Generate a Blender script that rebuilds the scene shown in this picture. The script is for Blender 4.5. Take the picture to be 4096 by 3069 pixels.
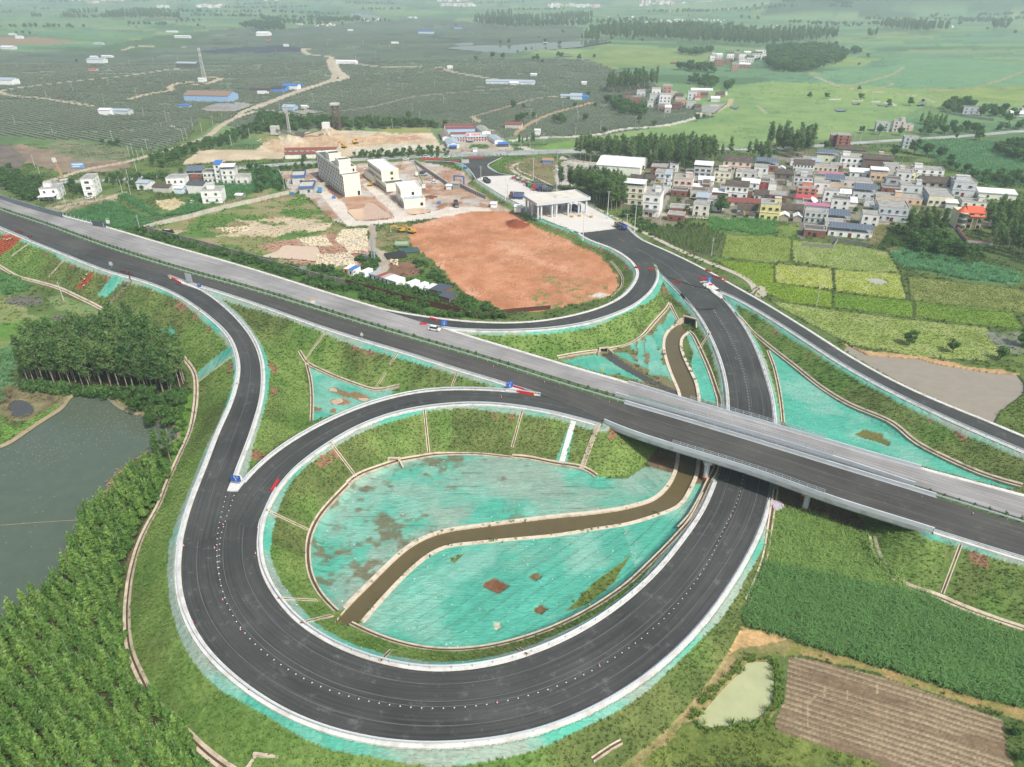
import bpy,bmesh,math,random
import numpy as np
from mathutils import Vector,Matrix
random.seed(7);rng=np.random.default_rng(11)
scene=bpy.context.scene
for _o in list(bpy.data.objects):bpy.data.objects.remove(_o)
R=math.radians;cos=math.cos;sin=math.sin;PI=math.pi;RU=random.uniform;NA=np.array
def hz0(x,y):return float(raster(HG,NA([x]),NA([y]))[0])
# camera, sky, sun
CAMH=120.0;PITCH=R(29.5);FPX=2850.0;IW,IH=4096.0,3069.0
cam=bpy.data.cameras.new('camera');camo=bpy.data.objects.new('camera',cam)
scene.collection.objects.link(camo);scene.camera=camo
camo.location=(0,0,CAMH);camo.rotation_euler=(R(90)-PITCH,0,0)
cam.sensor_width=36.0;cam.lens=FPX/IW*36.0;cam.clip_start=1.0;cam.clip_end=60000
SUN_EL,SUN_AZ=R(50),R(138)
world=bpy.data.worlds.new('World');scene.world=world;world.use_nodes=True
wn=world.node_tree.nodes;wl=world.node_tree.links;wn.clear()
sky=wn.new('ShaderNodeTexSky');sky.sky_type='NISHITA';sky.sun_disc=False
sky.sun_elevation=SUN_EL;sky.sun_rotation=SUN_AZ;sky.air_density=1.3;sky.dust_density=4.0;sky.altitude=100
bg=wn.new('ShaderNodeBackground');bg.inputs['Strength'].default_value=0.115
wo=wn.new('ShaderNodeOutputWorld');wl.new(sky.outputs[0],bg.inputs[0]);wl.new(bg.outputs[0],wo.inputs[0])
sl=bpy.data.lights.new('sun','SUN');sl.energy=3.5;sl.angle=R(1.5);sl.color=(1.0,0.965,0.90)
slo=bpy.data.objects.new('sun',sl);scene.collection.objects.link(slo)
sdir=Vector((sin(SUN_AZ)*cos(SUN_EL),cos(SUN_AZ)*cos(SUN_EL),sin(SUN_EL)))
slo.rotation_euler=sdir.to_track_quat('Z','Y').to_euler();slo.location=(50,-50,300)
scene.view_settings.view_transform='Standard';scene.view_settings.look='None'
scene.view_settings.exposure=0.34;scene.view_settings.gamma=1.0
scene.cycles.max_bounces=5;scene.cycles.diffuse_bounces=2;scene.cycles.volume_bounces=1
scene.cycles.transparent_max_bounces=8
# surveying: a pixel of the photograph to a point on the ground
CP,SP=cos(PITCH),sin(PITCH)
def W(px,py,z=0.0):
 a=(px-IW/2)/FPX;b=(IH/2-py)/FPX
 dx=a;dy=CP+b*SP;dz=-SP+b*CP
 t=(z-CAMH)/dz
 return(dx*t,dy*t,z)
def Wn(P,z=0.0):
 P=np.asarray(P,float);a=(P[:,0]-IW/2)/FPX;b=(IH/2-P[:,1])/FPX
 dy=CP+b*SP;dz=-SP+b*CP;t=(z-CAMH)/dz
 return np.stack([a*t,dy*t],1)
K2,K1,K5,K4,KM=2.157,1.3796,4.418,4.314,2.538
def q(ox,oy,k,pts):
 return[(ox+x/k,oy+y/k)for x,y in pts]
TT={'a0':(0,0,K2),'a1':(1024,0,K2),'a2':(2048,0,K2),'a3':(3072,0,K2),'b0':(0,700,K2),'b1':(1024,500,K2),'b2':(2048,500,K2),'b3':(3072,500,K2),'c0':(0,1200,K2),'c1':(1024,1200,K2),'c2':(2048,1200,K2),'c3':(3072,1200,K2),'d0':(0,1868,K1),'d1':(1280,1868,K1),'d2':(2560,1868,K1),'v1':(2450,590,K5),'v2':(2850,590,K5),'v3':(3600,620,4.4536),'v0':(3200,620,K4),'tl':(2000,650,K5),'st':(1250,560,K5),'ct':(1350,880,KM),'w2':(2450,300,KM),'lf':(0,600,KM),'br':(2500,1750,K4)}
def t(tile,*pts):return q(*TT[tile],pts)
def pxm(px,py,z=0):
 x,y,_=W(px,py,z);return FPX/(y*CP+(CAMH-z)*SP)
# object helpers
COL=scene.collection
def tag(o,label=None,cat=None,group=None,kind=None):
 if label:o['label']=label
 if cat:o['category']=cat
 if group:o['group']=group
 if kind:o['kind']=kind
 return o
def link(name,me,parent=None,mat=None,loc=None):
 o=bpy.data.objects.new(name,me);COL.objects.link(o)
 if parent is not None:o.parent=parent
 if loc is not None:o.location=loc
 if mat is not None and me is not None and not me.materials:me.materials.append(mat)
 return o
def empty(name,loc=(0,0,0),rz=0.0,label=None,cat=None,group=None):
 o=bpy.data.objects.new(name,None);COL.objects.link(o);o.location=loc;o.rotation_euler=(0,0,rz)
 o.empty_display_size=0.3
 return tag(o,label,cat,group)
def npmesh(name,V,F,mats=None,fm=None,smooth=False,attrs=None):
 V=np.asarray(V,np.float32);F=np.asarray(F,np.int32);me=bpy.data.meshes.new(name)
 n=F.shape[1]
 me.vertices.add(len(V));me.vertices.foreach_set('co',V.ravel())
 me.loops.add(F.size);me.loops.foreach_set('vertex_index',F.ravel())
 me.polygons.add(len(F));me.polygons.foreach_set('loop_start',np.arange(0,F.size,n,dtype=np.int32))
 if fm is not None:me.polygons.foreach_set('material_index',np.asarray(fm,np.int32))
 me.polygons.foreach_set('use_smooth',np.full(len(F),smooth))
 for m in(mats or[]):me.materials.append(m)
 for an,(ty,dat)in(attrs or{}).items():
  at=me.attributes.new(an,ty,'POINT')
  at.data.foreach_set('color' if 'COLOR' in ty else('vector' if 'VECTOR' in ty else 'value'),np.asarray(dat,np.float32).ravel())
 me.update(calc_edges=True);return me
class MB:
 def __init__(s):s.v=[];s.f=[];s.m=[]
 def add(s,vs,fs,mi=0):
  b=len(s.v);s.v+=[tuple(v)for v in vs];s.f+=[tuple(b+i for i in f)for f in fs];s.m+=[mi]*len(fs);return s
 def box(s,c,d,rz=0.0,mi=0,top=None):
  x,y,z=d[0]/2,d[1]/2,d[2]/2;tx,ty=(top if top else(1,1));cr,sr=cos(rz),sin(rz);vs=[]
  for k,sx,sy in((-1,-1,-1),(-1,1,-1),(-1,1,1),(-1,-1,1),(1,-1,-1),(1,1,-1),(1,1,1),(1,-1,1)):
   px,py=sx*x*(tx if k>0 else 1),sy*y*(ty if k>0 else 1)
   vs.append((c[0]+px*cr-py*sr,c[1]+px*sr+py*cr,c[2]+k*z))
  return s.add(vs,[(0,3,2,1),(4,5,6,7),(0,1,5,4),(1,2,6,5),(2,3,7,6),(3,0,4,7)],mi)
 def bar(s,a,b,w,h=None,mi=0):
  a=Vector(a);b=Vector(b);h=h or w;d=(b-a)
  if d.length<1e-6:return s
  d.normalize();up=Vector((0,0,1))if abs(d.z)<.95 else Vector((0,1,0))
  sd=d.cross(up).normalized()*w/2;u=sd.cross(d).normalized()*h/2
  vs=[a-sd-u,a+sd-u,a+sd+u,a-sd+u,b-sd-u,b+sd-u,b+sd+u,b-sd+u]
  return s.add(vs,[(0,1,2,3),(4,7,6,5),(0,4,5,1),(1,5,6,2),(2,6,7,3),(3,7,4,0)],mi)
 def tube(s,a,b,r0,r1=None,n=8,mi=0,caps=True):
  a=Vector(a);b=Vector(b);r1=r0 if r1 is None else r1;d=(b-a).normalized()
  up=Vector((0,0,1))if abs(d.z)<.95 else Vector((0,1,0));sd=d.cross(up).normalized();u=sd.cross(d)
  vs=[a+(sd*cos(2*PI*i/n)+u*sin(2*PI*i/n))*r0 for i in range(n)]+[b+(sd*cos(2*PI*i/n)+u*sin(2*PI*i/n))*r1 for i in range(n)]
  fs=[(i,n+i,n+(i+1)%n,(i+1)%n)for i in range(n)]
  if caps:fs+=[tuple(range(n)),tuple(range(2*n-1,n-1,-1))]
  return s.add(vs,fs,mi)
 def prism(s,pts,z0,z1,mi=0,mt=None):
  n=len(pts);vs=[(x,y,z0)for x,y in pts]+[(x,y,z1)for x,y in pts]
  s.add(vs,[(i,(i+1)%n,n+(i+1)%n,n+i)for i in range(n)]+[tuple(range(n-1,-1,-1))],mi)
  return s.add([(x,y,z1)for x,y in pts],[tuple(range(n))],mi if mt is None else mt)
 def mesh(s,name,mats,smooth=False):
  me=bpy.data.meshes.new(name);me.from_pydata(s.v,[],s.f)
  for m in(mats if isinstance(mats,(list,tuple))else[mats]):me.materials.append(m)
  me.polygons.foreach_set('material_index',s.m)
  if smooth:me.polygons.foreach_set('use_smooth',[True]*len(s.f))
  me.update();return me
 def obj(s,name,mats,parent=None,loc=None,smooth=False):
  return link(name,s.mesh(name,mats,smooth),parent,loc=loc)
# materials
LUM=1.30
def srgb(*c):
 return tuple((v/255/12.92 if v/255<.04045 else((v/255+.055)/1.055)**2.4)for v in c)
def alb(r,g,b,k=1.0):
 return tuple(min(.84,v/LUM*k)for v in srgb(r,g,b))
_M={}
def mat(name,col=(.5,.5,.5),rough=.8,metal=0.0,noise=.12,nscale=1.5,bump=0.0,bscale=8,vcol=False,spec=.3,alpha=None,emit=None,world=False,stretch=None,dirt=None):
 if name in _M:return _M[name]
 m=bpy.data.materials.new(name);m.use_nodes=True;nt=m.node_tree;N=nt.nodes;L=nt.links
 b=N['Principled BSDF'];b.inputs['Roughness'].default_value=rough;b.inputs['Metallic'].default_value=metal
 b.inputs['Specular IOR Level'].default_value=spec
 if world:co=N.new('ShaderNodeNewGeometry').outputs['Position']
 else:co=N.new('ShaderNodeTexCoord').outputs['Object']
 if stretch:
  mp=N.new('ShaderNodeMapping');mp.inputs['Scale'].default_value=stretch;L.new(co,mp.inputs[0]);co=mp.outputs[0]
 if vcol:at=N.new('ShaderNodeAttribute');at.attribute_name='col';base=at.outputs['Color']
 else:rg=N.new('ShaderNodeRGB');rg.outputs[0].default_value=(*col,1);base=rg.outputs[0]
 if noise>0:
  nz=N.new('ShaderNodeTexNoise');nz.inputs['Scale'].default_value=nscale;nz.inputs['Detail'].default_value=5;nz.inputs['Roughness'].default_value=.65
  L.new(co,nz.inputs['Vector'])
  mr=N.new('ShaderNodeMapRange');mr.inputs['From Min'].default_value=.25;mr.inputs['From Max'].default_value=.75
  mr.inputs['To Min'].default_value=1-noise;mr.inputs['To Max'].default_value=1+noise;L.new(nz.outputs[0],mr.inputs[0])
  mx=N.new('ShaderNodeVectorMath');mx.operation='SCALE';L.new(base,mx.inputs[0]);L.new(mr.outputs[0],mx.inputs['Scale']);base=mx.outputs[0]
 if dirt:
  nz=N.new('ShaderNodeTexNoise');nz.inputs['Scale'].default_value=dirt[2];nz.inputs['Detail'].default_value=6;L.new(co,nz.inputs['Vector'])
  cr=N.new('ShaderNodeMapRange');cr.inputs['From Min'].default_value=.5;cr.inputs['From Max'].default_value=.68;L.new(nz.outputs[0],cr.inputs[0])
  mu=N.new('ShaderNodeMath');mu.operation='MULTIPLY';mu.inputs[1].default_value=dirt[1];L.new(cr.outputs[0],mu.inputs[0])
  mi=N.new('ShaderNodeMix');mi.data_type='RGBA';L.new(mu.outputs[0],mi.inputs[0]);L.new(base,mi.inputs[6]);mi.inputs[7].default_value=(*dirt[0],1);base=mi.outputs[2]
 L.new(base,b.inputs['Base Color'])
 if bump>0:
  nb=N.new('ShaderNodeTexNoise');nb.inputs['Scale'].default_value=bscale;nb.inputs['Detail'].default_value=4;L.new(co,nb.inputs['Vector'])
  bp=N.new('ShaderNodeBump');bp.inputs['Strength'].default_value=1.0;bp.inputs['Distance'].default_value=bump;L.new(nb.outputs[0],bp.inputs['Height']);L.new(bp.outputs[0],b.inputs['Normal'])
 if emit:b.inputs['Emission Color'].default_value=(*emit[0],1);b.inputs['Emission Strength'].default_value=emit[1]
 if alpha:b.inputs['Alpha'].default_value=alpha
 _M[name]=m;return m
# noise on arrays
def _hash(ix,iy,s):
 h=(ix.astype(np.int64)*374761393+iy.astype(np.int64)*668265263+s*974711)&0x7fffffff
 h=((h^(h>>13))*1274126177)&0x7fffffff
 return((h^(h>>16))&0xffff)/65535.0
def vnoise(x,y,sc,seed=0):
 x=x/sc;y=y/sc;ix=np.floor(x);iy=np.floor(y);fx=x-ix;fy=y-iy
 fx=fx*fx*(3-2*fx);fy=fy*fy*(3-2*fy)
 a=_hash(ix,iy,seed);b=_hash(ix+1,iy,seed);c=_hash(ix,iy+1,seed);d=_hash(ix+1,iy+1,seed)
 return(a+(b-a)*fx)*(1-fy)+(c+(d-c)*fx)*fy
def fbm(x,y,sc,seed=0,o=4):
 r=0;a=1;tot=0
 for i in range(o):r=r+a*vnoise(x,y,sc/2**i,seed+i*17);tot+=a;a*=.55
 return r/tot
def inpoly(X,Y,P):
 P=np.asarray(P,float);out=np.zeros(X.shape,bool)
 bb=(X>=P[:,0].min())&(X<=P[:,0].max())&(Y>=P[:,1].min())&(Y<=P[:,1].max())
 if not bb.any():return out
 x=X[bb];y=Y[bb];r=np.zeros(x.shape,bool);j=len(P)-1
 for i in range(len(P)):
  xi,yi=P[i];xj,yj=P[j]
  if yi!=yj:
   r^=((yi>y)!=(yj>y))&(x<(xj-xi)*(y-yi)/(yj-yi)+xi)
  j=i
 out[bb]=r;return out
def crom(P,step,closed=False):
 P=np.asarray(P,float);n=len(P);out=[]
 if n<3:
  L=np.linalg.norm(P[1]-P[0]);k=max(2,int(L/step));tt=np.linspace(0,1,k)[:,None];return P[0]*(1-tt)+P[1]*tt
 idx=lambda i:(i%n)if closed else min(max(i,0),n-1)
 for i in range(n if closed else n-1):
  p0,p1,p2,p3=P[idx(i-1)],P[idx(i)],P[idx(i+1)],P[idx(i+2)]
  k=max(2,int(np.linalg.norm(p2-p1)/step));u=np.arange(k)[:,None]/k
  out.append(.5*(2*p1+(p2-p0)*u+(2*p0-5*p1+4*p2-p3)*u*u+(3*p1-p0-3*p2+p3)*u**3))
 out=np.concatenate(out)
 return out if closed else np.vstack([out,P[-1]])
def resamp(P,n):
 d=np.r_[0,np.cumsum(np.linalg.norm(np.diff(P,axis=0),axis=1))];s=np.linspace(0,d[-1],n)
 return np.stack([np.interp(s,d,P[:,k])for k in range(P.shape[1])],1)
def smooth(P,k=3,it=1):
 P=P.copy()
 for _ in range(it):
  Q=P.copy();
  for j in range(1,k+1):
   Q[k:-k]+=P[k-j:len(P)-k-j]+P[k+j:len(P)-k+j]if k!=j else P[:-2*k]+P[2*k:]
  Q[k:-k]/=2*k+1;P=Q
 return P
# road alignments (edge lines surveyed from the photograph, with levels)
def edge3(pts,zk,ext0=0,ext1=0):
 """pts photograph pixels; zk list of (index fraction, level)"""
 P=[];n=len(pts)
 for i,p in enumerate(pts):
  f=i/(n-1);z=float(np.interp(f,[a for a,_ in zk],[b for _,b in zk]))if len(p)==2 else p[2]
  P.append(W(p[0],p[1],z))
 P=NA(P)
 if ext0:d=P[0]-P[2];P=np.vstack([P[0]+d/np.linalg.norm(d)*ext0,P])
 if ext1:d=P[-1]-P[-3];P=np.vstack([P,P[-1]+d/np.linalg.norm(d)*ext1])
 return P
def zs(pts,ctrl):
 n=len(pts);xs=[c[0]for c in ctrl];zz=[c[1]for c in ctrl]
 return[(p[0],p[1],float(np.interp(i,xs,zz)))for i,p in enumerate(pts)]
M1S=[(0,907),(93,946),(269,1010),(436,1052),(570,1080),(695,1112),(834,1153),(1024,1214),(1256,1296),(1441,1356),(1627,1411),(1835,1477),(2048,1541),(2131,1569),(2260,1612),(2396,1674),(2475,1712),(2697,1784),(2890,1842),(3072,1900),(3278,1977),(3430,2027),(3705,2111),(3828,2150),(4096,2232)]
M1N=[(0,844),(185,906),(371,974),(556,1036),(765,1098),(1024,1170),(1349,1270),(1534,1327),(1719,1381),(1905,1434),(2048,1479),(2233,1538),(2447,1601),(2512,1620),(2743,1687),(3072,1786),(3397,1886),(3705,1980),(4096,2100)]
M2S=[(0,827),(185,888),(371,954),(556,1015),(765,1077),(1024,1148),(1349,1247),(1534,1304),(1719,1357),(1905,1410),(2048,1453),(2233,1510),(2447,1573),(2512,1591),(2743,1656),(3072,1752),(3397,1852),(3705,1954),(4096,2076)]
M2N=[(0,793),(255,867),(417,909),(649,978),(834,1029),(1024,1085),(1256,1158),(1441,1214),(1580,1256),(1775,1317),(1905,1358),(2048,1400),(2280,1470),(2488,1529),(2743,1608),(3072,1702),(3397,1798),(3689,1881),(3860,1926),(4045,1975),(4150,2002)]
ZM=lambda n,a=10.0,b=8.5:[(0,a),(n-1,b)]
def zline(pts):
 return[(p[0],p[1],float(np.interp(p[0],[0,700,2000,2500,3700,4100],[10.2,9.4,8.6,8.6,8.4,8.0])))for p in pts]
R2L=[(0,909),(93,949),(269,1020),(436,1085),(570,1121),(695,1168),(788,1224),(871,1289),(927,1349),(955,1418),(964,1480),(955,1534),(932,1617),(881,1724),(828,1868),(783,1977),(747,2085),(725,2194)]
R2R=[(0,890),(93,925),(269,985),(436,1040),(600,1085),(695,1117),(765,1145),(834,1182),(904,1238),(955,1289),(1005,1355),(1035,1425),(1045,1497),(1038,1594),(1022,1650),(997,1733),(955,1840),(922,1925),(905,1985),(890,2085),(880,2150)]
R3L=[(880,2085),(915,2020),(950,1968),(975,1935),(1024,1877),(1070,1835),(1163,1770),(1256,1715),(1349,1668),(1441,1631),(1557,1594),(1673,1569),(1812,1559),(1951,1562),(2048,1569),(2131,1579),(2260,1600),(2400,1640)]
R3R=[(1023,2170),(1030,2110),(1044,2056),(1075,1990),(1110,1940),(1163,1877),(1256,1807),(1339,1752),(1441,1697),(1557,1654),(1673,1629),(1812,1613),(1951,1610),(2048,1619),(2141,1633),(2257,1657),(2396,1696),(2470,1716)]
LPO=[(800,1935),(783,1977),(747,2085),(725,2194),(721,2303),(728,2390),(747,2452),(779,2520),(834,2600),(892,2662),(964,2723),(1051,2785),(1160,2846),(1280,2898),(1425,2941),(1570,2962),(1715,2970),(1860,2966),(2005,2948),(2150,2915),(2295,2862),(2440,2790),(2548,2719),(2643,2643),(2740,2555),(2828,2452),(2901,2349),(2966,2245),(3017,2148),(3053,2056),(3075,1962),(3088,1850),(3092,1750),(3090,1660),(3078,1575),(3054,1497),(3026,1413),(2975,1311),(2906,1215),(2860,1165),(2800,1112),(2700,1045),(2600,985),(2530,935),(2507,910)]
LPI=[(1110,1930),(1075,1990),(1044,2056),(1029,2114),(1022,2194),(1032,2262),(1060,2335),(1116,2419),(1189,2499),(1280,2560),(1389,2612),(1534,2660),(1686,2687),(1831,2687),(1969,2667),(2135,2618),(2280,2555),(2411,2477),(2541,2380),(2657,2268),(2759,2136),(2813,2058),(2843,1996),(2862,1947),(2887,1873),(2905,1780),(2917,1700),(2920,1630),(2910,1525),(2882,1423),(2845,1339),(2808,1270),(2752,1200),(2688,1138),(2623,1078),(2560,1035),(2490,990),(2400,955),(2320,930)]
LPZ=lambda pts:[(p[0],p[1],z)for p,z in zip(pts,lpz(pts))]
def lpz(pts):
 d=np.r_[0,np.cumsum([math.dist(W(*pts[i])[:2],W(*pts[i+1])[:2])for i in range(len(pts)-1)])]
 j=int(np.argmin([abs(p[1]-1850)+(0 if p[0]>2600 else 9999)for p in pts]));db=d[j]
 return np.interp(d,[0,db*.25,db*.55,db*.8,db,db+(d[-1]-db)*.3,db+(d[-1]-db)*.7,d[-1]],[8.0,7.6,6.0,3.2,1.0,1.6,3.2,3.4])
R4L=[(2320,931),(2335,951),(2442,987),(2512,1028),(2549,1066),(2558,1097),(2538,1142),(2488,1193),(2396,1236),(2303,1262),(2187,1284),(2048,1295),(1858,1288),(1673,1265),(1580,1250),(1500,1232)]
R4R=[(2507,912),(2560,985),(2605,1040),(2622,1075),(2627,1100),(2614,1138),(2581,1181),(2512,1232),(2419,1268),(2372,1285),(2233,1310),(2048,1321),(1900,1320),(1766,1312),(1701,1299),(1600,1275),(1500,1250)]
def z4(pts):
 n=len(pts);d=np.r_[0,np.cumsum([math.dist(W(*pts[i])[:2],W(*pts[i+1])[:2])for i in range(n-1)])]
 return[(p[0],p[1],float(z))for p,z in zip(pts,np.interp(d/d[-1],[0,.2,.55,.8,1],[3.4,3.4,7.0,8.7,8.9]))]
R5R=[(2507,908),(2549,952),(2620,985),(2697,1019),(2836,1089),(2952,1154),(3072,1222),(3257,1337),(3397,1428),(3582,1531),(3767,1615),(3953,1689),(4096,1750)]
R5L=[(2400,945),(2500,1015),(2600,1072),(2700,1118),(2780,1150),(2840,1155),(2929,1186),(3072,1266),(3257,1384),(3397,1473),(3582,1573),(3767,1661),(3930,1734),(4096,1803)]
def z5(pts):return[(p[0],p[1],float(np.interp(p[0],[2500,2850,3300,3800,4100],[3.4,3.5,6.0,7.0,7.0])))for p in pts]
def mk(L,Rr,e0=0,e1=0,step=1.6,sm=3,dz=0.0):
 A=edge3(L,[],e0,e1);B=edge3(Rr,[],e0,e1)
 A=crom(A,2.0);B=crom(B,2.0)
 n=int(max(np.linalg.norm(np.diff(A,axis=0),axis=1).sum(),np.linalg.norm(np.diff(B,axis=0),axis=1).sum())/step)
 A=resamp(A,n);B=resamp(B,n)
 T=np.gradient((A+B)/2,axis=0);T/=np.linalg.norm(T[:,:2],axis=1)[:,None]
 C=(A+B)/2;cA=[];cB=[]
 for i in range(n):
  lo,hi=max(0,i-40),min(n,i+41)
  da=np.abs(((A[lo:hi,:2]-C[i,:2])*T[i,:2]).sum(1));db=np.abs(((B[lo:hi,:2]-C[i,:2])*T[i,:2]).sum(1))
  cA.append(A[lo+int(da.argmin())]);cB.append(B[lo+int(db.argmin())])
 A=smooth(NA(cA),sm,3);B=smooth(NA(cB),sm,3)
 zc=(A[:,2]+B[:,2])/2+dz;A[:,2]=zc;B[:,2]=zc
 return A,B
ROADS={'near':mk(zline(M1S),zline(M1N),70,60),'far':mk(zline(M2S),zline(M2N),70,60),'left_ramp':mk([(a,b,float(np.interp(i,[0,5,10,15,17],[10.2,9.4,8.6,8.0,7.9])))for i,(a,b)in enumerate(R2L)],[(a,b,float(np.interp(i,[0,5,12,18,20],[10.2,9.4,8.6,8.0,7.9])))for i,(a,b)in enumerate(R2R)],70,0,dz=-.02),'inner_ramp':mk([(a,b,float(np.interp(i,[0,2,9,17],[7.9,8.0,8.4,8.6])))for i,(a,b)in enumerate(R3L)],[(a,b,float(np.interp(i,[0,2,9,17],[7.9,8.0,8.4,8.6])))for i,(a,b)in enumerate(R3R)],dz=-.04),'loop':mk(LPZ(LPO),LPZ(LPI),dz=-.06),'plaza_ramp':mk(z4(R4L),z4(R4R),dz=-.08),'right_ramp':mk(z5(R5R),z5(R5L),0,60,dz=-.10),}
PLZ=3.35
plaza_px=[(2317,930),(2233,901),(2155,868),(2099,826),(2048,801),(1998,776),(1905,717),(1935,706),(2043,702),(2090,722),(2187,766),(2290,800),(2345,820),(2400,850),(2460,884),(2507,908)]
appr_px=[(1905,717),(1888,690),(1868,668),(1838,652),(1780,645),(1700,643),(1740,628),(1960,620),(2010,628),(1960,652),(1950,664),(1960,676),(1995,693),(2045,703),(1935,708)]
plaza=[W(a,b,PLZ)[:2]for a,b in plaza_px]
zap=lambda y:None
# embankment levels on a half-metre raster
GX0,GX1,GY0,GY1,GC=-470.0,320.0,62.0,640.0,0.5
NX=int((GX1-GX0)/GC);NY=int((GY1-GY0)/GC)
HG=np.full((NY,NX),0.0,np.float32);DG=np.full((NY,NX),60.0,np.float32);RG=np.zeros((NY,NX),bool)
SH=1.35
BR_A,BR_B=2455,3765
def bridge_gap(A):
 a=NA([W(2448,1706,8.6)[:2],W(2500,1532,8.6)[:2]]);b=NA([W(3740,2121,8.4)[:2],W(3640,1868,8.4)[:2]])
 def side(P,l):d=l[1]-l[0];return(P[:,0]-l[0,0])*d[1]-(P[:,1]-l[0,1])*d[0]
 return(side(A,a)>0)&(side(A,b)<0)
def splat(A,B,z,slope=1/1.5,base=0.0):
 for i in range(len(A)):
  a=A[i];b=B[i];zi=z[i];r=(zi-base)/slope+6
  x0,x1=min(a[0],b[0])-r,max(a[0],b[0])+r;y0,y1=min(a[1],b[1])-r,max(a[1],b[1])+r
  i0,i1=int((x0-GX0)/GC),int((x1-GX0)/GC)+1;j0,j1=int((y0-GY0)/GC),int((y1-GY0)/GC)+1
  i0,j0=max(i0,0),max(j0,0);i1,j1=min(i1,NX),min(j1,NY)
  if i0>=i1 or j0>=j1:continue
  X=GX0+(np.arange(i0,i1)+.5)*GC;Y=(GY0+(np.arange(j0,j1)+.5)*GC)[:,None]
  dx,dy=b[0]-a[0],b[1]-a[1];L2=dx*dx+dy*dy
  u=np.clip(((X-a[0])*dx+(Y-a[1])*dy)/L2,0,1)
  d=np.hypot(X-a[0]-u*dx,Y-a[1]-u*dy)
  h=zi-slope*np.maximum(0,d-SH)
  HG[j0:j1,i0:i1]=np.maximum(HG[j0:j1,i0:i1],h);DG[j0:j1,i0:i1]=np.minimum(DG[j0:j1,i0:i1],d)
med=(ROADS['near'][1],None)
GAP={}
for nm,(A,B)in ROADS.items():
 g=bridge_gap((A+B)/2)if nm in('near','far')else np.zeros(len(A),bool);GAP[nm]=g
 splat(A[~g],B[~g],(A[:,2])[~g])
mA=ROADS['near'][1];mB=resamp(ROADS['far'][0],len(mA));gm=bridge_gap((mA+mB)/2)
splat(mA[~gm],mB[~gm],mA[~gm][:,2])
_X=GX0+(np.arange(NX)+.5)*GC;_Y=GY0+(np.arange(NY)+.5)*GC;XX,YY=np.meshgrid(_X,_Y)
def polydist(X,Y,P):
 P=np.asarray(P);d=np.full(X.shape,1e9)
 for i in range(len(P)):
  a=P[i];b=P[(i+1)%len(P)];dx,dy=b[0]-a[0],b[1]-a[1];L2=dx*dx+dy*dy+1e-9
  u=np.clip(((X-a[0])*dx+(Y-a[1])*dy)/L2,0,1);d=np.minimum(d,np.hypot(X-a[0]-u*dx,Y-a[1]-u*dy))
 return d
def fillpoly(P,z,slope=1/1.5):
 P=np.asarray(P);m=16
 i0=int((P[:,0].min()-m-GX0)/GC);i1=int((P[:,0].max()+m-GX0)/GC);j0=int((P[:,1].min()-m-GY0)/GC);j1=int((P[:,1].max()+m-GY0)/GC)
 i0,j0=max(i0,0),max(j0,0);X=XX[j0:j1,i0:i1];Y=YY[j0:j1,i0:i1]
 d=polydist(X,Y,P);d[inpoly(X,Y,P)]=0
 HG[j0:j1,i0:i1]=np.maximum(HG[j0:j1,i0:i1],z-slope*np.maximum(0,d-SH));DG[j0:j1,i0:i1]=np.minimum(DG[j0:j1,i0:i1],d)
fillpoly(plaza,PLZ)
appr=[]
for a,b in appr_px:
 zz=float(np.interp(b,[628,717],[0.35,PLZ]));appr.append(W(a,b,zz))
_ap=crom([((appr[i][0]+appr[j][0])/2,(appr[i][1]+appr[j][1])/2,(appr[i][2]+appr[j][2])/2)for i,j in((0,13),(1,12),(2,11),(3,10),(4,9))],2)
for p in _ap:splat(NA([[p[0]-8,p[1]]]),NA([[p[0]+8,p[1]]]),[p[2]])
HG=np.maximum(HG,0)
def raster(G,x,y,out=0.0):
 fx=(x-GX0)/GC-.5;fy=(y-GY0)/GC-.5;ok=(fx>0)&(fx<NX-1.01)&(fy>0)&(fy<NY-1.01)
 fx=np.where(ok,fx,0);fy=np.where(ok,fy,0);ix=fx.astype(int);iy=fy.astype(int);u=fx-ix;v=fy-iy
 r=(G[iy,ix]*(1-u)+G[iy,ix+1]*u)*(1-v)+(G[iy+1,ix]*(1-u)+G[iy+1,ix+1]*u)*v
 return np.where(ok,r,out)
# water bodies and the canal
def WP(tile,*pts,z=0.0):return Wn(t(tile,*pts),z)
WATER={}
lake=np.vstack([Wn([(-420,1850)]),WP('c0',(0,1265),(80,1230),(200,1150),(330,1060),(450,985),(520,930),(570,850),(640,810),(760,795),(880,810),(960,860),(1050,930),(1180,975),(1300,1000),(1400,1030),(1480,1080),(1520,1140),(1520,1190),(1400,1260),(1250,1310),(1100,1400),(980,1500),(900,1600)),WP('d0',(600,100),(470,250),(430,380),(380,520),(300,600),(190,700),(80,830),(0,890)),Wn([(-500,2700)])])
canal_L=q(*TT['c2'],[(1450,195),(1370,250),(1325,330),(1322,430),(1348,530),(1390,650),(1440,760),(1462,830)])+[(2727,1650),(2722,1740),(2719,1820)]+t('br',(930,450),(900,600),(850,720),(750,870),(620,1000),(510,1110),(300,1140),(0,1230))+t('d1',(1450,262),(1300,275),(900,325),(700,352),(560,400),(450,475),(350,572),(250,672),(165,755),(97,832))+t('d1',(60,880),(50,915))
canal_R=q(*TT['c2'],[(1520,272),(1460,315),(1447,400),(1480,505),(1530,610),(1580,720),(1602,860)])+[(2794,1680),(2791,1760),(2788,1840)]+t('br',(1230,550),(1190,700),(1100,880),(960,1130),(800,1230),(500,1330),(200,1430),(0,1480))+t('d1',(1450,345),(1300,370),(1000,397),(800,417),(680,432),(560,502),(430,622),(300,762),(188,892))+t('d1',(150,930),)
CZ=-0.35
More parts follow.
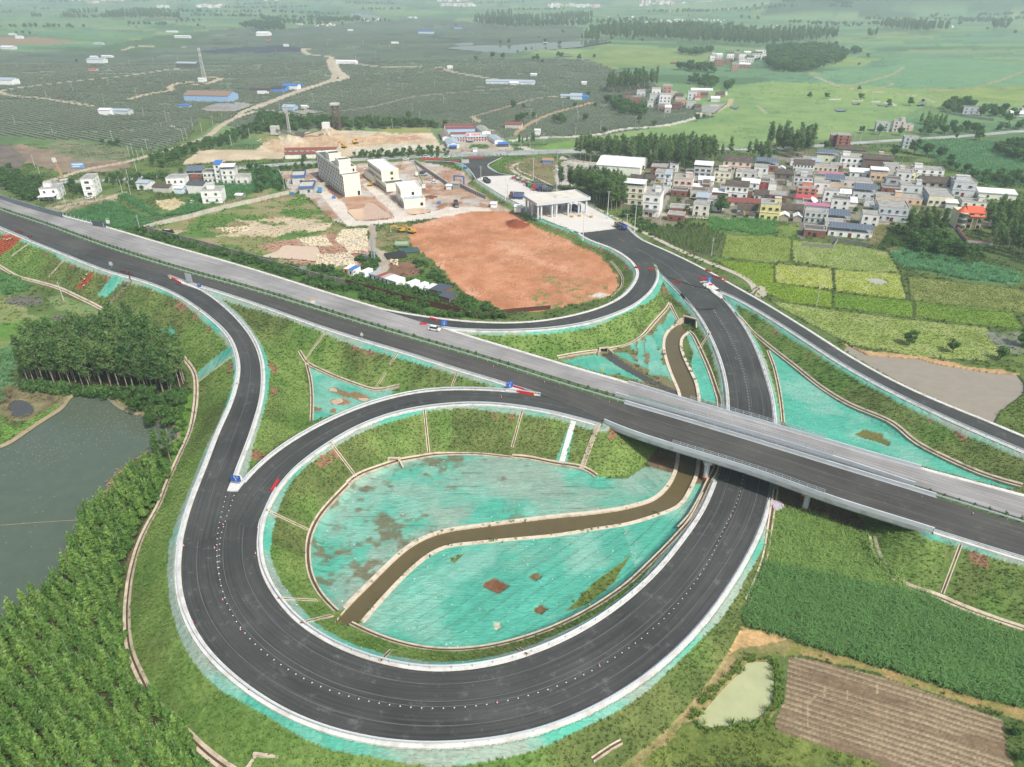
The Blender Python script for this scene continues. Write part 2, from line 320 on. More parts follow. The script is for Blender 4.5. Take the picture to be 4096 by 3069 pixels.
cL=smooth(crom(Wn(canal_L,0.12),1.2),2,2);cR=smooth(crom(Wn(canal_R,0.12),1.2),2,2)
canal=np.vstack([cL,cR[::-1]])
WATER['lake']=(lake,-.45,'lake')
WATER['canal']=(canal,CZ,'brown')
WATER['right_pond']=(np.vstack([WP('c3',(690,385),(850,470),(1070,490),(1300,505),(1500,560),(1700,590),(1900,622),(2150,642),(2209,720),(2209,790),(2160,840),(2000,960),(1945,1060)),WP('c3',(1880,1075),(1600,960),(1200,760),(900,600),(650,440))]),-.4,'grey')
WATER['green_pond']=(crom(WP('d2',(590,1078),(700,1072),(742,1120),(740,1200),(728,1300),(650,1385),(550,1412),(400,1432),(318,1410),(330,1370),(400,1290),(470,1210),(550,1130)),1.5,True),-.3,'green')
WATER['paddy_pond']=(crom(WP('b3',(858,1325),(940,1318),(1028,1345),(1010,1368),(930,1372),(875,1350)),1.0,True),-.3,'pale')
WATER['station_pool']=(crom(WP('st',(620,1240),(800,1215),(900,1190),(950,1120),(1060,1110),(1150,1160),(1250,1240),(1390,1330),(1330,1375),(1100,1400),(900,1418),(770,1405),(690,1330)),1.5,True),-.06,'mud')
WATER['station_pool_small']=(crom(WP('st',(1690,1265),(1850,1230),(2040,1220),(2080,1270),(1950,1295),(1760,1312)),1.5,True),-.06,'mud')
WATER['yard_pool']=(crom(WP('b1',(60,1130),(180,1090),(250,1040),(400,1045),(520,1050),(560,1110),(640,1160),(560,1180),(380,1160),(200,1150)),1.5,True),-.06,'mud2')
WATER['net_pool']=(crom(WP('c1',(640,760),(690,765),(700,790),(640,785)),.5,True),-.1,'mud')
WATER['net_pool_two']=(crom(WP('c1',(650,870),(730,850),(750,880),(680,900)),.5,True),-.1,'mud')
WATER['net_pool_three']=(crom(WP('c1',(880,850),(960,845),(970,865),(920,872)),.5,True),-.1,'mud')
WATER['orchard_pond']=(WP('a0',(1730,940),(1850,895),(2100,880),(2190,905),(2030,962),(1800,962)),-.3,'grey')
WATER['orchard_tank']=(WP('a1',(300,965),(430,945),(590,965),(420,992),),-.3,'grey')
WATER['reservoir']=(np.vstack([WP('a1',(1640,455),(1720,440),(1850,430),(2000,425),(2209,430)),WP('a2',(0,425),(200,408),(400,398),(600,388),(700,380),(840,380),(860,392),(760,410),(600,440),(350,465),(100,480),(60,495),(0,500)),WP('a1',(2150,500),(2000,490),(1850,475))]),-.5,'silver')
WATER['reservoir_arm']=(np.vstack([WP('a1',(1700,415),(1780,398),(1880,400),(1870,420),(1760,425)),]),-.5,'silver')
WATER['reservoir_far']=(WP('a1',(820,118),(900,112),(1010,120),(1080,150),(960,152),(820,140)),-.5,'silver')
WATER['village_pond']=(WP('a2',(1630,915),(1700,895),(1850,893),(1800,930),(1745,975),(1640,972)),-.4,'grey')
WATER['marsh_pool']=(WP('a2',(560,540),(600,528),(650,540),(600,556)),-.2,'silver')
WATER['marsh_pool_two']=(WP('a2',(380,510),(450,508),(540,518),(480,524)),-.2,'silver')
WATER['field_pool']=(WP('a3',(570,940),(620,935),(690,950),(640,960),(590,958)),-.2,'silver')
WATER['field_pool_two']=(WP('a3',(720,885),(800,888),(790,900),(740,902)),-.2,'silver')
WATER['field_pool_three']=(WP('a3',(935,898),(1040,902),(1030,916),(960,910)),-.2,'silver')
WATER['field_pool_four']=(WP('a3',(1300,890),(1370,880),(1350,905),(1280,905)),-.2,'silver')
WATER['field_pool_five']=(WP('a3',(1215,225),(1420,225),(1430,242),(1225,240)),-.2,'silver')
WATER['track_pool']=(WP('a2',(1880,925),(1905,910),(1965,918),(1930,940)),-.2,'silver')
WATER['marsh_water']=(crom(WP('c0',(80,880),(180,860),(250,890),(290,950),(240,1000),(140,1010),(90,960)),2,True),-.2,'dark')
WATER['marsh_water_two']=(crom(WP('b0',(20,1090),(150,1040),(300,1040),(380,1090),(330,1130),(120,1125)),2,True),-.12,'dark')
WATER['marsh_water_three']=(crom(WP('b0',(420,1240),(520,1210),(640,1240),(700,1270),(620,1300),(520,1290)),2,True),-.12,'dark')
WATER['stream']=(WP('c2',(765,462),(900,560),(1150,700),(1300,770),(1430,825),(1455,800),(1320,740),(1180,668),(1000,562),(850,455)),-.25,'dark')
# land: one continuous sheet of ground, cut into fields, slopes and nets
CC=CAMH*math.tan(PITCH)
def fan_rows():
 ys=[-60.,-30,0,25,42,52];y=58.0
 while y<7000:ys.append(y);y+=min(max(.30,1.02*(y*y+CAMH**2)/(CAMH*712)),260)
 while y<16000:ys.append(y);y*=1.12
 return NA(ys)
_ys=fan_rows()
_u=np.concatenate([-np.geomspace(2.6,.86,26)[:-1],np.linspace(-.84,.84,1180),np.geomspace(.86,2.6,26)[1:]])
GYY=np.repeat(_ys[:,None],len(_u),1);GXX=_u[None,:]*(GYY+CC)
X,Y=GXX,GYY;SHP=X.shape
H=raster(HG,X,Y).astype(np.float32);D=raster(DG,X,Y,60.0)
colr=np.zeros(SHP+(3,),np.float32);netm=np.zeros(SHP,np.float32);CLS=np.zeros(SHP,np.uint8)
CN=['ground']
def mixc(c1,c2,n):n=n[...,None];return NA(c1)*(1-n)+NA(c2)*n
n_big=fbm(X,Y,60,1);n_mid=fbm(X,Y,9,2);n_sm=fbm(X,Y,1.6,3,2);n_x=fbm(X,Y,400,9,3)
jx=(fbm(X,Y,5,21,3)-.5);jy=(fbm(X,Y,5,22,3)-.5)
def paint(P,c1,c2=None,sc=6,jit=0.0,cls=None,amp=1.0,mask=None,seed=5,net=0.0,f=None):
 m=inpoly(X+jx*jit*2,Y+jy*jit*2,P)if not isinstance(P,np.ndarray)or P.dtype!=bool else P
 if mask is not None:m=m&mask
 if not m.any():return m
 c2=c2 or c1;n=fbm(X[m],Y[m],sc,seed,4);n=np.clip((n-.5)*2.2*amp+.5,0,1)
 colr[m]=NA(alb(*c1))*(1-n[:,None])+NA(alb(*c2))*n[:,None]
 if f is not None:colr[m]*=f(X[m],Y[m])[:,None]
 netm[m]=net
 if cls:
  if cls not in CN:CN.append(cls)
  CLS[m]=CN.index(cls)
 return m
def linedist(P,lim,X_=None,Y_=None):
 X_=X if X_ is None else X_;Y_=Y if Y_ is None else Y_
 P=np.asarray(P,float);d=np.full(X_.shape,1e9)
 for i in range(len(P)-1):
  a,b=P[i],P[i+1];bb=(X_>min(a[0],b[0])-lim)&(X_<max(a[0],b[0])+lim)&(Y_>min(a[1],b[1])-lim)&(Y_<max(a[1],b[1])+lim)
  if not bb.any():continue
  dx,dy=b[0]-a[0],b[1]-a[1];L2=dx*dx+dy*dy+1e-9;x=X_[bb];y=Y_[bb]
  u=np.clip(((x-a[0])*dx+(y-a[1])*dy)/L2,0,1);d[bb]=np.minimum(d[bb],np.hypot(x-a[0]-u*dx,y-a[1]-u*dy))
 return d
def track(P,w,c1,c2=None,cls=None,jit=.6,**k):
 P=crom(P,6.0)if len(P)>2 else np.asarray(P);w=w*np.maximum(1,Y/620)**.8;d=linedist(P,40)
 return paint((d+(n_sm-.5)*jit*2<w/2),c1,c2,cls=cls,**k)
def F(*p):return Wn(list(p))
def onbank(x,y):
 z=0
 for _ in range(25):
  f=(CAMH-z)/CAMH;z=z*.5+.5*float(raster(HG,NA([x*f]),NA([y*f]))[0])
 return NA([x*f,y*f,z])
def WB(tile,*p):return NA([onbank(*q_)[:2]for q_ in WP(tile,*p)])
# base cover, nearest to farthest
colr[:]=mixc(alb(108,128,72),alb(84,104,56),np.clip((n_mid-.5)*2.4+.5,0,1))
far=Y>640
def cells(X,Y,sx,sy,rot,seed):
 cr,sr=cos(rot),sin(rot);wx=(fbm(X,Y,300,seed+3,2)-.5)*260;wy=(fbm(X,Y,300,seed+4,2)-.5)*160
 x=((X+wx)*cr+(Y+wy)*sr);y=(-(X+wx)*sr+(Y+wy)*cr)
 row=np.floor(y/sy);off=_hash(row,row*0+5,seed)*sx;cx=np.floor((x+off)/sx)
 ex=np.minimum((x+off)/sx-cx,1-(x+off)/sx+cx)*sx;ey=np.minimum(y/sy-row,1-y/sy+row)*sy
 return _hash(cx,row,seed+1),_hash(cx,row,seed+2),np.minimum(ex,ey),ex,ey
h1,h2,ed,_,_=cells(X,Y,190,75,R(-14),31)
pal=NA([alb(104,140,100),alb(112,146,96),alb(96,132,92),alb(124,150,100),alb(100,138,104),alb(116,142,92),alb(90,122,84),alb(132,152,104)])
pc=pal[(h1*7.99).astype(int)]*(0.90+.2*h2)[...,None]
pc*=(.9+.25*fbm(X,Y,14,41))[...,None]
w=np.clip((Y-560)/160,0,1)[...,None];colr=(colr*(1-w)+pc*w).astype(np.float32)
hedge=far&(ed<.5+Y*.0016)&(h2>.3);colr[hedge]*=.74
if 'far_field' not in CN:CN.append('far_field')
CLS[Y>1500]=CN.index('far_field')
RICE=[(150,168,84),(132,158,78)]
paint(F((2300,430),(2480,385),(2800,370),(3050,330),(3200,330),(3500,352),(3900,345),(4200,360),(4200,430),(3900,445),(3700,420),(3500,520),(3300,560),(2900,600),(2600,590),(2250,600),(2120,600),(2180,585),(2600,510),(2760,470),(2800,440),(2700,400)),(118,152,94),(142,166,104),22,3,'rice_field')
paint(F((3050,330),(3200,330),(3480,342),(3720,372),(3690,410),(3500,418),(3250,396),(3060,386)),(144,168,98),(128,158,94),26,3,'rice_field')
paint(F((3700,350),(3900,335),(4200,345),(4200,420),(3900,400),(3750,395)),(146,164,92),(120,146,84),26,3,'rice_field')
paint(F((3060,215),(3200,200),(3500,232),(3460,262),(3200,262),(3090,240)),(140,164,100),(128,152,92),40,5,'rice_field')
paint(F((2270,240),(2420,195),(2740,190),(2900,205),(2880,240),(2700,262),(2450,285),(2330,275)),(142,160,96),(118,142,90),30,6,'rice_field')
CANE=[(94,138,98),(112,152,106)]
paint(F((3680,560),(3900,560),(4300,600),(4300,760),(3950,740),(3850,690),(3700,620),(3640,590)),*CANE,5,1,'sugarcane_field')
paint(F((3260,310),(3300,280),(3560,262),(3640,230),(3900,230),(4200,260),(4200,330),(3800,352),(3500,345)),(104,146,106),(118,156,112),18,4,'sugarcane_field')
STR=lambda a,s,k:(lambda x,y:1-k*.5+k*vnoise(x*cos(a)+y*sin(a),(-x*sin(a)+y*cos(a))*6,s,88))
tn=fbm(X,Y*2.2+X*.35,55,71,4);bund=(np.abs(tn-.5)<.008+0*Y)&(Y>560)&(Y<1500)&inpoly(X,Y,F((2100,620),(2200,585),(2760,480),(2850,420),(3100,300),(4200,330),(4200,560),(3300,585)))
colr[bund]*=.68
ORCH=F((-300,540),(-300,150),(40,205),(330,188),(560,172),(800,118),(960,108),(1100,112),(1400,92),(1760,72),(1990,90),(2330,112),(2330,150),(2250,185),(2080,190),(1900,205),(2060,245),(2350,250),(2470,290),(2620,340),(2860,470),(2700,490),(2600,515),(2400,540),(2130,558),(2060,545),(1990,560),(1880,560),(1820,512),(1400,508),(1180,520),(1000,530),(800,470),(760,560),(600,605),(330,560),(180,560),(60,545))
om=paint(ORCH,(116,130,108),(98,115,94),30,4,'orchard_soil',seed=12)
oh1,oh2,oe,oex,oey=cells(X,Y,230,62,R(8),51)
colr[om]*=((.86+.3*oh1[om])*np.where(Y[om]>1250,.84,1))[:,None];oline=om&(oe<.7+Y*.0012);colr[oline]*=np.where(oh2[oline]>.5,1.25,.62)[:,None]
paint(F((560,690),(640,640),(720,560),(800,470),(890,420),(1000,440),(1020,400)),(110,130,78),(90,110,62),8,2)
paint(F((0,600),(80,575),(180,600),(300,620),(520,650),(520,672),(400,690),(240,690),(130,655),(0,650)),(165,145,122),(130,115,98),8,2,'quarry_ground')
paint(F((-200,560),(40,580),(110,640),(60,690),(-200,690)),(105,98,90),(130,120,108),8,2,'quarry_ground')
paint(F((180,585),(240,560),(520,600),(505,640),(330,645),(200,605)),(110,124,92),(140,140,104),5,1)
paint(F((0,155),(150,150),(300,162),(200,178),(60,180),(-200,190),(-200,160)),(160,128,100),(150,140,110),20,3)
paint(F((120,190),(400,180),(620,140),(760,122),(860,125),(720,170),(520,200),(300,195)),(84,108,74),(96,120,80),20,6)
for pp in(((1000,195),(1110,185),(1230,190),(1200,205),(1020,212)),((780,198),(960,180),(1120,172),(1200,188),(1000,200),(860,210))):
 paint(F(*pp),(66,74,82),(84,92,96),12,1,'shade_cloth')
paint(WP('a0',(240,570),(320,558),(460,560),(510,572),(300,580)),(52,56,62),(60,66,70),6,1)
paint(F((720,660),(800,600),(1020,600),(1100,545),(1300,520),(1500,528),(1720,520),(1750,560),(1770,600),(1400,625),(1200,630),(1000,640),(860,650)),(198,178,148),(222,206,176),9,2,'quarry_ground')
paint(F((1280,540),(1500,535),(1620,548),(1600,575),(1350,590),(1200,600),(1100,610),(1050,585),(1150,560)),(190,160,128),(214,186,152),6,2,'quarry_ground')
paint(F((1390,600),(1560,580),(1740,575),(1760,592),(1600,612),(1430,622)),(196,190,172),(214,206,186),8,1,'quarry_ground')
paint(F((1560,548),(1660,540),(1700,556),(1600,566)),(206,164,140),(190,140,112),5,1,'quarry_ground')
paint(F((1024,545),(1100,520),(1120,560),(1050,575)),(130,148,84),(150,140,96),5,2)
paint(F((1500,512),(1700,508),(1730,530),(1560,535)),(140,156,84),(165,160,108),6,2)
paint(F((1740,600),(1790,560),(1850,520),(1980,520),(2060,600),(2010,612),(1800,614)),(196,186,168),(176,166,146),5,.5)
paint(F((1870,592),(1890,576),(1950,578),(1960,592),(1900,598)),(96,124,66),(80,108,56),3,.3)
paint(F((2120,600),(2200,575),(2290,560),(2280,605),(2180,612)),(112,148,74),(130,158,84),8,1,'rice_field')
paint(F((1955,650),(2020,634),(2120,632),(2230,640),(2240,700),(2225,755),(2160,720),(2060,690)),(150,130,104),(116,130,78),7,2)
paint(F((1960,660),(1975,640),(2060,628),(2100,636),(2040,650),(2000,680),(2075,735),(2120,752),(2205,785),(2160,772),(2040,700)),(104,138,66),(88,120,56),4,.6)
paint(F((2220,665),(2270,640),(2390,655),(2330,700),(2290,745),(2230,740),(2216,700)),(205,200,190),(175,170,160),4,2)
STN=F((1108,705),(1135,690),(1440,655),(1660,645),(1760,660),(1900,700),(1930,760),(2090,800),(2040,850),(1960,880),(1740,870),(1400,905),(1330,880),(1210,770),(1165,780))
paint(STN,(176,156,138),(205,192,176),7,1.5,'yard')
paint(STN,(158,116,88),(190,160,136),5,1,'yard',mask=(fbm(X,Y,14,77)>.54))
paint(STN,(186,184,178),(204,200,192),4,.5,'yard',mask=(fbm(X,Y,17,79)>.60))
paint(WP('st',(50,640),(230,620),(520,880),(590,1010),(430,1050)),(128,86,64),(154,112,86),4,.6,'yard')
paint(WP('st',(850,600),(960,560),(1230,760),(1420,930),(1300,980),(1240,900),(980,720)),(120,98,84),(160,140,124),3,.6,'yard')
paint(WP('st',(560,1000),(900,990),(1180,1020),(1320,1230),(1430,1340),(1400,1390),(760,1420),(620,1240),(480,1120)),(176,132,104),(200,166,140),5,.5,'yard')
CON=[(232,222,208),(214,204,190)]
for pp in(((130,940),(260,900),(560,1120),(640,1260),(770,1400),(1000,1435),(1400,1400),(1700,1340),(2209,1250),(2400,1180),(3100,1200),(3200,1290),(2209,1370),(1700,1440),(1000,1500),(620,1535),(330,1200)),((880,780),(980,760),(1300,980),(1500,1180),(1700,1330),(1440,1420),(1430,1300),(1150,1050)),):
 paint(WP('st',*pp),*CON,6,.15,'concrete_apron')
paint(F((1930,700),(2060,790),(2010,850),(1900,790),(1830,700)),(196,176,158),(170,150,130),5,1,'yard')
paint(F((560,915),(700,870),(1120,745),(1180,760),(1340,895),(1420,935),(1430,1000),(1380,1070),(1250,1140),(1024,1060),(850,1000)),(130,140,84),(160,148,112),8,2,'rough_ground')
paint(F((560,915),(700,870),(1120,745),(1180,760),(1340,895),(1400,935),(1250,1000),(1024,1060),(850,1000)),(88,124,60),(108,138,70),5,2,'rough_ground',mask=fbm(X,Y,11,90)>.52)
for pp in(((860,945),(960,930),(1000,900),(940,880),(1010,885),(1100,905),(1250,890),(1330,895),(1300,925),(1180,925),(1110,945),(1000,945)),((1030,880),(1120,872),(1290,880),(1200,900)),((690,920),(740,925),(700,940))):
 paint(F(*pp),(214,198,168),(190,178,150),5,3,'rough_ground')
paint(F((1024,985),(1150,960),(1330,935),(1450,930),(1475,1000),(1500,1040),(1450,1080),(1360,1050),(1200,1060)),(168,128,104),(190,160,140),6,2,'rough_ground')
for pp in(((1370,920),(1470,915),(1470,1010),(1400,1010),(1340,960)),((1280,1030),(1400,1010),(1430,1060),(1260,1075)),((1190,955),(1300,945),(1330,985),(1220,985))):
 paint(F(*pp),(206,200,186),(160,146,128),2.2,2,'rubble',amp=1.6)
paint(F((1500,1000),(1560,1015),(1560,1060),(1545,1110),(1495,1110),(1520,1060)),(186,182,172),(170,164,152),4,1,'yard')
paint(F((1490,930),(1570,900),(1640,905),(1650,960),(1570,1000),(1500,990)),(96,122,62),(150,140,104),5,2,'rough_ground')
paint(F((1560,1050),(1640,1045),(1690,1090),(1650,1115),(1560,1095)),(120,88,70),(150,120,96),4,1,'rough_ground')
SOIL=F((1640,905),(1780,865),(1900,845),(2070,850),(2150,900),(2240,930),(2330,985),(2420,1040),(2470,1100),(2475,1150),(2440,1185),(2330,1215),(2150,1245),(2000,1240),(1850,1170),(1780,1090),(1720,1030),(1650,990),(1630,940))
paint(SOIL,(210,154,118),(190,130,92),5,2,'soil_field')
paint(SOIL,(218,170,140),(206,152,120),3,2,'soil_field',mask=fbm(X,Y,24,97)+.35*(n_sm-.5)>.60)
paint(SOIL,(178,124,86),(192,140,104),3,2,'soil_field',mask=fbm(X,Y*1.5,16,99)+.4*(n_sm-.5)>.64)
paint(F((2170,1100),(2330,1110),(2440,1150),(2420,1200),(2250,1230),(2150,1240),(2120,1200)),(120,132,70),(176,140,104),4,3,'soil_field',mask=fbm(X,Y,3.0,98)>.56)
paint(F((2345,1185),(2400,1170),(2440,1180),(2400,1195)),(222,212,198),(190,176,160),2,1)
paint(F((480,930),(700,985),(1024,1075),(1256,1150),(1500,1210),(1700,1270),(2040,1270),(2000,1240),(1830,1180),(1700,1100),(1500,1120),(1300,1070),(1024,1040),(800,980),(600,920)),(92,128,62),(74,104,50),4,2,'rough_ground')
for pp in(((255,845),(430,800),(640,900),(570,935),(420,905),(300,880)),((460,780),(500,775),(660,870),(780,855),(830,830),(760,810),(700,845),(620,870)),((880,735),(1000,690),(1100,680),(1150,735),(1000,775),(900,800),(850,820),(760,790)),((1024,660),(1110,680),(1130,700),(1024,760),(940,760))):
 paint(F(*pp),(80,124,78),(96,140,88),3,.8,'sugarcane_field')
paint(F((170,830),(260,800),(420,780),(480,775),(470,800),(300,850),(220,850)),(190,180,160),(120,126,84),4,2)
paint(F((620,805),(700,795),(750,820),(700,840),(650,840)),(220,204,160),(196,184,150),3,1)
paint(F((2480,830),(2600,640),(2900,650),(3250,600),(3650,660),(3900,750),(4000,900),(3450,960),(3100,880),(2800,860),(2620,880)),(120,116,96),(96,112,70),5,1,'village_ground')
paint(F((2480,830),(2600,640),(2900,650),(3250,600),(3650,660),(3900,750),(4000,900),(3450,960),(3100,880),(2800,860),(2620,880)),(150,144,126),(136,132,112),3,1,'village_ground',mask=fbm(X,Y,12,120)>.55)
for pp in(((2840,870),(3110,885),(3115,935),(3060,945),(2830,915)),):
 paint(F(*pp),(108,150,84),(92,136,82),3,.5,'sugarcane_field')
paint(WP('v2',(1120,1390),(1530,1340),(1580,1560),(1150,1560)),(108,146,66),(140,140,90),3,.5)
paint(F((2580,900),(2800,895),(2900,940),(2880,1010),(2840,1030),(2700,1000),(2620,960)),(104,110,76),(86,96,60),3,.5,'nursery_ground')
paint(F((2560,870),(2700,860),(2770,905),(2680,910),(2600,905)),(150,140,122),(120,116,92),4,1)
paint(F((3470,920),(3530,900),(3620,930),(3650,1000),(3560,1010),(3480,980)),(172,164,124),(142,146,96),2.2,.8,'corn_field')
RPX={'a':((2905,940),(3110,945),(3165,955),(3170,1045),(3075,1050),(2880,1030)),'b':((3170,960),(3440,985),(3555,1010),(3600,1090),(3420,1085),(3160,1045)),'c':((3100,1055),(3330,1075),(3335,1160),(3098,1130)),'d':((3335,1075),(3600,1095),(3630,1200),(3340,1165)),'e':((3630,1105),(3850,1130),(4096,1160),(4200,1260),(3900,1240),(3640,1200)),'f':((2860,1040),(3098,1055),(3098,1130),(3330,1165),(3330,1230),(3150,1210),(3060,1170)),'g':((3332,1170),(3655,1205),(3655,1270),(3330,1228)),'h':((3660,1205),(4050,1240),(4100,1320),(3660,1272)),'i':((3075,1200),(3330,1240),(3660,1280),(3950,1310),(4010,1400),(3990,1450),(3700,1430),(3400,1380),(3250,1300),(3120,1230))}
SW=lambda x,y:.84+.36*fbm(x+9*fbm(x,y,14,5,2),y*1.4+9*fbm(x,y,11,6,2),2.6,66,3)
for k,(c1,c2,sc)in{'a':((128,150,66),(150,164,92),3),'b':((136,158,78),(160,170,112),5),'c':((160,172,76),(178,184,112),5),'d':((152,168,74),(172,180,106),5),'e':((138,148,88),(118,130,70),4),'f':((134,158,58),(122,150,58),8),'g':((110,144,56),(120,150,60),8),'h':((112,142,60),(124,150,66),8),'i':((160,172,108),(138,156,80),5)}.items():
 paint(F(*RPX[k]),c1,c2,sc,.5,'rice_field',f=SW if k in 'bcdei' else None)
for k in RPX:
 P=F(*RPX[k]);P=np.vstack([P,P[:1]]);dd=linedist(P,3);m=dd+(n_sm-.5)*.8<.55;colr[m]=NA(alb(78,92,48));CLS[m]=0
paint(WP('b3',(1060,1100),(1250,1050),(1450,1070),(1850,1160),(2150,1290),(2209,1340),(2100,1375),(1700,1340),(1400,1270),(1180,1240),(1060,1150)),(106,152,108),(92,138,96),3,.5,'sugarcane_field')
paint(F((3500,1000),(3640,1000),(3800,1030),(4150,1110),(4150,1000),(3900,930),(3700,900),(3600,880)),(92,112,64),(78,98,54),5,1)
paint(WP('c3',(640,370),(850,440),(1300,480),(1700,560),(2150,620),(2160,650),(1900,625),(1500,565),(1100,500),(860,490)),(204,170,126),(180,150,110),2.5,.8,'pond_bank')
paint(F((3930,1330),(4080,1330),(4096,1430),(4000,1400)),(150,150,146),(110,124,80),3,2)
paint(F((3830,1460),(4000,1480),(4150,1500),(4150,1560),(4080,1540),(3990,1640),(3960,1690),(4096,1750),(4200,1700),(4200,1400)),(112,132,70),(92,112,56),4,2)
paint(F((2940,2500),(3110,2500),(3200,2560),(3120,2620),(3060,2600),(3100,2700),(3120,2860),(3060,2890),(2900,2890),(2740,2900),(2640,3069),(2300,3200),(2400,3069),(2680,2760),(2860,2560)),(176,156,112),(128,132,78),4,2,'bare_earth')
paint(F((2940,2515),(3080,2520),(3160,2560),(3060,2570),(2960,2590),(2860,2650),(2870,2600)),(216,180,128),(196,164,116),3,1,'bare_earth')
paint(F((3130,2620),(3180,2560),(3500,2640),(3900,2770),(4150,2850),(4150,2900),(3700,2760),(3300,2640)),(190,160,112),(128,138,74),3,1.2,'bare_earth')
paint(WP('d2',(250,1400),(320,1440),(700,1400),(760,1460),(1000,1480),(1300,1560),(1500,1657),(0,1657),(100,1540)),(132,146,76),(104,120,60),2.5,2,'rough_ground')
PLO=WP('d2',(820,1045),(1000,1075),(1400,1180),(1800,1320),(2000,1400),(2030,1560),(2080,1700),(1500,1700),(1100,1570),(760,1460),(740,1420),(800,1280))
plo=paint(PLO,(146,126,100),(128,110,88),1.5,.2,'ploughed_field',amp=.8)
fa=W(*t('d2',(820,1110))[0]);fb=W(*t('d2',(2000,1480))[0]);fang=math.atan2(fb[1]-fa[1],fb[0]-fa[0])
fv=(-(X-fa[0])*sin(fang)+(Y-fa[1])*cos(fang))+(fbm(X,Y,14,5,2)-.5)*.8
ph=(fv/1.28)%1.0;furrow=np.abs(ph-.5)*2
fw=(np.clip((.5+.3*(fbm(X,Y,10,131)-.5)-furrow)*4,0,1)*np.clip((fbm(X*cos(fang)*.3,fv*2,6,132)-.36)*7,0,1))[...,None]*.85;colr[plo]=(colr*(1-fw)+NA(alb(182,168,138))*fw)[plo];H[plo]+=((furrow[plo]-.4)*.22)
for a_,b_ in(((1020,1215),(1020,1265)),((925,1290),(925,1420)),((970,1265),(925,1310)),((1145,1235),(1145,1290)),((1310,1205),(1310,1250))):
 m=linedist(WP('d2',a_,b_),2)<.18;colr[m&plo]=NA(alb(178,164,132))
CANEF=[WP('d2',(770,235),(900,260),(1000,285),(1120,340),(1240,395),(1300,520),(1400,600),(1470,690),(1560,720),(1700,790),(1900,870),(2150,960),(2150,1340),(1800,1260),(1400,1130),(1000,1010),(700,910),(560,880),(600,740),(690,560),(720,420))]
paint(CANEF[0],(84,108,62),(104,118,70),3,.3,'sugarcane_field')
paint(F((2560,1640),(2960,1700),(3400,1850),(3640,2010),(3560,2110),(3440,2130),(3330,2080),(3100,2060),(3080,2050),(2920,1950),(2700,1930),(2600,1880),(2560,1800)),(112,92,72),(136,116,92),3,1,'bare_earth')
paint(F((-400,1200),(0,1150),(60,1200),(120,1260),(380,1290),(300,1340),(0,1420),(-400,1500)),(122,142,80),(150,152,104),6,2,'rough_ground')
paint(WP('b0',(0,850),(150,880),(280,960),(240,1000),(0,1060)),(104,142,84),(92,130,80),4,1,'sugarcane_field')
paint(WP('b0',(400,1050),(620,1030),(800,1110),(940,1200),(880,1260),(780,1300),(600,1190),(480,1150)),(142,154,100),(112,138,88),4,1)
paint(WP('b0',(0,1280),(300,1240),(540,1200),(600,1240),(420,1340),(200,1390),(0,1440)),(118,148,76),(98,140,62),7,1.5)
paint(F((-400,1480),(0,1400),(200,1340),(330,1330),(200,1400),(60,1480),(60,1560),(0,1640),(-400,1700)),(98,136,92),(112,148,102),4,2,'sugarcane_field')
paint(F((30,1560),(120,1540),(240,1560),(250,1620),(130,1680),(30,1690),(0,1640)),(118,108,84),(150,146,104),3,2)
paint(F((0,1690),(60,1720),(250,1600),(270,1590),(230,1650),(60,1740),(0,1770)),(104,146,66),(120,158,76),3,1)
paint(F((640,1560),(720,1540),(770,1590),(760,1700),(720,1800),(690,1880),(660,1900),(700,1780),(690,1700),(640,1640)),(96,134,58),(112,146,66),3,1.5)
paint(F((690,1880),(650,2000),(520,2180),(500,2340),(530,2340),(560,2180),(640,2040)),(120,104,84),(104,112,66),2.5,1)
for P_ in(F((625,1860),(690,1890),(640,1990),(585,2070),(530,2180),(490,2290),(478,2400),(478,2520),(498,2640),(545,2740),(655,2860),(790,3000),(850,3120),(-500,3300),(-500,2640),(0,2520),(180,2380),(310,2210),(450,2000)),F((60,1530),(170,1430),(350,1385),(480,1340),(570,1375),(740,1490),(770,1560),(700,1600),(480,1575),(120,1545))):paint(P_,(84,82,58),(64,70,46),2,1)  # tree shade painted into the ground colour under plantation and grove
base_slope=(H>.25)&(D>.3)&(D<45)
sl1=fbm(X,Y,7,61);brown=fbm(X,Y,26,62)
cg=mixc(alb(130,154,84),alb(102,134,66),np.clip((sl1-.5)*2.4+.5,0,1));cb=mixc(alb(112,118,72),alb(92,98,60),np.clip((sl1-.5)*3+.5,0,1))
bw=np.clip((brown-.46)*6,0,1)[...,None]*.65
sc_=cg*(1-bw)+cb*bw
colr[base_slope]=sc_[base_slope];CN.append('grass_slope');CLS[base_slope]=CN.index('grass_slope');netm[base_slope]=0
soiln=fbm(X,Y,10,65)
crest=base_slope&(D<4.2+2.2*(soiln-.5))&(soiln>.72);colr[crest]=NA(alb(150,118,90))*(.8+.4*n_sm[crest])[:,None]
MEDP=np.vstack([mA[:,:2],mB[::-1,:2]]);mm=inpoly(X,Y,MEDP)&(H>2);colr[mm]=NA(alb(92,118,66))*(.75+.5*n_sm[mm])[:,None]
verge=(D>.3)&(D<1.5+1.9*np.clip(fbm(X,Y,22,63,2)*1.3,.35,1.4)+(n_sm-.5)*.35)&(H>.5)&~inpoly(X,Y,MEDP)
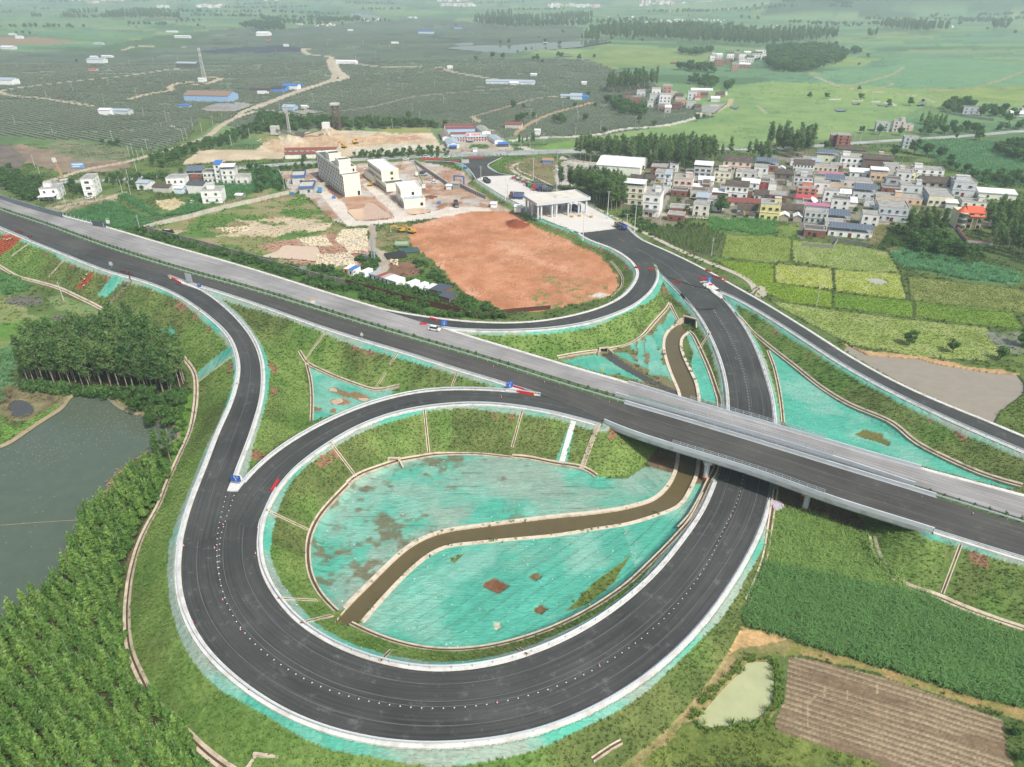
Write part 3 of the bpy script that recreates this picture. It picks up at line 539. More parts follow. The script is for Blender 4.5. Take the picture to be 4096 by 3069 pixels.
def netcol(m,seed=0,fade=.5):
 n=fbm(X[m],Y[m],9,140+seed);a=NA(alb(92,182,158));b=NA(alb(134,194,174));c=NA(alb(158,176,160))
 u=np.clip((n-.45)*4,0,1)[:,None];g=np.clip((fbm(X[m],Y[m],16,150+seed)-(.62-.25*fade))*5,0,1)[:,None]*fade
 colr[m]=(a*(1-u)+b*u)*(1-g)+c*g
 netm[m]=1
 if 'dust_net' not in CN:CN.append('dust_net')
 CLS[m]=CN.index('dust_net')
netcol(verge,0,1.0)
NS=WP('c2',(0,420),(400,520),(950,700));
def net(P,seed=1,fade=.4,jit=.5,seam=None,mask=None):
 m=inpoly(X+jx*jit,Y+jy*jit,P)
 if mask is not None:m&=mask
 if not m.any():return m
 netcol(m,seed,fade)
 if seam is not None:
  ang,sp=seam;v=-X[m]*sin(ang)+Y[m]*cos(ang)+(fbm(X[m],Y[m],12,seed,2)-.5)*1.4
  s_=np.abs((v/sp)%1-.5)*2*sp;on=(np.clip(1-s_/.28,0,1)*np.clip((fbm(X[m]*cos(ang)*.4+Y[m]*sin(ang)*.4,v*.3,5,seed+3)-.40)*5,0,1))[:,None]*.75
  cc=colr[m];cc=cc*(1-on)+NA(alb(84,112,84))*on;wr=fbm(X[m]*cos(ang)*.25+0,v*1.0,1.1,seed+9,3);cc*=(.88+.24*wr)[:,None];colr[m]=cc
 return m
def ang(tile,a,b):p=W(*t(tile,a)[0]);r=W(*t(tile,b)[0]);return math.atan2(r[1]-p[1],r[0]-p[0])
rim=WP('c1',(2209,1362),(1900,1330),(1600,1335),(1480,1350),(1260,1398),(1130,1445),(880,1562),(770,1657))
rim=np.vstack([rim,WP('d0',(1960,92),(1850,195),(1765,300),(1718,400),(1705,480),(1712,600),(1750,700),(1805,780),(1865,832))])
netN=np.vstack([rim,WP('d1',(97,828),(165,750),(250,668),(350,568),(450,470),(560,395),(700,346),(900,320),(1300,270),(1600,236),(1850,195),(1900,150),(1945,60),(1880,20),(1810,5)),WP('c2',(1390,1500),(1190,1440),(1150,1440),(1000,1540),(740,1535),(590,1470),(400,1430),(150,1370))])
a_s=ang('d1',(350,440),(700,240))
net(netN,2,.8,.4,(ang('d1',(800,130),(1700,130)),3.2))
netS=np.vstack([WP('d1',(215,895),(300,770),(430,640),(560,515),(680,445),(800,428),(1000,410),(1300,382),(1450,355),(1640,325),(1730,330),(1740,370),(1800,300),(1900,265),(1990,200),(2060,100),(2110,90),(2119,150),(2050,300),(1950,420),(1830,540),(1700,670),(1580,755),(1450,835),(1300,905),(1150,958),(1000,992),(850,1012),(700,1016),(550,1006),(400,975),(280,925))])
net(netS,3,.35,.4,(ang('d1',(640,900),(1500,330)),3.0))
tear=inpoly(X,Y,netN);tn1=fbm(X,Y*1.3,8,160)+.6*(fbm(X,Y,2.2,161,3)-.5)
wl_=np.clip((W(*t('d1',(900,200))[0])[0]-X)/25,-.4,1);mw_=(np.clip((tn1-.66+.11*np.clip(wl_,0,1))*7,0,1)*(netm>.5)*tear*np.clip((W(*t('d1',(1250,200))[0])[0]-X)/12,0,1))[...,None]*.85
colr=(colr*(1-mw_)+NA(alb(120,112,84))*(.85+.3*n_sm)[...,None]*mw_).astype(np.float32)
for pp,c in((((905,635),(960,608),(1045,655),(985,698),(900,660)),(134,96,70)),(((1145,600),(1190,578),(1228,600),(1190,628)),(128,112,80)),(((1180,775),(1220,755),(1260,780),(1225,812),(1185,800)),(116,92,64)),(((955,860),(990,855),(1000,885),(970,905)),(196,196,172))):
 m=inpoly(X+jx*.3,Y+jy*.3,WP('d1',*pp));colr[m]=NA(alb(*c))*(.8+.4*n_sm[m])[:,None];netm[m]=0;H[m]-=.45
for pp in(((1350,800),(1480,760),(1620,640),(1720,480),(1650,540),(1560,600),(1450,700)),((715,515),(805,475),(740,530)),((620,740),(730,675),(650,725)),((455,605),(555,548),(480,590)),((820,425),(920,400),(960,412),(860,428)),((1735,330),(1815,290),(1800,330),(1750,370)),((560,880),(450,900),(500,890))):
 m=inpoly(X+jx*.3,Y+jy*.3,WP('d1',*pp));colr[m]=NA(alb(112,128,66))*(.8+.4*n_sm[m])[:,None];netm[m]=0;CLS[m]=0
tri1=WP('c1',(445,568),(490,594),(720,684),(1000,780),(1240,797),(1180,815),(1110,850),(900,918),(700,988),(480,1045),(487,800),(470,700))
net(tri1,4,.2,.3,(ang('c1',(480,640),(1000,830)),4))
for pp,c in((((620,770),(690,755),(800,800),(860,790),(960,830),(990,850),(930,870),(850,850),(730,830)),(150,128,96)),(((640,860),(760,845),(830,880),(760,910),(640,890)),(160,132,104)),(((495,925),(565,930),(560,955),(500,955)),(150,118,84)),(((635,950),(680,935),(690,970),(640,978)),(158,122,90))):
 m=inpoly(X+jx*.5,Y+jy*.5,WP('c1',*pp))&tri_m if False else inpoly(X+jx*.5,Y+jy*.5,WP('c1',*pp));colr[m]=NA(alb(*c))*(.8+.4*n_sm[m])[:,None];netm[m]=0
tri2=WP('c3',(0,400),(250,605),(450,762),(700,925),(1050,1105),(1250,1243),(1500,1375),(1850,1535),(2170,1657),(1900,1620),(1340,1440),(700,1330),(300,1200),(145,1070),(110,800),(60,600))
net(tri2,5,.1,.3,(ang('c3',(150,900),(1300,1200)),3.4))
m=inpoly(X+jx*1.2,Y+jy*1.2,WP('c3',(765,1160),(820,1110),(990,1150),(1000,1190),(1055,1220),(1040,1255),(920,1215),(830,1190)));colr[m]=NA(alb(112,112,66))*(.75+.5*n_sm[m])[:,None];netm[m]=0;H[m]-=.5*(n_mid[m])
CEN=WP('c2',(1365,70),(1430,150),(1450,190),(1370,250),(1322,330),(1322,430),(1348,530),(1390,650),(1440,760),(1455,830),(1200,790),(950,710),(500,590),(400,525),(590,485),(750,455),(810,440),(1000,390),(1120,320),(1230,210),(1330,90))
mC=paint(CEN,(140,128,104),(112,124,70),4,.5)
patchn=cells(X,Y,9,4.2,ang('c2',(1100,400),(1250,650)),171)[0]
for pp,s in((((430,530),(740,470),(1135,700),(1120,712),(900,640),(800,640),(500,590)),6),(((870,460),(1100,570),(1190,600),(1180,640),(1340,660),(1440,780),(1440,700),(1350,560),(1290,560),(1300,400),(1230,480),(1160,560),(1080,540),(1000,460)),7),(((1330,150),(1380,75),(1430,160),(1400,200),(1320,280),(1310,400),(1250,420),(1215,300),(1270,210),(1310,210)),8),(((1150,300),(1205,310),(1200,460),(1150,460)),9),(((1080,340),(1140,350),(1140,560),(1085,560)),10),(((1210,300),(1260,440),(1250,560),(1300,650),(1200,650),(1170,560)),11),(((1020,370),(1060,365),(1070,440),(1020,430)),12)):
 net(WP('c2',*pp),s,.15,1.2,(ang('c2',(1100,400),(1250,650)),3))
net(WP('c2',(1500,290),(1540,290),(1600,400),(1700,600),(1780,900),(1620,860),(1590,700),(1540,560),(1560,450)),13,.3,.5,(ang('c2',(1540,400),(1700,880)),3))
net(WP('br',(1230,790),(1400,810),(1300,1050),(1100,1370),(900,1640),(600,2000),(200,2300),(-50,1500),(200,1440),(480,1390),(760,1260),(960,1140),(1100,930)),14,.3,.4,(ang('br',(400,1900),(1300,900)),3))
net(WP('c2',(1000,1540),(1170,1445),(1400,1500),(1310,1657),(1020,1657)),15,.6,.4,(ang('c2',(1100,1500),(1250,1640)),3))
for pp in(((985,855),(1090,890),(920,1050),(835,1045)),):net(WB('b0',*pp),16,.1,.3,(ang('b0',(1040,870),(880,1040)),2.4))
net(WB('b0',(1375,1345),(1455,1305),(1525,1355),(1440,1410),(1385,1385)),17,.3,.4)
net(WB('c0',(1950,420),(2000,400),(2030,460),(1960,520),(1710,700),(1705,620),(1800,540)),18,.3,.4,(ang('c0',(1960,450),(1720,660)),2.6))
net(WB('c2',(500,1050),(550,1040),(480,1400),(400,1420),(375,1400)),19,.3,.3)
for pp in(((40,515),(130,515),(190,545),(110,620),(0,700),(-200,760),(-200,640),(0,560)),((815,820),(790,900),(700,985),(655,975),(740,880)),((790,770),(850,780),(920,820),(850,800))):
 m=inpoly(X+jx*.6,Y+jy*.6,WB('b0',*pp));colr[m]=NA(alb(172,88,58))*(.85+.3*n_sm[m])[:,None];netm[m]=0
m=linedist(WB('b0',(1150,900),(895,1160)),3)<.8;colr[m]=NA(alb(140,132,112));netm[m]=0
TR=[(('a0',(190,1610),(0,1625),(-300,1640)),7,(200,198,190)),(('a0',(380,1575),(560,1520),(800,1450),(1060,1405),(1280,1345),(1600,1250),(1800,1170),(1900,1090),(2050,1010),(2209,960)),6,(206,192,168)),(('a0',(2050,1010),(2110,960),(2209,920)),6,(206,192,168)),(('a1',(0,930),(200,850),(400,780),(600,720),(740,690),(760,670),(700,620),(670,560),(650,520)),9,(210,198,174)),(('a1',(0,915),(210,840),(420,765),(640,700),(680,660),(650,590),(630,530),(660,505),(600,490),(470,475),(410,440),(420,415),(460,420)),5,(204,190,166)),(('a1',(640,700),(740,690)),7,(205,192,168)),(('a1',(860,560),(1100,595),(1560,605),(1720,640),(2050,690),(2209,700)),6,(190,180,160)),(('a0',(0,790),(200,760),(700,700),(1100,660),(1500,600),(1700,590)),5,(196,188,160)),(('a0',(0,795),(100,830),(400,855),(560,880),(800,915)),5,(200,188,162)),(('a0',(1120,855),(1300,810),(1480,780),(1470,750),(1560,720),(1720,705)),6,(208,188,160)),(('a0',(1680,730),(1800,720),(1900,680),(1800,670)),6,(208,188,160)),(('a1',(400,1000),(700,960),(1000,920),(1300,850),(1500,820),(2209,760)),5,(150,142,122)),(('a1',(0,960),(200,960),(400,1010)),4,(200,190,168)),(('a1',(1870,1005),(1930,1050)),5,(200,180,150)),(('a1',(1870,1005),(2100,940),(2209,905)),4,(170,150,126)),(('a2',(0,910),(200,850),(400,830)),4,(180,166,144)),(('a2',(30,1160),(100,1100),(200,1040),(370,970),(560,920),(700,880)),5,(190,164,132)),(('a2',(0,1215),(200,1190),(600,1175),(800,1150),(960,1115),(1300,1085),(1480,1050),(1600,1010),(1620,975)),6,(220,214,200)),(('a2',(1620,975),(1700,985),(1760,960),(1870,900),(1890,850)),4,(200,186,150)),(('a2',(90,1270),(160,1295),(120,1315)),7,(214,206,190)),(('a3',(420,670),(600,740),(740,765),(900,790),(1100,800),(1300,830),(1450,880)),3.5,(190,178,150)),(('a3',(640,760),(900,690),(1060,640),(1170,570)),3.5,(170,164,130)),(('a3',(500,850),(700,860),(1000,880),(1110,910)),4,(214,208,196)),(('a3',(1320,770),(1600,770),(1800,745),(1950,700),(2209,610)),4,(160,160,120)),(('a3',(900,770),(1000,750),(1090,715)),3,(170,160,130)),(('a2',(2120,910),(2200,980)),3,(180,176,150)),(('b0',(480,280),(700,240),(900,210),(1070,150)),4,(206,186,160)),(('b1',(990,870),(1010,940),(1005,1020),(1000,1070),(1090,1100),(1120,1170),(1110,1250)),4,(190,176,158)),(('b2',(2150,1400),(2170,1470),(2100,1480)),3,(200,190,170)),(('a0',(1060,410),(1180,380),(1340,380),(1500,385),(1640,370)),5,(196,184,160)),(('v2',(0,1230),(250,1260),(420,1280)),3,(186,178,160)),(('v1',(880,1180),(1000,1210),(1650,1250)),3,(196,188,170)),(('v1',(820,1160),(1000,830)),3,(170,166,156)),(('v1',(1180,1190),(1330,850)),3,(150,146,136)),(('v1',(1690,900),(1740,640)),3.4,(160,158,150)),(('v2',(1570,1600),(1590,1300),(1560,1080)),3,(130,126,116)),(('v0',(1340,1180),(1700,1200)),2.4,(190,184,168)),(('v0',(700,900),(780,760),(700,560)),2.4,(180,174,160))]
for(tile,*pp),w_,c in TR:track(WP(tile,*pp),w_,c,tuple(v*.9 for v in c),'dirt_track',jit=.8)
for k_ in('marsh_water_two','marsh_water_three'):paint(WATER.pop(k_)[0],(124,120,112),(104,112,86),1.6,1.5,amp=1.6)
for nm,(P,lv,key)in WATER.items():
 m=inpoly(X,Y,P);H[m]=np.minimum(H[m],lv-.5);colr[m]=NA(alb(96,86,62))
dl=linedist(np.vstack([lake,lake[:1]]),6);m=(dl<.7+n_sm)&~inpoly(X,Y,lake);colr[m]=NA(alb(150,140,108));
def mound(px,py,r,h,c=None,rr=None):
 x0,y0,_=W(px,py);d=np.hypot(X-x0,(Y-y0)/(rr or 1));m=d<r*2.2
 H[m]+=(h*np.exp(-(d[m]/r*1.3)**2)*(.75+.5*fbm(X[m],Y[m],r*.5,3))).astype(np.float32)
 if c is not None:k=m&(d<r*(1.0+.4*(n_sm-.5)));colr[k]=NA(alb(*c))*(.8+.4*n_sm[k])[:,None];CLS[k]=CLS[k]
mound(*t('tl',(330,1130))[0],6,2.4,(150,84,56));mound(*t('tl',(250,1080))[0],5,2.0,(146,82,56));mound(*t('a1',(620,1150))[0],10,6,(200,182,150));mound(*t('a1',(330,1240))[0],12,5,(214,198,170));mound(*t('a1',(900,1170))[0],14,4,(196,184,164))
mound(*t('st',(140,590))[0],4,1.6,(150,148,142));mound(*t('b1',(385,1235))[0],3,1.0,(140,138,134));mound(*t('b1',(1510,625))[0],4,1.2,(132,84,64))
for _ in range(90):
 a=rng.random();px=1060+660*rng.random();py=545+50*rng.random();x0,y0,_z=W(px,py);d=np.hypot(X-x0,Y-y0);r=2+4*rng.random();m=d<r*2;H[m]+=(1.0+rng.random())*np.exp(-(d[m]/r*1.4)**2)
for _ in range(120):
 px,py=[(1400+70*rng.random(),925+90*rng.random()),(1270+150*rng.random(),1020+55*rng.random())][int(rng.random()<.5)];x0,y0,_z=W(px,py);r=.6+1.0*rng.random();d=np.hypot(X-x0,Y-y0);m=d<r*2;H[m]+=(.3+.5*rng.random())*np.exp(-(d[m]/r*1.4)**2)
for px,py,hgt,wx,wy in((3200,60,45,230,160),(3350,70,32,260,120),(3700,50,60,500,300),(3950,45,60,420,260),(3500,30,70,600,300),(4100,60,50,300,200),(2900,30,30,400,200),(3620,60,38,160,110),(4350,50,60,500,260),(1500,12,35,900,300),(600,10,30,900,300),(2300,14,30,700,300)):
 x0,y0,_=W(px,py);g=np.exp(-((X-x0)/wx)**2-((Y-y0)/wy)**2);H+=(hgt*g*(.6+.7*fbm(X,Y,180,202))).astype(np.float32)
 fm_=g*fbm(X,Y,120,203)>.14;
 if px>3000:colr[fm_&(Y>1500)]=NA(alb(76,104,74))
H+=((fbm(X,Y,700,205,3)-.5)*np.clip((Y-650)/900,0,1)*22).astype(np.float32)
H[base_slope]+=((n_sm[base_slope]-.5)*.35).astype(np.float32);m=(netm>.5);H[m]+=((fbm(X[m],Y[m],1.2,210,2)-.5)*.12).astype(np.float32)
for nm,(A,B)in ROADS.items():
 g=GAP[nm];
 if nm in('near','far'):A,B=A[~g],B[~g]
under=D<SH+.12;H[under]-=.38
hz_lookup=(X,Y,H)
def ground_z(x,y):
 k=hz0(x,y)
 if y>650:
  j=int(np.clip(np.searchsorted(_ys,y),1,len(_ys)-2));i=int(np.clip(np.searchsorted(_u,x/(y+CC)),1,len(_u)-2));return float(H[j,i])
 return k
FW={}
for nm,(P,lv,key)in WATER.items():
 if P[:,1].min()>640:m=inpoly(X,Y,P);FW[nm]=float(np.percentile(H[m],30))+.5 if m.any()else ground_z(*P.mean(0));H[m]=FW[nm]-.8
# build the meshes: one per kind of land
def land_material():
 m=bpy.data.materials.new('land');m.use_nodes=True;nt=m.node_tree;N=nt.nodes;L=nt.links;b=N['Principled BSDF']
 b.inputs['Roughness'].default_value=.93;b.inputs['Specular IOR Level'].default_value=.12
 at=N.new('ShaderNodeAttribute');at.attribute_name='col';geo=N.new('ShaderNodeNewGeometry')
 an=N.new('ShaderNodeAttribute');an.attribute_name='net'
 def noise(sc,det,rough=.6):n=N.new('ShaderNodeTexNoise');n.inputs['Scale'].default_value=sc;n.inputs['Detail'].default_value=det;n.inputs['Roughness'].default_value=rough;L.new(geo.outputs['Position'],n.inputs['Vector']);return n
 n1=noise(1.1,6,.7);n2=noise(.07,4)
 mr=N.new('ShaderNodeMapRange');mr.inputs[1].default_value=.28;mr.inputs[2].default_value=.72;mr.inputs[3].default_value=.62;mr.inputs[4].default_value=1.38;L.new(n1.outputs[0],mr.inputs[0])
 mr2=N.new('ShaderNodeMapRange');mr2.inputs[1].default_value=.3;mr2.inputs[2].default_value=.7;mr2.inputs[3].default_value=.9;mr2.inputs[4].default_value=1.1;L.new(n2.outputs[0],mr2.inputs[0])
 one=N.new('ShaderNodeMix');one.data_type='FLOAT';L.new(an.outputs['Fac'],one.inputs[0]);L.new(mr.outputs[0],one.inputs[2])
 mu=N.new('ShaderNodeMath');mu.operation='MULTIPLY';L.new(one.outputs[0],mu.inputs[0]);L.new(mr2.outputs[0],mu.inputs[1])
 vs=N.new('ShaderNodeVectorMath');vs.operation='SCALE';L.new(at.outputs['Color'],vs.inputs[0]);L.new(mu.outputs[0],vs.inputs['Scale']);L.new(vs.outputs[0],b.inputs['Base Color'])
 nb=noise(2.2,5,.7);mp=N.new('ShaderNodeMapping');mp.inputs['Scale'].default_value=(.35,1.5,1);mp.inputs['Rotation'].default_value=(0,0,.5);L.new(geo.outputs['Position'],mp.inputs[0])
 wr=N.new('ShaderNodeTexNoise');wr.inputs['Scale'].default_value=1.3;wr.inputs['Detail'].default_value=4;wr.inputs['Distortion'].default_value=1.2;L.new(mp.outputs[0],wr.inputs['Vector'])
 mw=N.new('ShaderNodeMapRange');mw.inputs[1].default_value=.32;mw.inputs[2].default_value=.68;mw.inputs[3].default_value=.80;mw.inputs[4].default_value=1.14;L.new(wr.outputs[0],mw.inputs[0]);L.new(mw.outputs[0],one.inputs[3])
 hm=N.new('ShaderNodeMix');hm.data_type='FLOAT';L.new(an.outputs['Fac'],hm.inputs[0]);L.new(nb.outputs[0],hm.inputs[2]);L.new(wr.outputs[0],hm.inputs[3])
 bp=N.new('ShaderNodeBump');bp.inputs['Distance'].default_value=.35;bp.inputs['Strength'].default_value=.8;L.new(hm.outputs[0],bp.inputs['Height']);L.new(bp.outputs[0],b.inputs['Normal'])
 rg=N.new('ShaderNodeMapRange');rg.inputs[3].default_value=.93;rg.inputs[4].default_value=.62;L.new(an.outputs['Fac'],rg.inputs[0]);L.new(rg.outputs[0],b.inputs['Roughness'])
 return m
LAND=land_material()
nr,nc=SHP
idx=np.arange(nr*nc,dtype=np.int64).reshape(nr,nc)
Q=np.stack([idx[:-1,:-1],idx[:-1,1:],idx[1:,1:],idx[1:,:-1]],-1).reshape(-1,4);QC=CLS[:-1,:-1].reshape(-1)
PV=np.stack([X,Y,H],-1).reshape(-1,3);PC=np.concatenate([colr,np.ones(SHP+(1,),np.float32)],-1).reshape(-1,4);PN=netm.reshape(-1)
nice={'ground':'ground','far_field':'plain','orchard_soil':'orchard_ground','grass_slope':'grass_slope'}
for ci,cn in enumerate(CN):
 sel=Q[QC==ci]
 if not len(sel):continue
 used=np.zeros(nr*nc,bool);used[sel.ravel()]=True;remap=np.cumsum(used)-1
 me=npmesh(cn,PV[used],remap[sel],[LAND],smooth=True,attrs={'col':('FLOAT_COLOR',PC[used]),'net':('FLOAT',PN[used])})
 tag(link(nice.get(cn,cn),me),kind='structure')
print('land verts',nr*nc,'classes',CN)
def water_mat(name,col,rough=.08,bump=.03,sc=1.2,spec=.5):
 m=mat(name,col,rough,noise=.10,nscale=.25,bump=bump,bscale=sc,spec=spec,world=True);m.node_tree.nodes['Principled BSDF'].inputs['IOR'].default_value=1.33;return m
WM={'lake':water_mat('lake_water',alb(100,114,98,.85),.16,.03,1.2),'brown':water_mat('canal_water',alb(120,108,76,.75),.15,.02),'grey':water_mat('pond_water',alb(172,162,144,.85),.08,.01),'green':water_mat('green_pond_water',alb(186,190,146),.2,.01),'pale':water_mat('pale_water',alb(190,192,172,.9),.15,.01),'mud':water_mat('muddy_water',alb(212,178,148),.12,.0),'mud2':water_mat('muddy_water_pale',alb(222,196,168),.12,.0),'silver':water_mat('reservoir_water',alb(120,130,126,.7),.08,.01),'dark':water_mat('marsh_water',alb(92,92,88,.8),.08,.02)}
from mathutils.geometry import tessellate_polygon
for nm,(P,lv,key)in WATER.items():
 z=lv
 vs=[Vector((p[0],p[1],0))for p in P];tr=tessellate_polygon([vs]);me=bpy.data.meshes.new(nm)
 if P[:,1].min()>640:
  z=FW[nm]+.6
 me.from_pydata([(p[0],p[1],z)for p in P],[],[tuple(f)for f in tr]);me.materials.append(WM[key])
 if sum(n.normal.z for n in me.polygons)<0:me.flip_normals()
 wn_={'lake':'lake_water','canal':'canal_water'}.get(nm,'pond_water')
 tag(link(wn_,me),kind='structure')
# roads
def road_mat(name,c1,c2,wear=.25):
 m=bpy.data.materials.new(name);m.use_nodes=True;nt=m.node_tree;N=nt.nodes;L=nt.links;b=N['Principled BSDF'];b.inputs['Roughness'].default_value=.85;b.inputs['Specular IOR Level'].default_value=.25
 uv=N.new('ShaderNodeUVMap');uv.uv_map='UVMap';geo=N.new('ShaderNodeNewGeometry')
 mp=N.new('ShaderNodeMapping');mp.inputs['Scale'].default_value=(2.2,.035,1);L.new(uv.outputs[0],mp.inputs[0])
 n1=N.new('ShaderNodeTexNoise');n1.inputs['Scale'].default_value=1;n1.inputs['Detail'].default_value=5;n1.inputs['Roughness'].default_value=.7;L.new(mp.outputs[0],n1.inputs['Vector'])
 n2=N.new('ShaderNodeTexNoise');n2.inputs['Scale'].default_value=.06;n2.inputs['Detail'].default_value=5;L.new(geo.outputs['Position'],n2.inputs['Vector'])
 n3=N.new('ShaderNodeTexNoise');n3.inputs['Scale'].default_value=4;n3.inputs['Detail'].default_value=3;L.new(geo.outputs['Position'],n3.inputs['Vector'])
 n4=N.new('ShaderNodeTexNoise');n4.inputs['Scale'].default_value=.32;n4.inputs['Detail'].default_value=8;n4.inputs['Roughness'].default_value=.8;L.new(geo.outputs['Position'],n4.inputs['Vector'])
 def mr(n,a,b_,c,d):r=N.new('ShaderNodeMapRange');r.inputs[1].default_value=a;r.inputs[2].default_value=b_;r.inputs[3].default_value=c;r.inputs[4].default_value=d;L.new(n.outputs[0],r.inputs[0]);return r
 a1=mr(n1,.3,.7,.62,1.42);a2=mr(n2,.3,.7,.78,1.28);a3=mr(n3,.3,.7,.92,1.08)
 m1=N.new('ShaderNodeMath');m1.operation='MULTIPLY';L.new(a1.outputs[0],m1.inputs[0]);L.new(a2.outputs[0],m1.inputs[1])
 m2=N.new('ShaderNodeMath');m2.operation='MULTIPLY';L.new(m1.outputs[0],m2.inputs[0]);L.new(a3.outputs[0],m2.inputs[1])
 dust=mr(n4,.55,.70,0,wear)
 mx=N.new('ShaderNodeMix');mx.data_type='RGBA';L.new(dust.outputs[0],mx.inputs[0]);mx.inputs[6].default_value=(*c1,1);mx.inputs[7].default_value=(*c2,1)
 vs=N.new('ShaderNodeVectorMath');vs.operation='SCALE';L.new(mx.outputs[2],vs.inputs[0]);L.new(m2.outputs[0],vs.inputs['Scale']);L.new(vs.outputs[0],b.inputs['Base Color'])
 return m
ASP=road_mat('asphalt_new',alb(71,73,71),alb(140,142,140),.45);ASP2=road_mat('asphalt_main',alb(79,78,74),alb(128,127,122),.35)
GRY=road_mat('base_course_grey',alb(152,150,148),alb(176,174,170),.4)
CONC=mat('concrete',alb(222,218,210),.85,noise=.05,nscale=.5,world=True,dirt=(alb(196,188,176),.3,.12))
WHC=mat('white_kerb_concrete',alb(226,224,218),.8,noise=.12,nscale=1.2,world=True,dirt=(alb(170,160,142),.45,.35))
BEI=mat('ditch_concrete',alb(214,198,176),.9,noise=.18,nscale=.9,world=True,dirt=(alb(140,128,100),.6,.5))
PUB=road_mat('public_road',alb(170,172,170),alb(190,188,182),.3)
def ribbon(name,A,B,m,mats=None,lanes=8,skirt=.6,kind='structure',parent=None,dz=0.0):
 n=len(A);T=np.linspace(0,1,lanes+1)
 V=np.concatenate([A[:,None,:]*(1-T)[None,:,None]+B[:,None,:]*T[None,:,None]],1);V=V+NA([0,0,dz])
 wid=np.linalg.norm((B-A)[:,:2],axis=1);s=np.r_[0,np.cumsum(np.linalg.norm(np.diff((A+B)/2,axis=0),axis=1))]
 UV=np.stack([T[None,:]*wid[:,None],np.repeat(s[:,None],lanes+1,1)],-1).reshape(-1,2)
 idx=np.arange(n*(lanes+1)).reshape(n,lanes+1)
 Fq=np.stack([idx[:-1,:-1],idx[:-1,1:],idx[1:,1:],idx[1:,:-1]],-1).reshape(-1,4)
 P=V.reshape(-1,3)
 if skirt:
  for col_ in(0,lanes):
   low=V[:,col_].copy();low[:,2]-=skirt;b0=len(P);P=np.vstack([P,low]);UV=np.vstack([UV,UV.reshape(n,-1,2)[:,col_]if len(UV)==n*(lanes+1)else UV[:n*(lanes+1)].reshape(n,-1,2)[:,col_]])
   k=np.arange(n-1);Fq=np.vstack([Fq,np.stack([idx[k,col_],idx[k+1,col_],b0+k+1,b0+k],-1)])
 me=npmesh(name,P,Fq,[m],smooth=False);uvl=me.uv_layers.new(name='UVMap');li=np.zeros(len(me.loops),np.int32);me.loops.foreach_get('vertex_index',li);uvl.data.foreach_set('uv',UV[li].astype(np.float32).ravel())
 return tag(link(name,me,parent),kind=kind if parent is None else None)
for nm,m in(('near',ASP2),('far',GRY),('left_ramp',ASP),('inner_ramp',ASP),('loop',ASP),('plaza_ramp',ASP),('right_ramp',ASP)):
 A,B=ROADS[nm];ribbon('road',A,B,m)
def offset(P,w,side):
 T=np.gradient(P[:,:2],axis=0);T/=np.linalg.norm(T,axis=1)[:,None]+1e-9;Nn=np.stack([-T[:,1],T[:,0]],1)*side
 Q=P.copy();Q[:,:2]+=Nn*w;return Q
def side_of(A,B):
 T=np.gradient(A[:,:2],axis=0);v=(B-A)[:,:2];return 1 if(T[:,0]*v[:,1]-T[:,1]*v[:,0]).mean()>0 else-1
def poly_slab(name,P,z0,z1,m):
 vs=[Vector((p[0],p[1],0))for p in P];tr=tessellate_polygon([vs]);n=len(P)
 V=[(p[0],p[1],z1)for p in P]+[(p[0],p[1],z0)for p in P];Fs=[tuple(f)for f in tr]+[(i,(i+1)%n,n+(i+1)%n,n+i)for i in range(n)]
 me=bpy.data.meshes.new(name);me.from_pydata(V,[],Fs);me.materials.append(m);bm=bmesh.new();bm.from_mesh(me);bmesh.ops.recalc_face_normals(bm,faces=bm.faces[:]);bm.to_mesh(me);bm.free();return me
POLY={nm:np.vstack([A[:,:2],B[::-1,:2]])for nm,(A,B)in ROADS.items()}
POLY['plaza']=NA(plaza)
POLY['approach']=NA([a[:2]for a in appr])
FANP=[(2330,935),(2500,915),(2560,965),(2700,1030),(2836,1100),(2862,1130),(2800,1140),(2885,1185),(2860,1230),(2790,1235),(2752,1200),(2688,1138),(2623,1080),(2560,1040),(2442,992)]
FAN=NA([W(a,b,3.2)[:2]for a,b in FANP]);POLY['fan']=FAN;tag(link('road',poly_slab('road',FAN,2.6,3.14,ASP)),kind='structure')
POLY['median']=np.vstack([mA[:,:2],mB[::-1,:2]])
def free(P,own,marg=.0):
 x,y=P[:,0].copy(),P[:,1].copy();f=np.ones(len(P),bool)
 for k,q_ in POLY.items():
  if k!=own:f&=~inpoly(x,y,q_)
 return f
def runs(mask,mn=6):
 out=[];i=0;n=len(mask)
 while i<n:
  if mask[i]:
   j=i
   while j+1<n and mask[j+1]:j+=1
   if j-i>=mn:out.append((i,j+1))
   i=j+1
  else:i+=1
 return out
JNT=mat('joint_line',alb(120,118,116),.9,noise=.3,nscale=.3,world=True)
for nm,fr_ in(('loop',(.2,.47,.545,.8)),('near',(.33,.7)),('left_ramp',(.5,)),('inner_ramp',(.5,))):
 A,B=ROADS[nm]
 for f in fr_:
  P=A*(1-f)+B*f;P=P[8:-8].copy();P[:,2]+=.012;ribbon('paving_joint',offset(P,.05,1),offset(P,.05,-1),JNT,lanes=1,skirt=0)
EDGES=[]
for nm,(A,B)in ROADS.items():
 s=side_of(A,B)
 for sd,(P,sg)in(('A',(A,-s)),('B',(B,s))):
  out=offset(P,.6,sg);f=free(out,nm)&~GAP[nm]
  for i,j in runs(f):EDGES.append((nm,sd,P[i:j],sg))
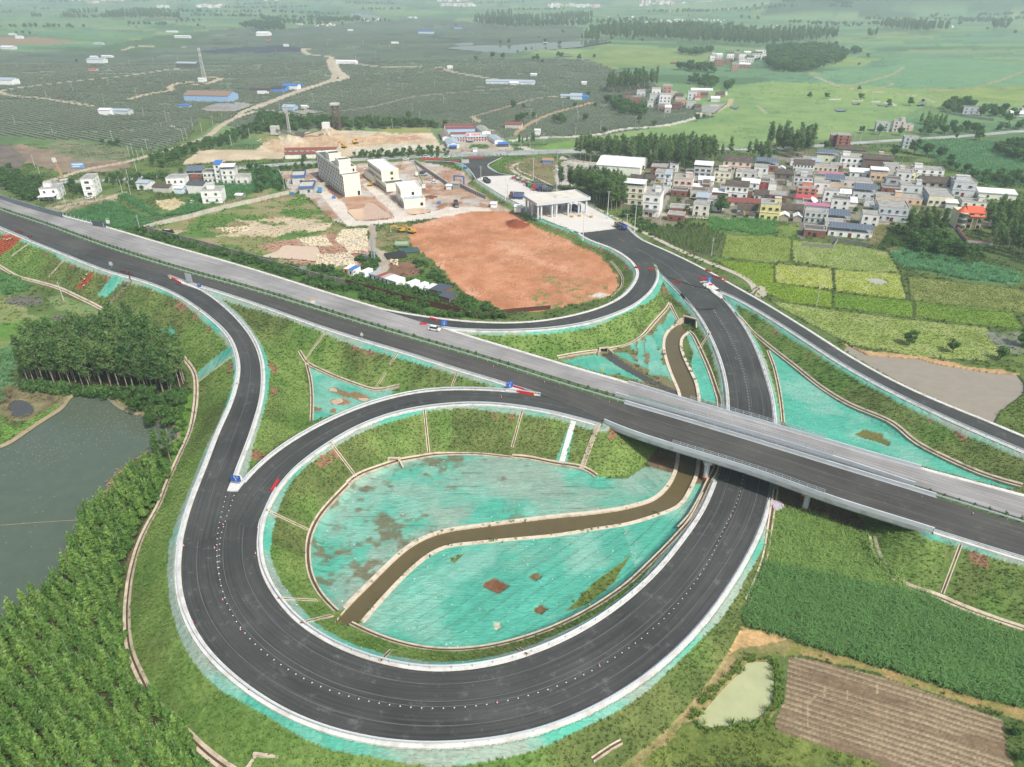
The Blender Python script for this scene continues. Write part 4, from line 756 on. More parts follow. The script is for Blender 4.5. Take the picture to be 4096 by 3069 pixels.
for nm,sd,P,sg in EDGES:
 a=offset(P,-.02,sg);b=offset(P,SH-.02 if nm!='far' or sd=='B' else.45,sg);a[:,2]+=.035;b[:,2]+=.03
 ribbon('road_verge',a,b,WHC,lanes=1,skirt=.7)
 k0=offset(P,.05,sg);k1=offset(P,.27,sg);k0[:,2]+=.14;k1[:,2]+=.14;ribbon('kerb',k0,k1,WHC,lanes=1,skirt=.14)
tag(link('plaza_pavement',poly_slab('plaza',plaza,1.0,PLZ+.012,CONC)),kind='structure')
APA=[appr[i]for i in range(0,5)];
apL=crom(NA([appr[0],appr[1],appr[2],appr[3],appr[4],appr[5]]),2.0);apR=crom(NA([appr[14],appr[13],appr[12],appr[11],appr[10],appr[9],appr[8]]),2.0)
n_=60;apL=resamp(apL,n_);apR=resamp(apR,n_);ribbon('road',apL,apR,ASP,dz=-.01)
for P,sg in((apR,-1),(apL,1)):
 a=offset(P,0,sg);b=offset(P,.5,sg);a[:,2]+=.05;b[:,2]+=.05;ribbon('kerb',a,b,WHC,lanes=1,skirt=.3)
pubc=Wn([(700,700),(900,678),(1094,662),(1297,648),(1404,641),(1626,630),(1812,621),(2048,613),(2280,606),(2500,602),(2808,599),(2920,598),(3080,597),(3243,586),(3396,575),(3582,563),(3860,545),(4096,524),(4500,492)])
pc3=np.c_[crom(pubc,5),np.zeros(1)[0]+np.zeros(len(crom(pubc,5)))];pc3[:,2]=.32
wdt=np.interp(pc3[:,0],[W(1626,630)[0],W(1900,620)[0],W(2300,606)[0],W(2600,600)[0]],[9,17,15,8])
pa=pc3.copy();pb=pc3.copy();T_=np.gradient(pc3[:,:2],axis=0);T_/=np.linalg.norm(T_,axis=1)[:,None];Nn_=np.stack([-T_[:,1],T_[:,0]],1)
pa[:,:2]+=Nn_*wdt[:,None]/2;pb[:,:2]-=Nn_*wdt[:,None]/2
far_=pc3[:,1]>640;
for P in(pa,pb):P[:,2]=[ground_z(p[0],p[1])+.35 for p in P]
ribbon('road',pa,pb,PUB,lanes=2)
lr=Wn([(-300,756),(0,747),(88,743),(150,738),(230,730),(320,727),(420,722),(520,716),(640,706),(700,700)]);lr3=np.c_[crom(lr,4),np.full(len(crom(lr,4)),.3)];ribbon('road',offset(lr3,3.4,1),offset(lr3,3.4,-1),PUB,lanes=2)
lane=Wn(q(*TT['b2'],[(640,680),(800,760),(1000,860),(1200,960),(1400,1060),(1600,1150),(1800,1230),(1960,1290),(2060,1350),(2110,1400),(2110,1440),(2080,1462)]));l3=np.c_[crom(lane,2),np.full(len(crom(lane,2)),.12)];l3=smooth(l3,3,2)
ribbon('farm_lane',offset(l3,1.5,1),offset(l3,1.5,-1),mat('lane_concrete',alb(196,186,168),.9,noise=.15,nscale=.6,world=True),lanes=2,skirt=.2)
lane2=Wn(q(*TT['tl'],[(440,0),(250,30),(185,90),(250,170),(400,250),(600,340),(800,430),(1060,490),(1500,690),(1700,760)]));l4=np.c_[crom(lane2,2),np.full(len(crom(lane2,2)),.12)];ribbon('farm_lane',offset(smooth(l4,3,2),1.5,1),offset(smooth(l4,3,2),1.5,-1),_M['lane_concrete'],lanes=2,skirt=.2)
lane3=Wn(q(*TT['tl'],[(330,60),(300,100),(380,170),(560,240),(800,350),(980,440),(1080,490)]));l5=np.c_[crom(lane3,2),np.full(len(crom(lane3,2)),.14)];ribbon('farm_lane',offset(l5,.8,1),offset(l5,.8,-1),_M['lane_concrete'],lanes=1,skirt=.2)
tk=Wn(q(*TT['b2'],[(440,300),(470,270),(560,305),(680,325),(760,330)]));t3=np.c_[crom(tk,3),np.full(len(crom(tk,3)),.1)];ribbon('farm_lane',offset(t3,3,1),offset(t3,3,-1),_M['lane_concrete'],lanes=1,skirt=.2)
# drains: raised lips with a dark trough between
TRO=mat('ditch_bottom',alb(92,78,58),.9,noise=.2,world=True)
DLINES=[]
def drain(pts2,wi=.55,lip=.32,hgt=.18,z=None,name='concrete_ditch',sm=2,step=1.0,lm=None):
 P=crom(pts2,step);P=smooth(P,sm,2)if sm and len(P)>3*sm*2 else P
 zz=raster(HG,P[:,0],P[:,1])if z is None else np.full(len(P),z)
 DLINES.append(P[::3]if len(P)>12 else P);offs=[-(wi/2+lip),-(wi/2+lip),-wi/2,-wi/2,wi/2,wi/2,wi/2+lip,wi/2+lip];hs=[-.3,hgt,hgt,.05,.05,hgt,hgt,-.3];fm=[0,0,0,1,0,0,0]
 T=np.gradient(P,axis=0);T/=np.linalg.norm(T,axis=1)[:,None]+1e-9;Nn=np.stack([-T[:,1],T[:,0]],1);n=len(P)
 V=np.stack([np.c_[P+Nn*o,(np.maximum(zz,raster(HG,*(P+Nn*o).T))if z is None else zz)+h]for o,h in zip(offs,hs)],1)
 V[:,3,2]=V[:,2,2]-hgt+.05;V[:,4,2]=V[:,5,2]-hgt+.05
 idx=np.arange(n*8).reshape(n,8);Fq=np.stack([idx[:-1,:-1],idx[:-1,1:],idx[1:,1:],idx[1:,:-1]],-1);FM=np.tile(fm,n-1)
 return tag(link(name,npmesh(name,V.reshape(-1,3),Fq.reshape(-1,4),[lm or BEI,TRO],FM)),kind='structure')
DR=[np.vstack([WP('b0',(-60,770),(0,800),(150,880),(340,945),(520,1010),(700,1090),(880,1165),(960,1200)),WP('c0',(1080,170),(1250,260),(1400,330),(1500,410),(1600,520),(1680,640),(1693,800),(1680,950),(1640,1150),(1560,1350),(1440,1620)),WP('d0',(885,225),(810,340),(755,470),(722,620),(705,750),(705,900),(722,1030),(762,1130),(830,1270),(900,1370),(1000,1460),(1100,1560),(1220,1657),(1350,1740))])]
drain(DR[0],.4,.6,.2)
drain(rim[:],.6,.35,.2);drain(WP('d1',(175,903),(215,920),(280,948),(400,990),(550,1022),(700,1034),(850,1028),(1000,1008),(1150,972),(1300,920),(1450,850),(1580,770),(1700,682),(1830,552),(1950,432),(2050,312),(2119,165)),.6,.35,.2)
drain(np.vstack([WP('br',(930,1640),(1100,1480),(1200,1310),(1300,1120),(1400,900),(1480,720),(1570,560)),WP('c2',(1790,930),(1760,780),(1700,600),(1620,420),(1560,300),(1520,270))]),.8,.4,.25)
drain(WP('c1',(200,0),(380,500),(440,565))if False else WP('c1',(385,505),(440,568),(490,592),(720,684),(1000,778),(1080,790),(1245,797)),.5,.35,.2)
drain(WP('c1',(440,568),(462,640),(478,740),(484,850),(480,1045)),.5,.35,.2)
drain(WP('c3',(-300,150),(0,403),(250,605),(450,762),(700,922),(1050,1102),(1250,1241),(1500,1372),(1850,1532),(2170,1655)),.6,.45,.2)
drain(WP('c3',(0,440),(55,590),(98,790),(120,950),(130,1060)),.5,.35,.2)
drain(WP('c2',(390,522),(590,485),(750,455)),.5,.35,.2);drain(WP('c2',(812,440),(1000,385),(1120,315),(1230,205),(1330,90),(1362,35)),.5,.35,.2);drain(WP('c2',(1362,35),(1440,190)),.5,.35,.2)
drain(WP('c2',(0,1352),(150,1372),(400,1432),(590,1472),(728,1530)),.6,.35,.2)
drain(WP('b2',(850,1180),(900,1230),(950,1320),(950,1400),(930,1450),(860,1510)),.4,.3,.15)
drain(WP('d2',(1270,410),(1300,520),(1380,610),(1480,680),(1600,710),(1750,770),(1950,840),(2150,905)),.4,.6,.2)
drain(WP('d2',(745,140),(715,330),(690,500),(640,650),(590,760)),.6,.4,.2)
drain(WP('d1',(1500,1657),(1600,1590),(1660,1555)),.4,.2,.2)
for P in([WP('c1',(1452,950),(1470,1120),(1492,1335)),WP('c1',(642,1232),(885,1555)),WP('c2',(88,955),(0,1275)),WP('c1',(1735,628),(1690,750)),WP('c1',(1222,460),(1150,560)),WP('c1',(1118,632),(1038,752)),WP('c1',(610,262),(420,520)),WP('d0',(1468,238),(1705,350)),WP('d0',(1530,725),(1752,737)),WP('d0',(1655,862),(1835,818)),WP('d1',(330,1075),(395,1010)),WP('d1',(1148,1040),(1095,1000)),WP('b0',(280,570),(100,700)),WP('b0',(590,695),(420,880)),WP('b0',(1340,980),(1310,1010)),WP('b0',(1725,1160),(1700,1190)),WP('c0',(2035,462),(1712,705)),WP('c0',(2060,710),(2005,750)),WP('d2',(1770,430),(1668,700)),WP('c2',(1710,275),(1620,420))]):
 n=14;Lz=resamp(np.asarray(P),n);out=[]
 for x,y in Lz:
  z=hz0(x,y)
  for _ in range(12):
   f=(CAMH-z)/CAMH;xx,yy=x*f,y*f;z2=hz0(xx,yy)
   z=z*.5+z2*.5
  out.append((xx,yy))
 drain(NA(out),.35,.22,.12,step=1.0,sm=0)
a_=onbank(*WP('c2',(530,1048))[0]);b_=onbank(*WP('c2',(425,1412))[0]);L3=resamp(NA([a_,b_]),20);L3[:,2]=raster(HG,L3[:,0],L3[:,1])+.12
ribbon('slope_chute',offset(L3,.8,1),offset(L3,.8,-1),WHC,lanes=1,skirt=.5)
a_=onbank(*WP('c2',(742,1085))[0]);b_=onbank(*WP('c2',(600,1458))[0])
stair=empty('stairway',(a_[0],a_[1],0),0,'narrow concrete stairway climbing the grass bank beside the white chute by the bridge','stairs')
ns=34;st_me=None;dv=(b_-a_)[:2];rz=math.atan2(dv[1],dv[0]);Lh=np.linalg.norm(dv)
mb=MB().box((0,0,0),(Lh/ns*.92,1.0,.22));st_me=mb.mesh('step',BEI)
for i in range(ns):
 p=a_+(b_-a_)*(i+.5)/ns;s=link('step',st_me,stair,loc=(p[0]-a_[0],p[1]-a_[1],float(raster(HG,NA([p[0]]),NA([p[1]]))[0])+.12));s.rotation_euler=(0,0,rz)
for sg in(-1,1):
 nx,ny=-sin(rz)*.6*sg,cos(rz)*.6*sg;MB().bar((nx,ny,a_[2]+.2),(b_[0]-a_[0]+nx,b_[1]-a_[1]+ny,b_[2]+.2),.16,.3).obj('stringer',BEI,stair)
def coping(P2,name='canal_wall',w=1.0,z=.16,side=1):
 P=np.c_[P2,np.full(len(P2),z)];o=offset(P,w,side);i=offset(P,-.06,side)
 return ribbon(name,i,o,mat('coping',alb(226,212,190),.9,noise=.14,nscale=.7,world=True,dirt=(alb(160,140,110),.5,.6)),lanes=1,skirt=1.5)
coping(cL,side=side_of(np.c_[cL,np.zeros(len(cL))],np.c_[resamp(cR,len(cL)),np.zeros(len(cL))])*-1);coping(cR,side=side_of(np.c_[cR,np.zeros(len(cR))],np.c_[resamp(cL,len(cR)),np.zeros(len(cR))])*-1)
# bridge
STEEL=mat('galvanised_steel',alb(205,214,220),.45,metal=.0,noise=.05,spec=.5);PCON=mat('parapet_concrete',alb(206,212,214),.8,noise=.10,nscale=.35,world=True,dirt=(alb(176,176,172),.35,.3))
DKC=mat('girder_concrete',alb(186,190,190),.85,noise=.14,nscale=.4,world=True,dirt=(alb(120,122,118),.5,.35));ORG=mat('hazard_orange',alb(214,120,50),.6);BLK=mat('black_paint',(.02,.02,.022),.6)
WHT=mat('white_paint',alb(240,240,240),.5,noise=.04);RED=mat('barrier_red',alb(205,58,66),.5,noise=.08);BLU=mat('sign_blue',alb(52,104,190),.45,noise=.03);YEL=mat('yellow_plastic',alb(228,190,70),.5)
def sweep(name,P,prof,m,parent=None,side=1,closed=True,fm=None,mats=None):
 """prof: (offset, height) pairs swept along P; offset is measured towards side"""
 T=np.gradient(P[:,:2],axis=0);T/=np.linalg.norm(T,axis=1)[:,None]+1e-9;Nn=np.stack([-T[:,1],T[:,0]],1)*side;n=len(P);k=len(prof)
 V=np.stack([np.c_[P[:,:2]+Nn*o,P[:,2]+h]for o,h in prof],1).reshape(-1,3);idx=np.arange(n*k).reshape(n,k)
 if closed:nx=np.roll(idx,-1,1);Fq=np.stack([idx[:-1],nx[:-1],nx[1:],idx[1:]],-1).reshape(-1,4)
 else:Fq=np.stack([idx[:-1,:-1],idx[:-1,1:],idx[1:,1:],idx[1:,:-1]],-1).reshape(-1,4)
 me=npmesh(name,V,Fq,mats or[m],None if fm is None else np.tile(fm,n-1))
 if closed:
  bm=bmesh.new();bm.from_mesh(me);bm.verts.ensure_lookup_table()
  for row in(0,n-1):
   try:bm.faces.new([bm.verts[int(i)]for i in idx[row]])
   except ValueError:pass
  bm.to_mesh(me);bm.free()
 return link(name,me,parent)
def rel(P,o):Q=P.copy();Q[:,:3]-=NA(o);return Q
def seg(P,mask):i=np.where(mask)[0];return P[max(i[0]-1,0):i[-1]+2]
def fencing(P,side,off,h0,h1,parent,name='fence',step=2.0,panel=True,a=0.0,b=1.0,colm=None):
 L=np.r_[0,np.cumsum(np.linalg.norm(np.diff(P,axis=0),axis=1))];n=max(2,int((b-a)*L[-1]/step));Q=offset(P,off,side)
 s=np.linspace(a*L[-1],b*L[-1],n+1);R3=np.stack([np.interp(s,L,Q[:,k])for k in range(3)],1);m=colm or STEEL
 pm=MB().box((0,0,(h0+h1)/2),(.07,.07,h1-h0)).mesh('fence_post',m)
 for p in R3:link('fence_post',pm,parent,loc=p)
 mb=MB()
 for h in(h0+.06,(h0+h1)/2,h1-.03):
  for i in range(n):mb.bar(R3[i]+[0,0,h],R3[i+1]+[0,0,h],.05)
 mb.obj('rail',m,parent)
 if panel:
  mb=MB()
  for i in range(n):mb.add([R3[i]+[0,0,h0],R3[i+1]+[0,0,h0],R3[i+1]+[0,0,h1],R3[i]+[0,0,h1]],[(0,1,2,3)])
  mb.obj('mesh_panel',mat('wire_mesh',alb(206,212,214),.6,noise=0,alpha=.22),parent)
nearA,nearB=ROADS['near'];farA,farB=ROADS['far']
bn=empty('road_bridge',(*W(3100,1850,8.5)[:2],0),0,'near concrete road bridge deck with wire fence on its parapet, over the dark ramp','bridge','twin bridges of the main road');bo=bn.location[:]
bf=empty('road_bridge',(*W(3100,1720,8.5)[:2],0),0,'far concrete road bridge deck carrying the pale grey carriageway over the ramp','bridge','twin bridges of the main road');bfo=bf.location[:]
def deck(root,o,A,B,g,m):
 a=rel(seg(A,g),o);b=rel(seg(B,g),o);s=side_of(a,b)
 wmean=np.linalg.norm((a-b)[:,:2],axis=1).mean()
 sweep('deck',a,[(-.75,-.04),(wmean+.75,-.04),(wmean+.75,-.38),(wmean-1.4,-.62),(1.4,-.62),(-.75,-.38)],DKC,root,s)
 for k in range(4):
  off=1.2+k*(wmean-2.4)/3;sweep('girder',a,[(off-.8,-.63),(off+.8,-.63),(off+.55,-1.75),(off-.55,-1.75)],DKC,root,s)
 sweep('fascia',a,[(-.752,-.05),(-.75,-1.15),(-.45,-1.6),(-.45,-.05)],DKC,root,s);sweep('fascia',b,[(-.752,-.05),(-.75,-1.15),(-.45,-1.6),(-.45,-.05)],DKC,root,-s)
 for P,sg in((a,s),(b,-s)):sweep('parapet',P,[(-.02,-.03),(-.17,.35),(-.26,1.05),(-.62,1.05),(-.74,-.03)],PCON,root,sg)
 return a,b,s,wmean
na,nb,ns_,nw=deck(bn,bo,nearA,nearB,GAP['near'],None);fa_,fb_,fs_,fw_=deck(bf,bfo,farA,farB,GAP['far'],None)
def fr(P,o,x0):
 best=min(range(len(P)),key=lambda i:abs((P[i][0]+o[0])/((P[i][1]+o[1])*CP+(CAMH-8.5)*SP)*FPX+2048-x0));L=np.r_[0,np.cumsum(np.linalg.norm(np.diff(P,axis=0),axis=1))];return L[best]/L[-1]
fencing(na,ns_,-.45,1.05,2.15,bn,a=fr(na,bo,2697),b=fr(na,bo,3285));fencing(fa_,fs_,-.45,1.05,2.6,bf,a=fr(fa_,bfo,2743),b=fr(fa_,bfo,3332),step=2.2)
fencing(nb,-ns_,-.45,1.05,2.2,bn,a=fr(nb,bo,2790),b=fr(nb,bo,3300),panel=False,step=2.2);fencing(fb_,-fs_,-.45,1.05,2.3,bf,a=fr(fb_,bfo,2755),b=fr(fb_,bfo,3285),step=2.2)
fencing(fa_,fs_,-.45,1.05,1.9,bf,a=fr(fa_,bfo,2510),b=fr(fa_,bfo,2735),step=1.6,panel=False,colm=mat('green_posts',alb(70,170,150),.6))
ld=NA(W(3000,1600,1)[:2])-NA(W(2985,1950,1)[:2]);ld/=np.linalg.norm(ld)
pier_col=MB().tube((0,0,0),(0,0,5.4),.72,.72,20).mesh('column',PCON);cap_me=MB().box((0,0,5.95),(2.2,1.7,1.1)).mesh('pier_cap',PCON)
cm=MB()
for i in range(24):
 a0,a1=2*PI*i/24,2*PI*(i+.5)/24;a2=2*PI*(i+1)/24
 for(p,q_,mi)in((a0,a1,0),(a1,a2,1)):
  tw=.28;cm.add([(1.02*cos(p),1.02*sin(p),0),(1.02*cos(q_),1.02*sin(q_),0),(1.02*cos(q_+tw),1.02*sin(q_+tw),1.25),(1.02*cos(p+tw),1.02*sin(p+tw),1.25)],[(0,1,2,3)],mi)
cm.tube((0,0,1.1),(0,0,1.25),1.0,.74,20,0);collar=cm.mesh('hazard_collar',[ORG,BLK])
for bx,by in((2820,1921),(3217,2046)):
 p0=NA(W(bx,by,0)[:2])
 for k in range(6):
  p=p0+ld*(.3+k*5.3);near_=k<3;root,o=(bn,bo)if near_ else(bf,bfo)
  e=link('pier',pier_col,root,loc=(p[0]-o[0],p[1]-o[1],0));e.name='pier'
  c=link('pier_cap',cap_me,e);c2=link('hazard_collar',collar,e)
for root,o,A,B,g in((bn,bo,nearA,nearB,GAP['near']),(bf,bfo,farA,farB,GAP['far'])):
 i=np.where(g)[0]
 for j,dr in((i[0],1),(i[-1],-1)):
  a,b=A[j]-o,B[j]-o;c=(a+b)/2;rz=math.atan2(b[1]-a[1],b[0]-a[0]);w_=np.linalg.norm((b-a)[:2])+1.7
  MB().box((c[0],c[1],A[j][2]-2.4),(w_,1.6,3.4),rz).obj('abutment',DKC,root)
PIT=mat('stone_pitching',alb(120,118,112),.95,noise=.3,nscale=2,world=True,bump=.15,bscale=2.5)
# guardrails
EDNAME={('near','A',0):'white guardrail between the left exit ramp and the near carriageway',('near','A',1):'guardrail'}
rail_post=MB().box((0,0,.38),(.13,.13,.82)).mesh('guardrail_post',STEEL);short_post=MB().tube((0,0,0),(0,0,.75),.045,.045,6).tube((0,0,.62),(0,0,.76),.07,.07,6).mesh('marker_post',WHT)
def guardrail(P,sg,off,label,group='guardrails along the new roads',step=4.0,h=.72,posts=True,double=False):
 Q=offset(P,off,sg);o=Q[len(Q)//2].copy();o[2]=0;g=empty('guardrail',tuple(o),0,label,'guardrail',group);Qr=rel(Q,o)
 sweep('rail',Qr,[(0,h-.16),(.07,h-.08),(.0,h),(.07,h+.08),(0,h+.16),(.16,h+.16),(.16,h-.16)],STEEL,g,sg)
 L=np.r_[0,np.cumsum(np.linalg.norm(np.diff(Qr,axis=0),axis=1))]
 for s in np.arange(1,L[-1],step):
  p=[np.interp(s,L,Qr[:,k])for k in range(3)];T=Qr[min(np.searchsorted(L,s),len(Qr)-1)]-Qr[max(np.searchsorted(L,s)-1,0)]
  e=link('guardrail_post',rail_post,g,loc=(p[0],p[1],p[2]));e.rotation_euler[2]=math.atan2(T[1],T[0])
 return g
def markers(P,sg,off,step,label,group):
 Q=offset(P,off,sg);L=np.r_[0,np.cumsum(np.linalg.norm(np.diff(Q,axis=0),axis=1))]
 for s in np.arange(.5,L[-1],step):
  p=[np.interp(s,L,Q[:,k])for k in range(3)];tag(link('marker_post',short_post,loc=p),label,'post',group)
RAILED={('near','A'),('left_ramp','A'),('left_ramp','B'),('inner_ramp','A'),('inner_ramp','B'),('loop','A'),('loop','B'),('plaza_ramp','B'),('right_ramp','B')}
LB={('near','A'):'along the near edge of the dark main carriageway',('left_ramp','A'):'on the outer edge of the left exit ramp',('left_ramp','B'):'on the inner edge of the left exit ramp',('inner_ramp','A'):'on the loop ramp edge facing the netted triangle',('inner_ramp','B'):'above the grass bank round the netted bowl',('loop','A'):'on the outer edge of the big curved ramp',('loop','B'):'on the inner edge of the big curved ramp',('plaza_ramp','B'):'on the ramp round the red soil field',('right_ramp','B'):'on the left edge of the straight right-hand ramp'}
cnt={}
for nm,sd,P,sg in EDGES:
 if len(P)<10:continue
 if(nm,sd)in RAILED:
  k=cnt[(nm,sd)]=cnt.get((nm,sd),0)+1;c=P[len(P)//2];c=(c[0]/(c[1]*CP+(CAMH-c[2])*SP)*FPX+2048)
  where=('left part' if c<1100 else 'middle part' if c<2400 else 'right part');guardrail(P,sg,.62,f'{where} of the guardrail {LB[(nm, sd)]}')
 else:markers(P,sg,.6,3.2 if nm!='far' else 4.0,'short white marker post on the kerb of a ramp or the far carriageway','marker posts along the kerbs')
print('edges',[(nm,sd,len(P))for nm,sd,P,sg in EDGES])
ms=side_of(mA,mB)
for i,j in runs(~gm,6):
 c='left of' if i<len(mA)/2 else 'right of';guardrail(mA[i:j],ms,.25,f'steel guardrail of the planted central reservation {c} the bridge',step=4.0)
leafM=None
def island(pts_px,z,name='gore_island'):
 P=NA([W(x,y,z)[:2]for x,y in pts_px]);tag(link(name,poly_slab(name,P,z-.3,z+.16,WHC)),kind='structure')
island([(908,1965),(950,1966),(978,1930),(965,1905),(940,1890),(925,1925)],8.02);island(t('c1',(1460,205),(1580,238),(1660,262),(1750,262),(1900,262),(1700,240),(1560,222)),8.85);island(t('b0',(1490,895),(1560,935),(1700,985),(1780,1020),(1700,960),(1600,915)),9.45)
island(t('c2',(-60,790),(160,812),(170,800),(60,762),(-40,738)),8.66)
island(t('b2',(1640,1350),(1700,1350),(1760,1400),(1830,1440),(1800,1500),(1720,1440)),3.5);island(t('b2',(1218,1235),(1235,1235),(1250,1260),(1240,1300),(1222,1300)),3.5)
# delineators, cones, barriers, signs
dl_me=MB().tube((0,0,0),(0,0,.06),.14,.11,10).mesh('base',WHT);dp_me=MB().tube((0,0,.06),(0,0,.78),.035,.03,6).mesh('post',mat('delineator_grey',alb(90,92,96),.6))
def road_z(px,py,z0=5.0):
 z=z0
 for _ in range(30):
  x,y,_z=W(px,py,z);k=float(raster(ZG,NA([x]),NA([y]))[0]);z=z*.5+k*.5
 return z
ZG=np.maximum(HG,0);
def onroad(px,py):z=road_z(px,py);x,y,_=W(px,py,z);return(x,y,z+.01)
C1=t('d0',(1245,165),(1225,250),(1205,330),(1195,400),(1192,470),(1200,560),(1212,630),(1222,690),(1240,735),(1265,795),(1300,855),(1340,910),(1388,968),(1448,1020),(1510,1070),(1580,1115),(1655,1160),(1735,1200))+t('d1',(0,1222),(100,1252),(200,1280),(300,1303),(395,1318),(500,1330),(605,1336),(710,1336),(815,1327),(920,1314),(1020,1297),(1120,1273),(1220,1245),(1310,1212),(1400,1177),(1480,1137),(1560,1095),(1630,1053),(1700,1005),(1760,960),(1790,935))+t('d2',(80,888),(135,835),(190,788),(240,715),(290,665),(325,605),(365,545),(405,480),(430,415),(455,355),(490,290),(520,230),(545,180),(560,110),(570,60))+t('c2',(2060,1200),(2056,1050),(2050,910),(2040,830),(2020,720),(2000,620),(1960,500),(1910,380),(1850,260),(1780,150),(1720,60))+t('b2',(1770,1640),(1700,1540),(1620,1460),(1540,1380),(1450,1300),(1350,1220),(1250,1160),(1150,1110),(1060,1060))
pts=NA([(*W(px,py,road_z(px,py)if not(1740<py<1960 and px>2700)else 1.05)[:2],0)for px,py in C1]);pts=smooth(crom(pts,1.0),4,2);Lc=np.r_[0,np.cumsum(np.linalg.norm(np.diff(pts,axis=0),axis=1))]
C2=t('d0',(1292,158),(1272,215),(1255,262),(1240,310),(1226,352),(1215,400),(1210,470),(1208,560),(1215,640));pts2=crom(NA([W(px,py,road_z(px,py))for px,py in C2]),1.0);L2c=np.r_[0,np.cumsum(np.linalg.norm(np.diff(pts2,axis=0),axis=1))]
def put_delineator(x,y,z):
 e=empty('delineator',(x,y,z),0,'slim delineator post with white round base on the lane line of the big curved ramp','delineator','delineator posts along the ramp');link('base',dl_me,e);link('post',dp_me,e)
for P_,L_ in((pts,Lc),(pts2,L2c)):
 for s in np.arange(0,L_[-1],1.95):
  x,y=np.interp(s,L_,P_[:,0]),np.interp(s,L_,P_[:,1]);z=float(raster(ZG,NA([x]),NA([y]))[0]);put_delineator(x,y,z+.01)
cone_b=MB().box((0,0,.02),(.42,.42,.04)).mesh('base',BLK);cm2=MB()
for i,(z0,z1,mi)in enumerate(((.04,.25,0),(.25,.42,1),(.42,.55,0),(.55,.68,1),(.68,.78,0))):
 f=lambda z:.17-.14*z/.78;cm2.tube((0,0,z0),(0,0,z1),f(z0),f(z1),10,mi)
cone_m=cm2.mesh('cone',[RED,WHT])
for(tile,pp),lab in((('c1',(2050,580)),'white and red cone alone on the dark main carriageway near the shrubs'),(('c1',(2117,845)),'cone on the loop ramp just before it joins the main road'),(('c2',(280,715)),'cone on the dark carriageway right of the red barrier row'),(('c2',(838,887)),'cone where the dark carriageway meets the bridge'),(('d2',(1552,172)),'left cone on the dark carriageway beyond the bridge'),(('d2',(1835,262)),'right cone on the dark carriageway beyond the bridge'),(('d0',(1015,440)),'cone against the left kerb of the big curved ramp, upper left bend'),(('d0',(1411,482)),'cone against the inner kerb opposite the left bend'),(('d0',(1065,860)),'cone by the outer kerb at the lower left bend'),(('d0',(1230,737)),'cone in the delineator line at the lower left bend'),(('d0',(1185,452)),'cone just left of the delineator line in the left bend'),(('d0',(1232,322)),'cone between the two delineator rows'),(('d0',(1328,902)),'cone in the delineator line below the left bend'),(('d0',(1375,1227)),'cone by the outer kerb below the lake side bend'),(('d1',(977,1305)),'cone in the delineator line at the bottom of the curve'),(('d1',(1540,1098)),'cone in the delineator line right of the bottom of the curve'),(('d1',(2093,603)),'cone in the delineator line on the right of the curve'),(('d2',(327,604)),'cone in the delineator line below the bridge, nearer one'),(('d2',(499,282)),'cone in the delineator line below the bridge, one nearest to it'),(('d1',(330,1072)),'cone at the inner kerb by the slope drain'),(('b2',(928,990)),'first cone of three below the toll apron'),(('b2',(947,1000)),'second cone of three below the toll apron'),(('b2',(965,1005)),'third cone of three below the toll apron')):
 px,py=t(tile,pp)[0];e=empty('traffic_cone',onroad(px,py),0,lab,'cone','traffic cones on the new roads');link('base',cone_b,e);link('cone',cone_m,e)
wb=MB().box((0,0,.12),(1.6,.5,.24)).box((0,0,.42),(1.5,.34,.36),top=(1,.7)).box((-.4,0,.72),(.5,.26,.24)).box((.4,0,.72),(.5,.26,.24));wbr=wb.mesh('water_barrier',RED);wbw=wb.mesh('water_barrier',WHT);wby=wb.mesh('water_barrier',YEL)
BARR=[]
def barrow(tile,a,b,n,lab,m=None):
 A=t(tile,a)[0];B=t(tile,b)[0]
 for i in range(n):
  f=i/max(1,n-1);px,py=A[0]+(B[0]-A[0])*f,A[1]+(B[1]-A[1])*f;P0=onroad(px,py);PA=onroad(*A);PB=onroad(*B)
  o=link('water_barrier',(m or wbr),loc=P0);o.rotation_euler[2]=math.atan2(PB[1]-PA[1],PB[0]-PA[0])+RU(-.08,.08)if n>1 else RU(-1,1);tag(o,lab,'barrier','water barriers: '+lab[:48])
barrow('c2',(62,804),(168,820),7,'red water barrier in the row where the loop ramp joins the main road');barrow('c2',(176,815),(177,816),1,'yellow barrel at the tip of the red barrier row beside the loop ramp',wby)
barrow('b0',(1490,898),(1560,940),5,'red water barrier in the row at the left exit gore');barrow('b0',(1481,893),(1482,894),1,'yellow barrel at the tip of the left exit gore',wby)
barrow('c2',(-30,742),(150,795),9,'red water barrier lining the near kerb behind the merge sign of the loop ramp');barrow('c1',(1510,150),(1545,165),4,'red water barrier heaped at the start of the ramp round the soil field');barrow('c1',(1515,168),(1545,176),3,'red water barrier in the front of the heap on the soil field ramp')
barrow('c1',(1640,170),(1660,172),2,'red water barrier right of the heap on the soil field ramp');barrow('c1',(1432,212),(1455,212),2,'red water barrier at the gore left of the white car')
for pp,n,lab in((((1070,1235),(1090,1240)),2,'red water barrier on the left kerb of the soil field ramp by the fork'),(((1185,1245),(1210,1248)),3,'red water barrier at the tip of the fork below the toll plaza'),(((1680,1262),(1700,1268)),2,'red water barrier on the far kerb of the right-hand ramp, upper group'),(((1740,1312),(1800,1328)),5,'red water barrier in the cluster on the far kerb of the right-hand ramp'),(((1838,1345),(1845,1352)),1,'single red water barrier below the cluster on the right-hand ramp'),(((1400,1360),(1440,1370)),4,'red water barrier in the cluster on the left kerb of the broad ramp'),(((1630,1330),(1690,1335)),4,'red water barrier heaped beside the white bags at the right gore'),(((1715,1385),(1722,1390)),1,'red water barrier among the white bags')):barrow('b2',pp[0],pp[1],n,lab)
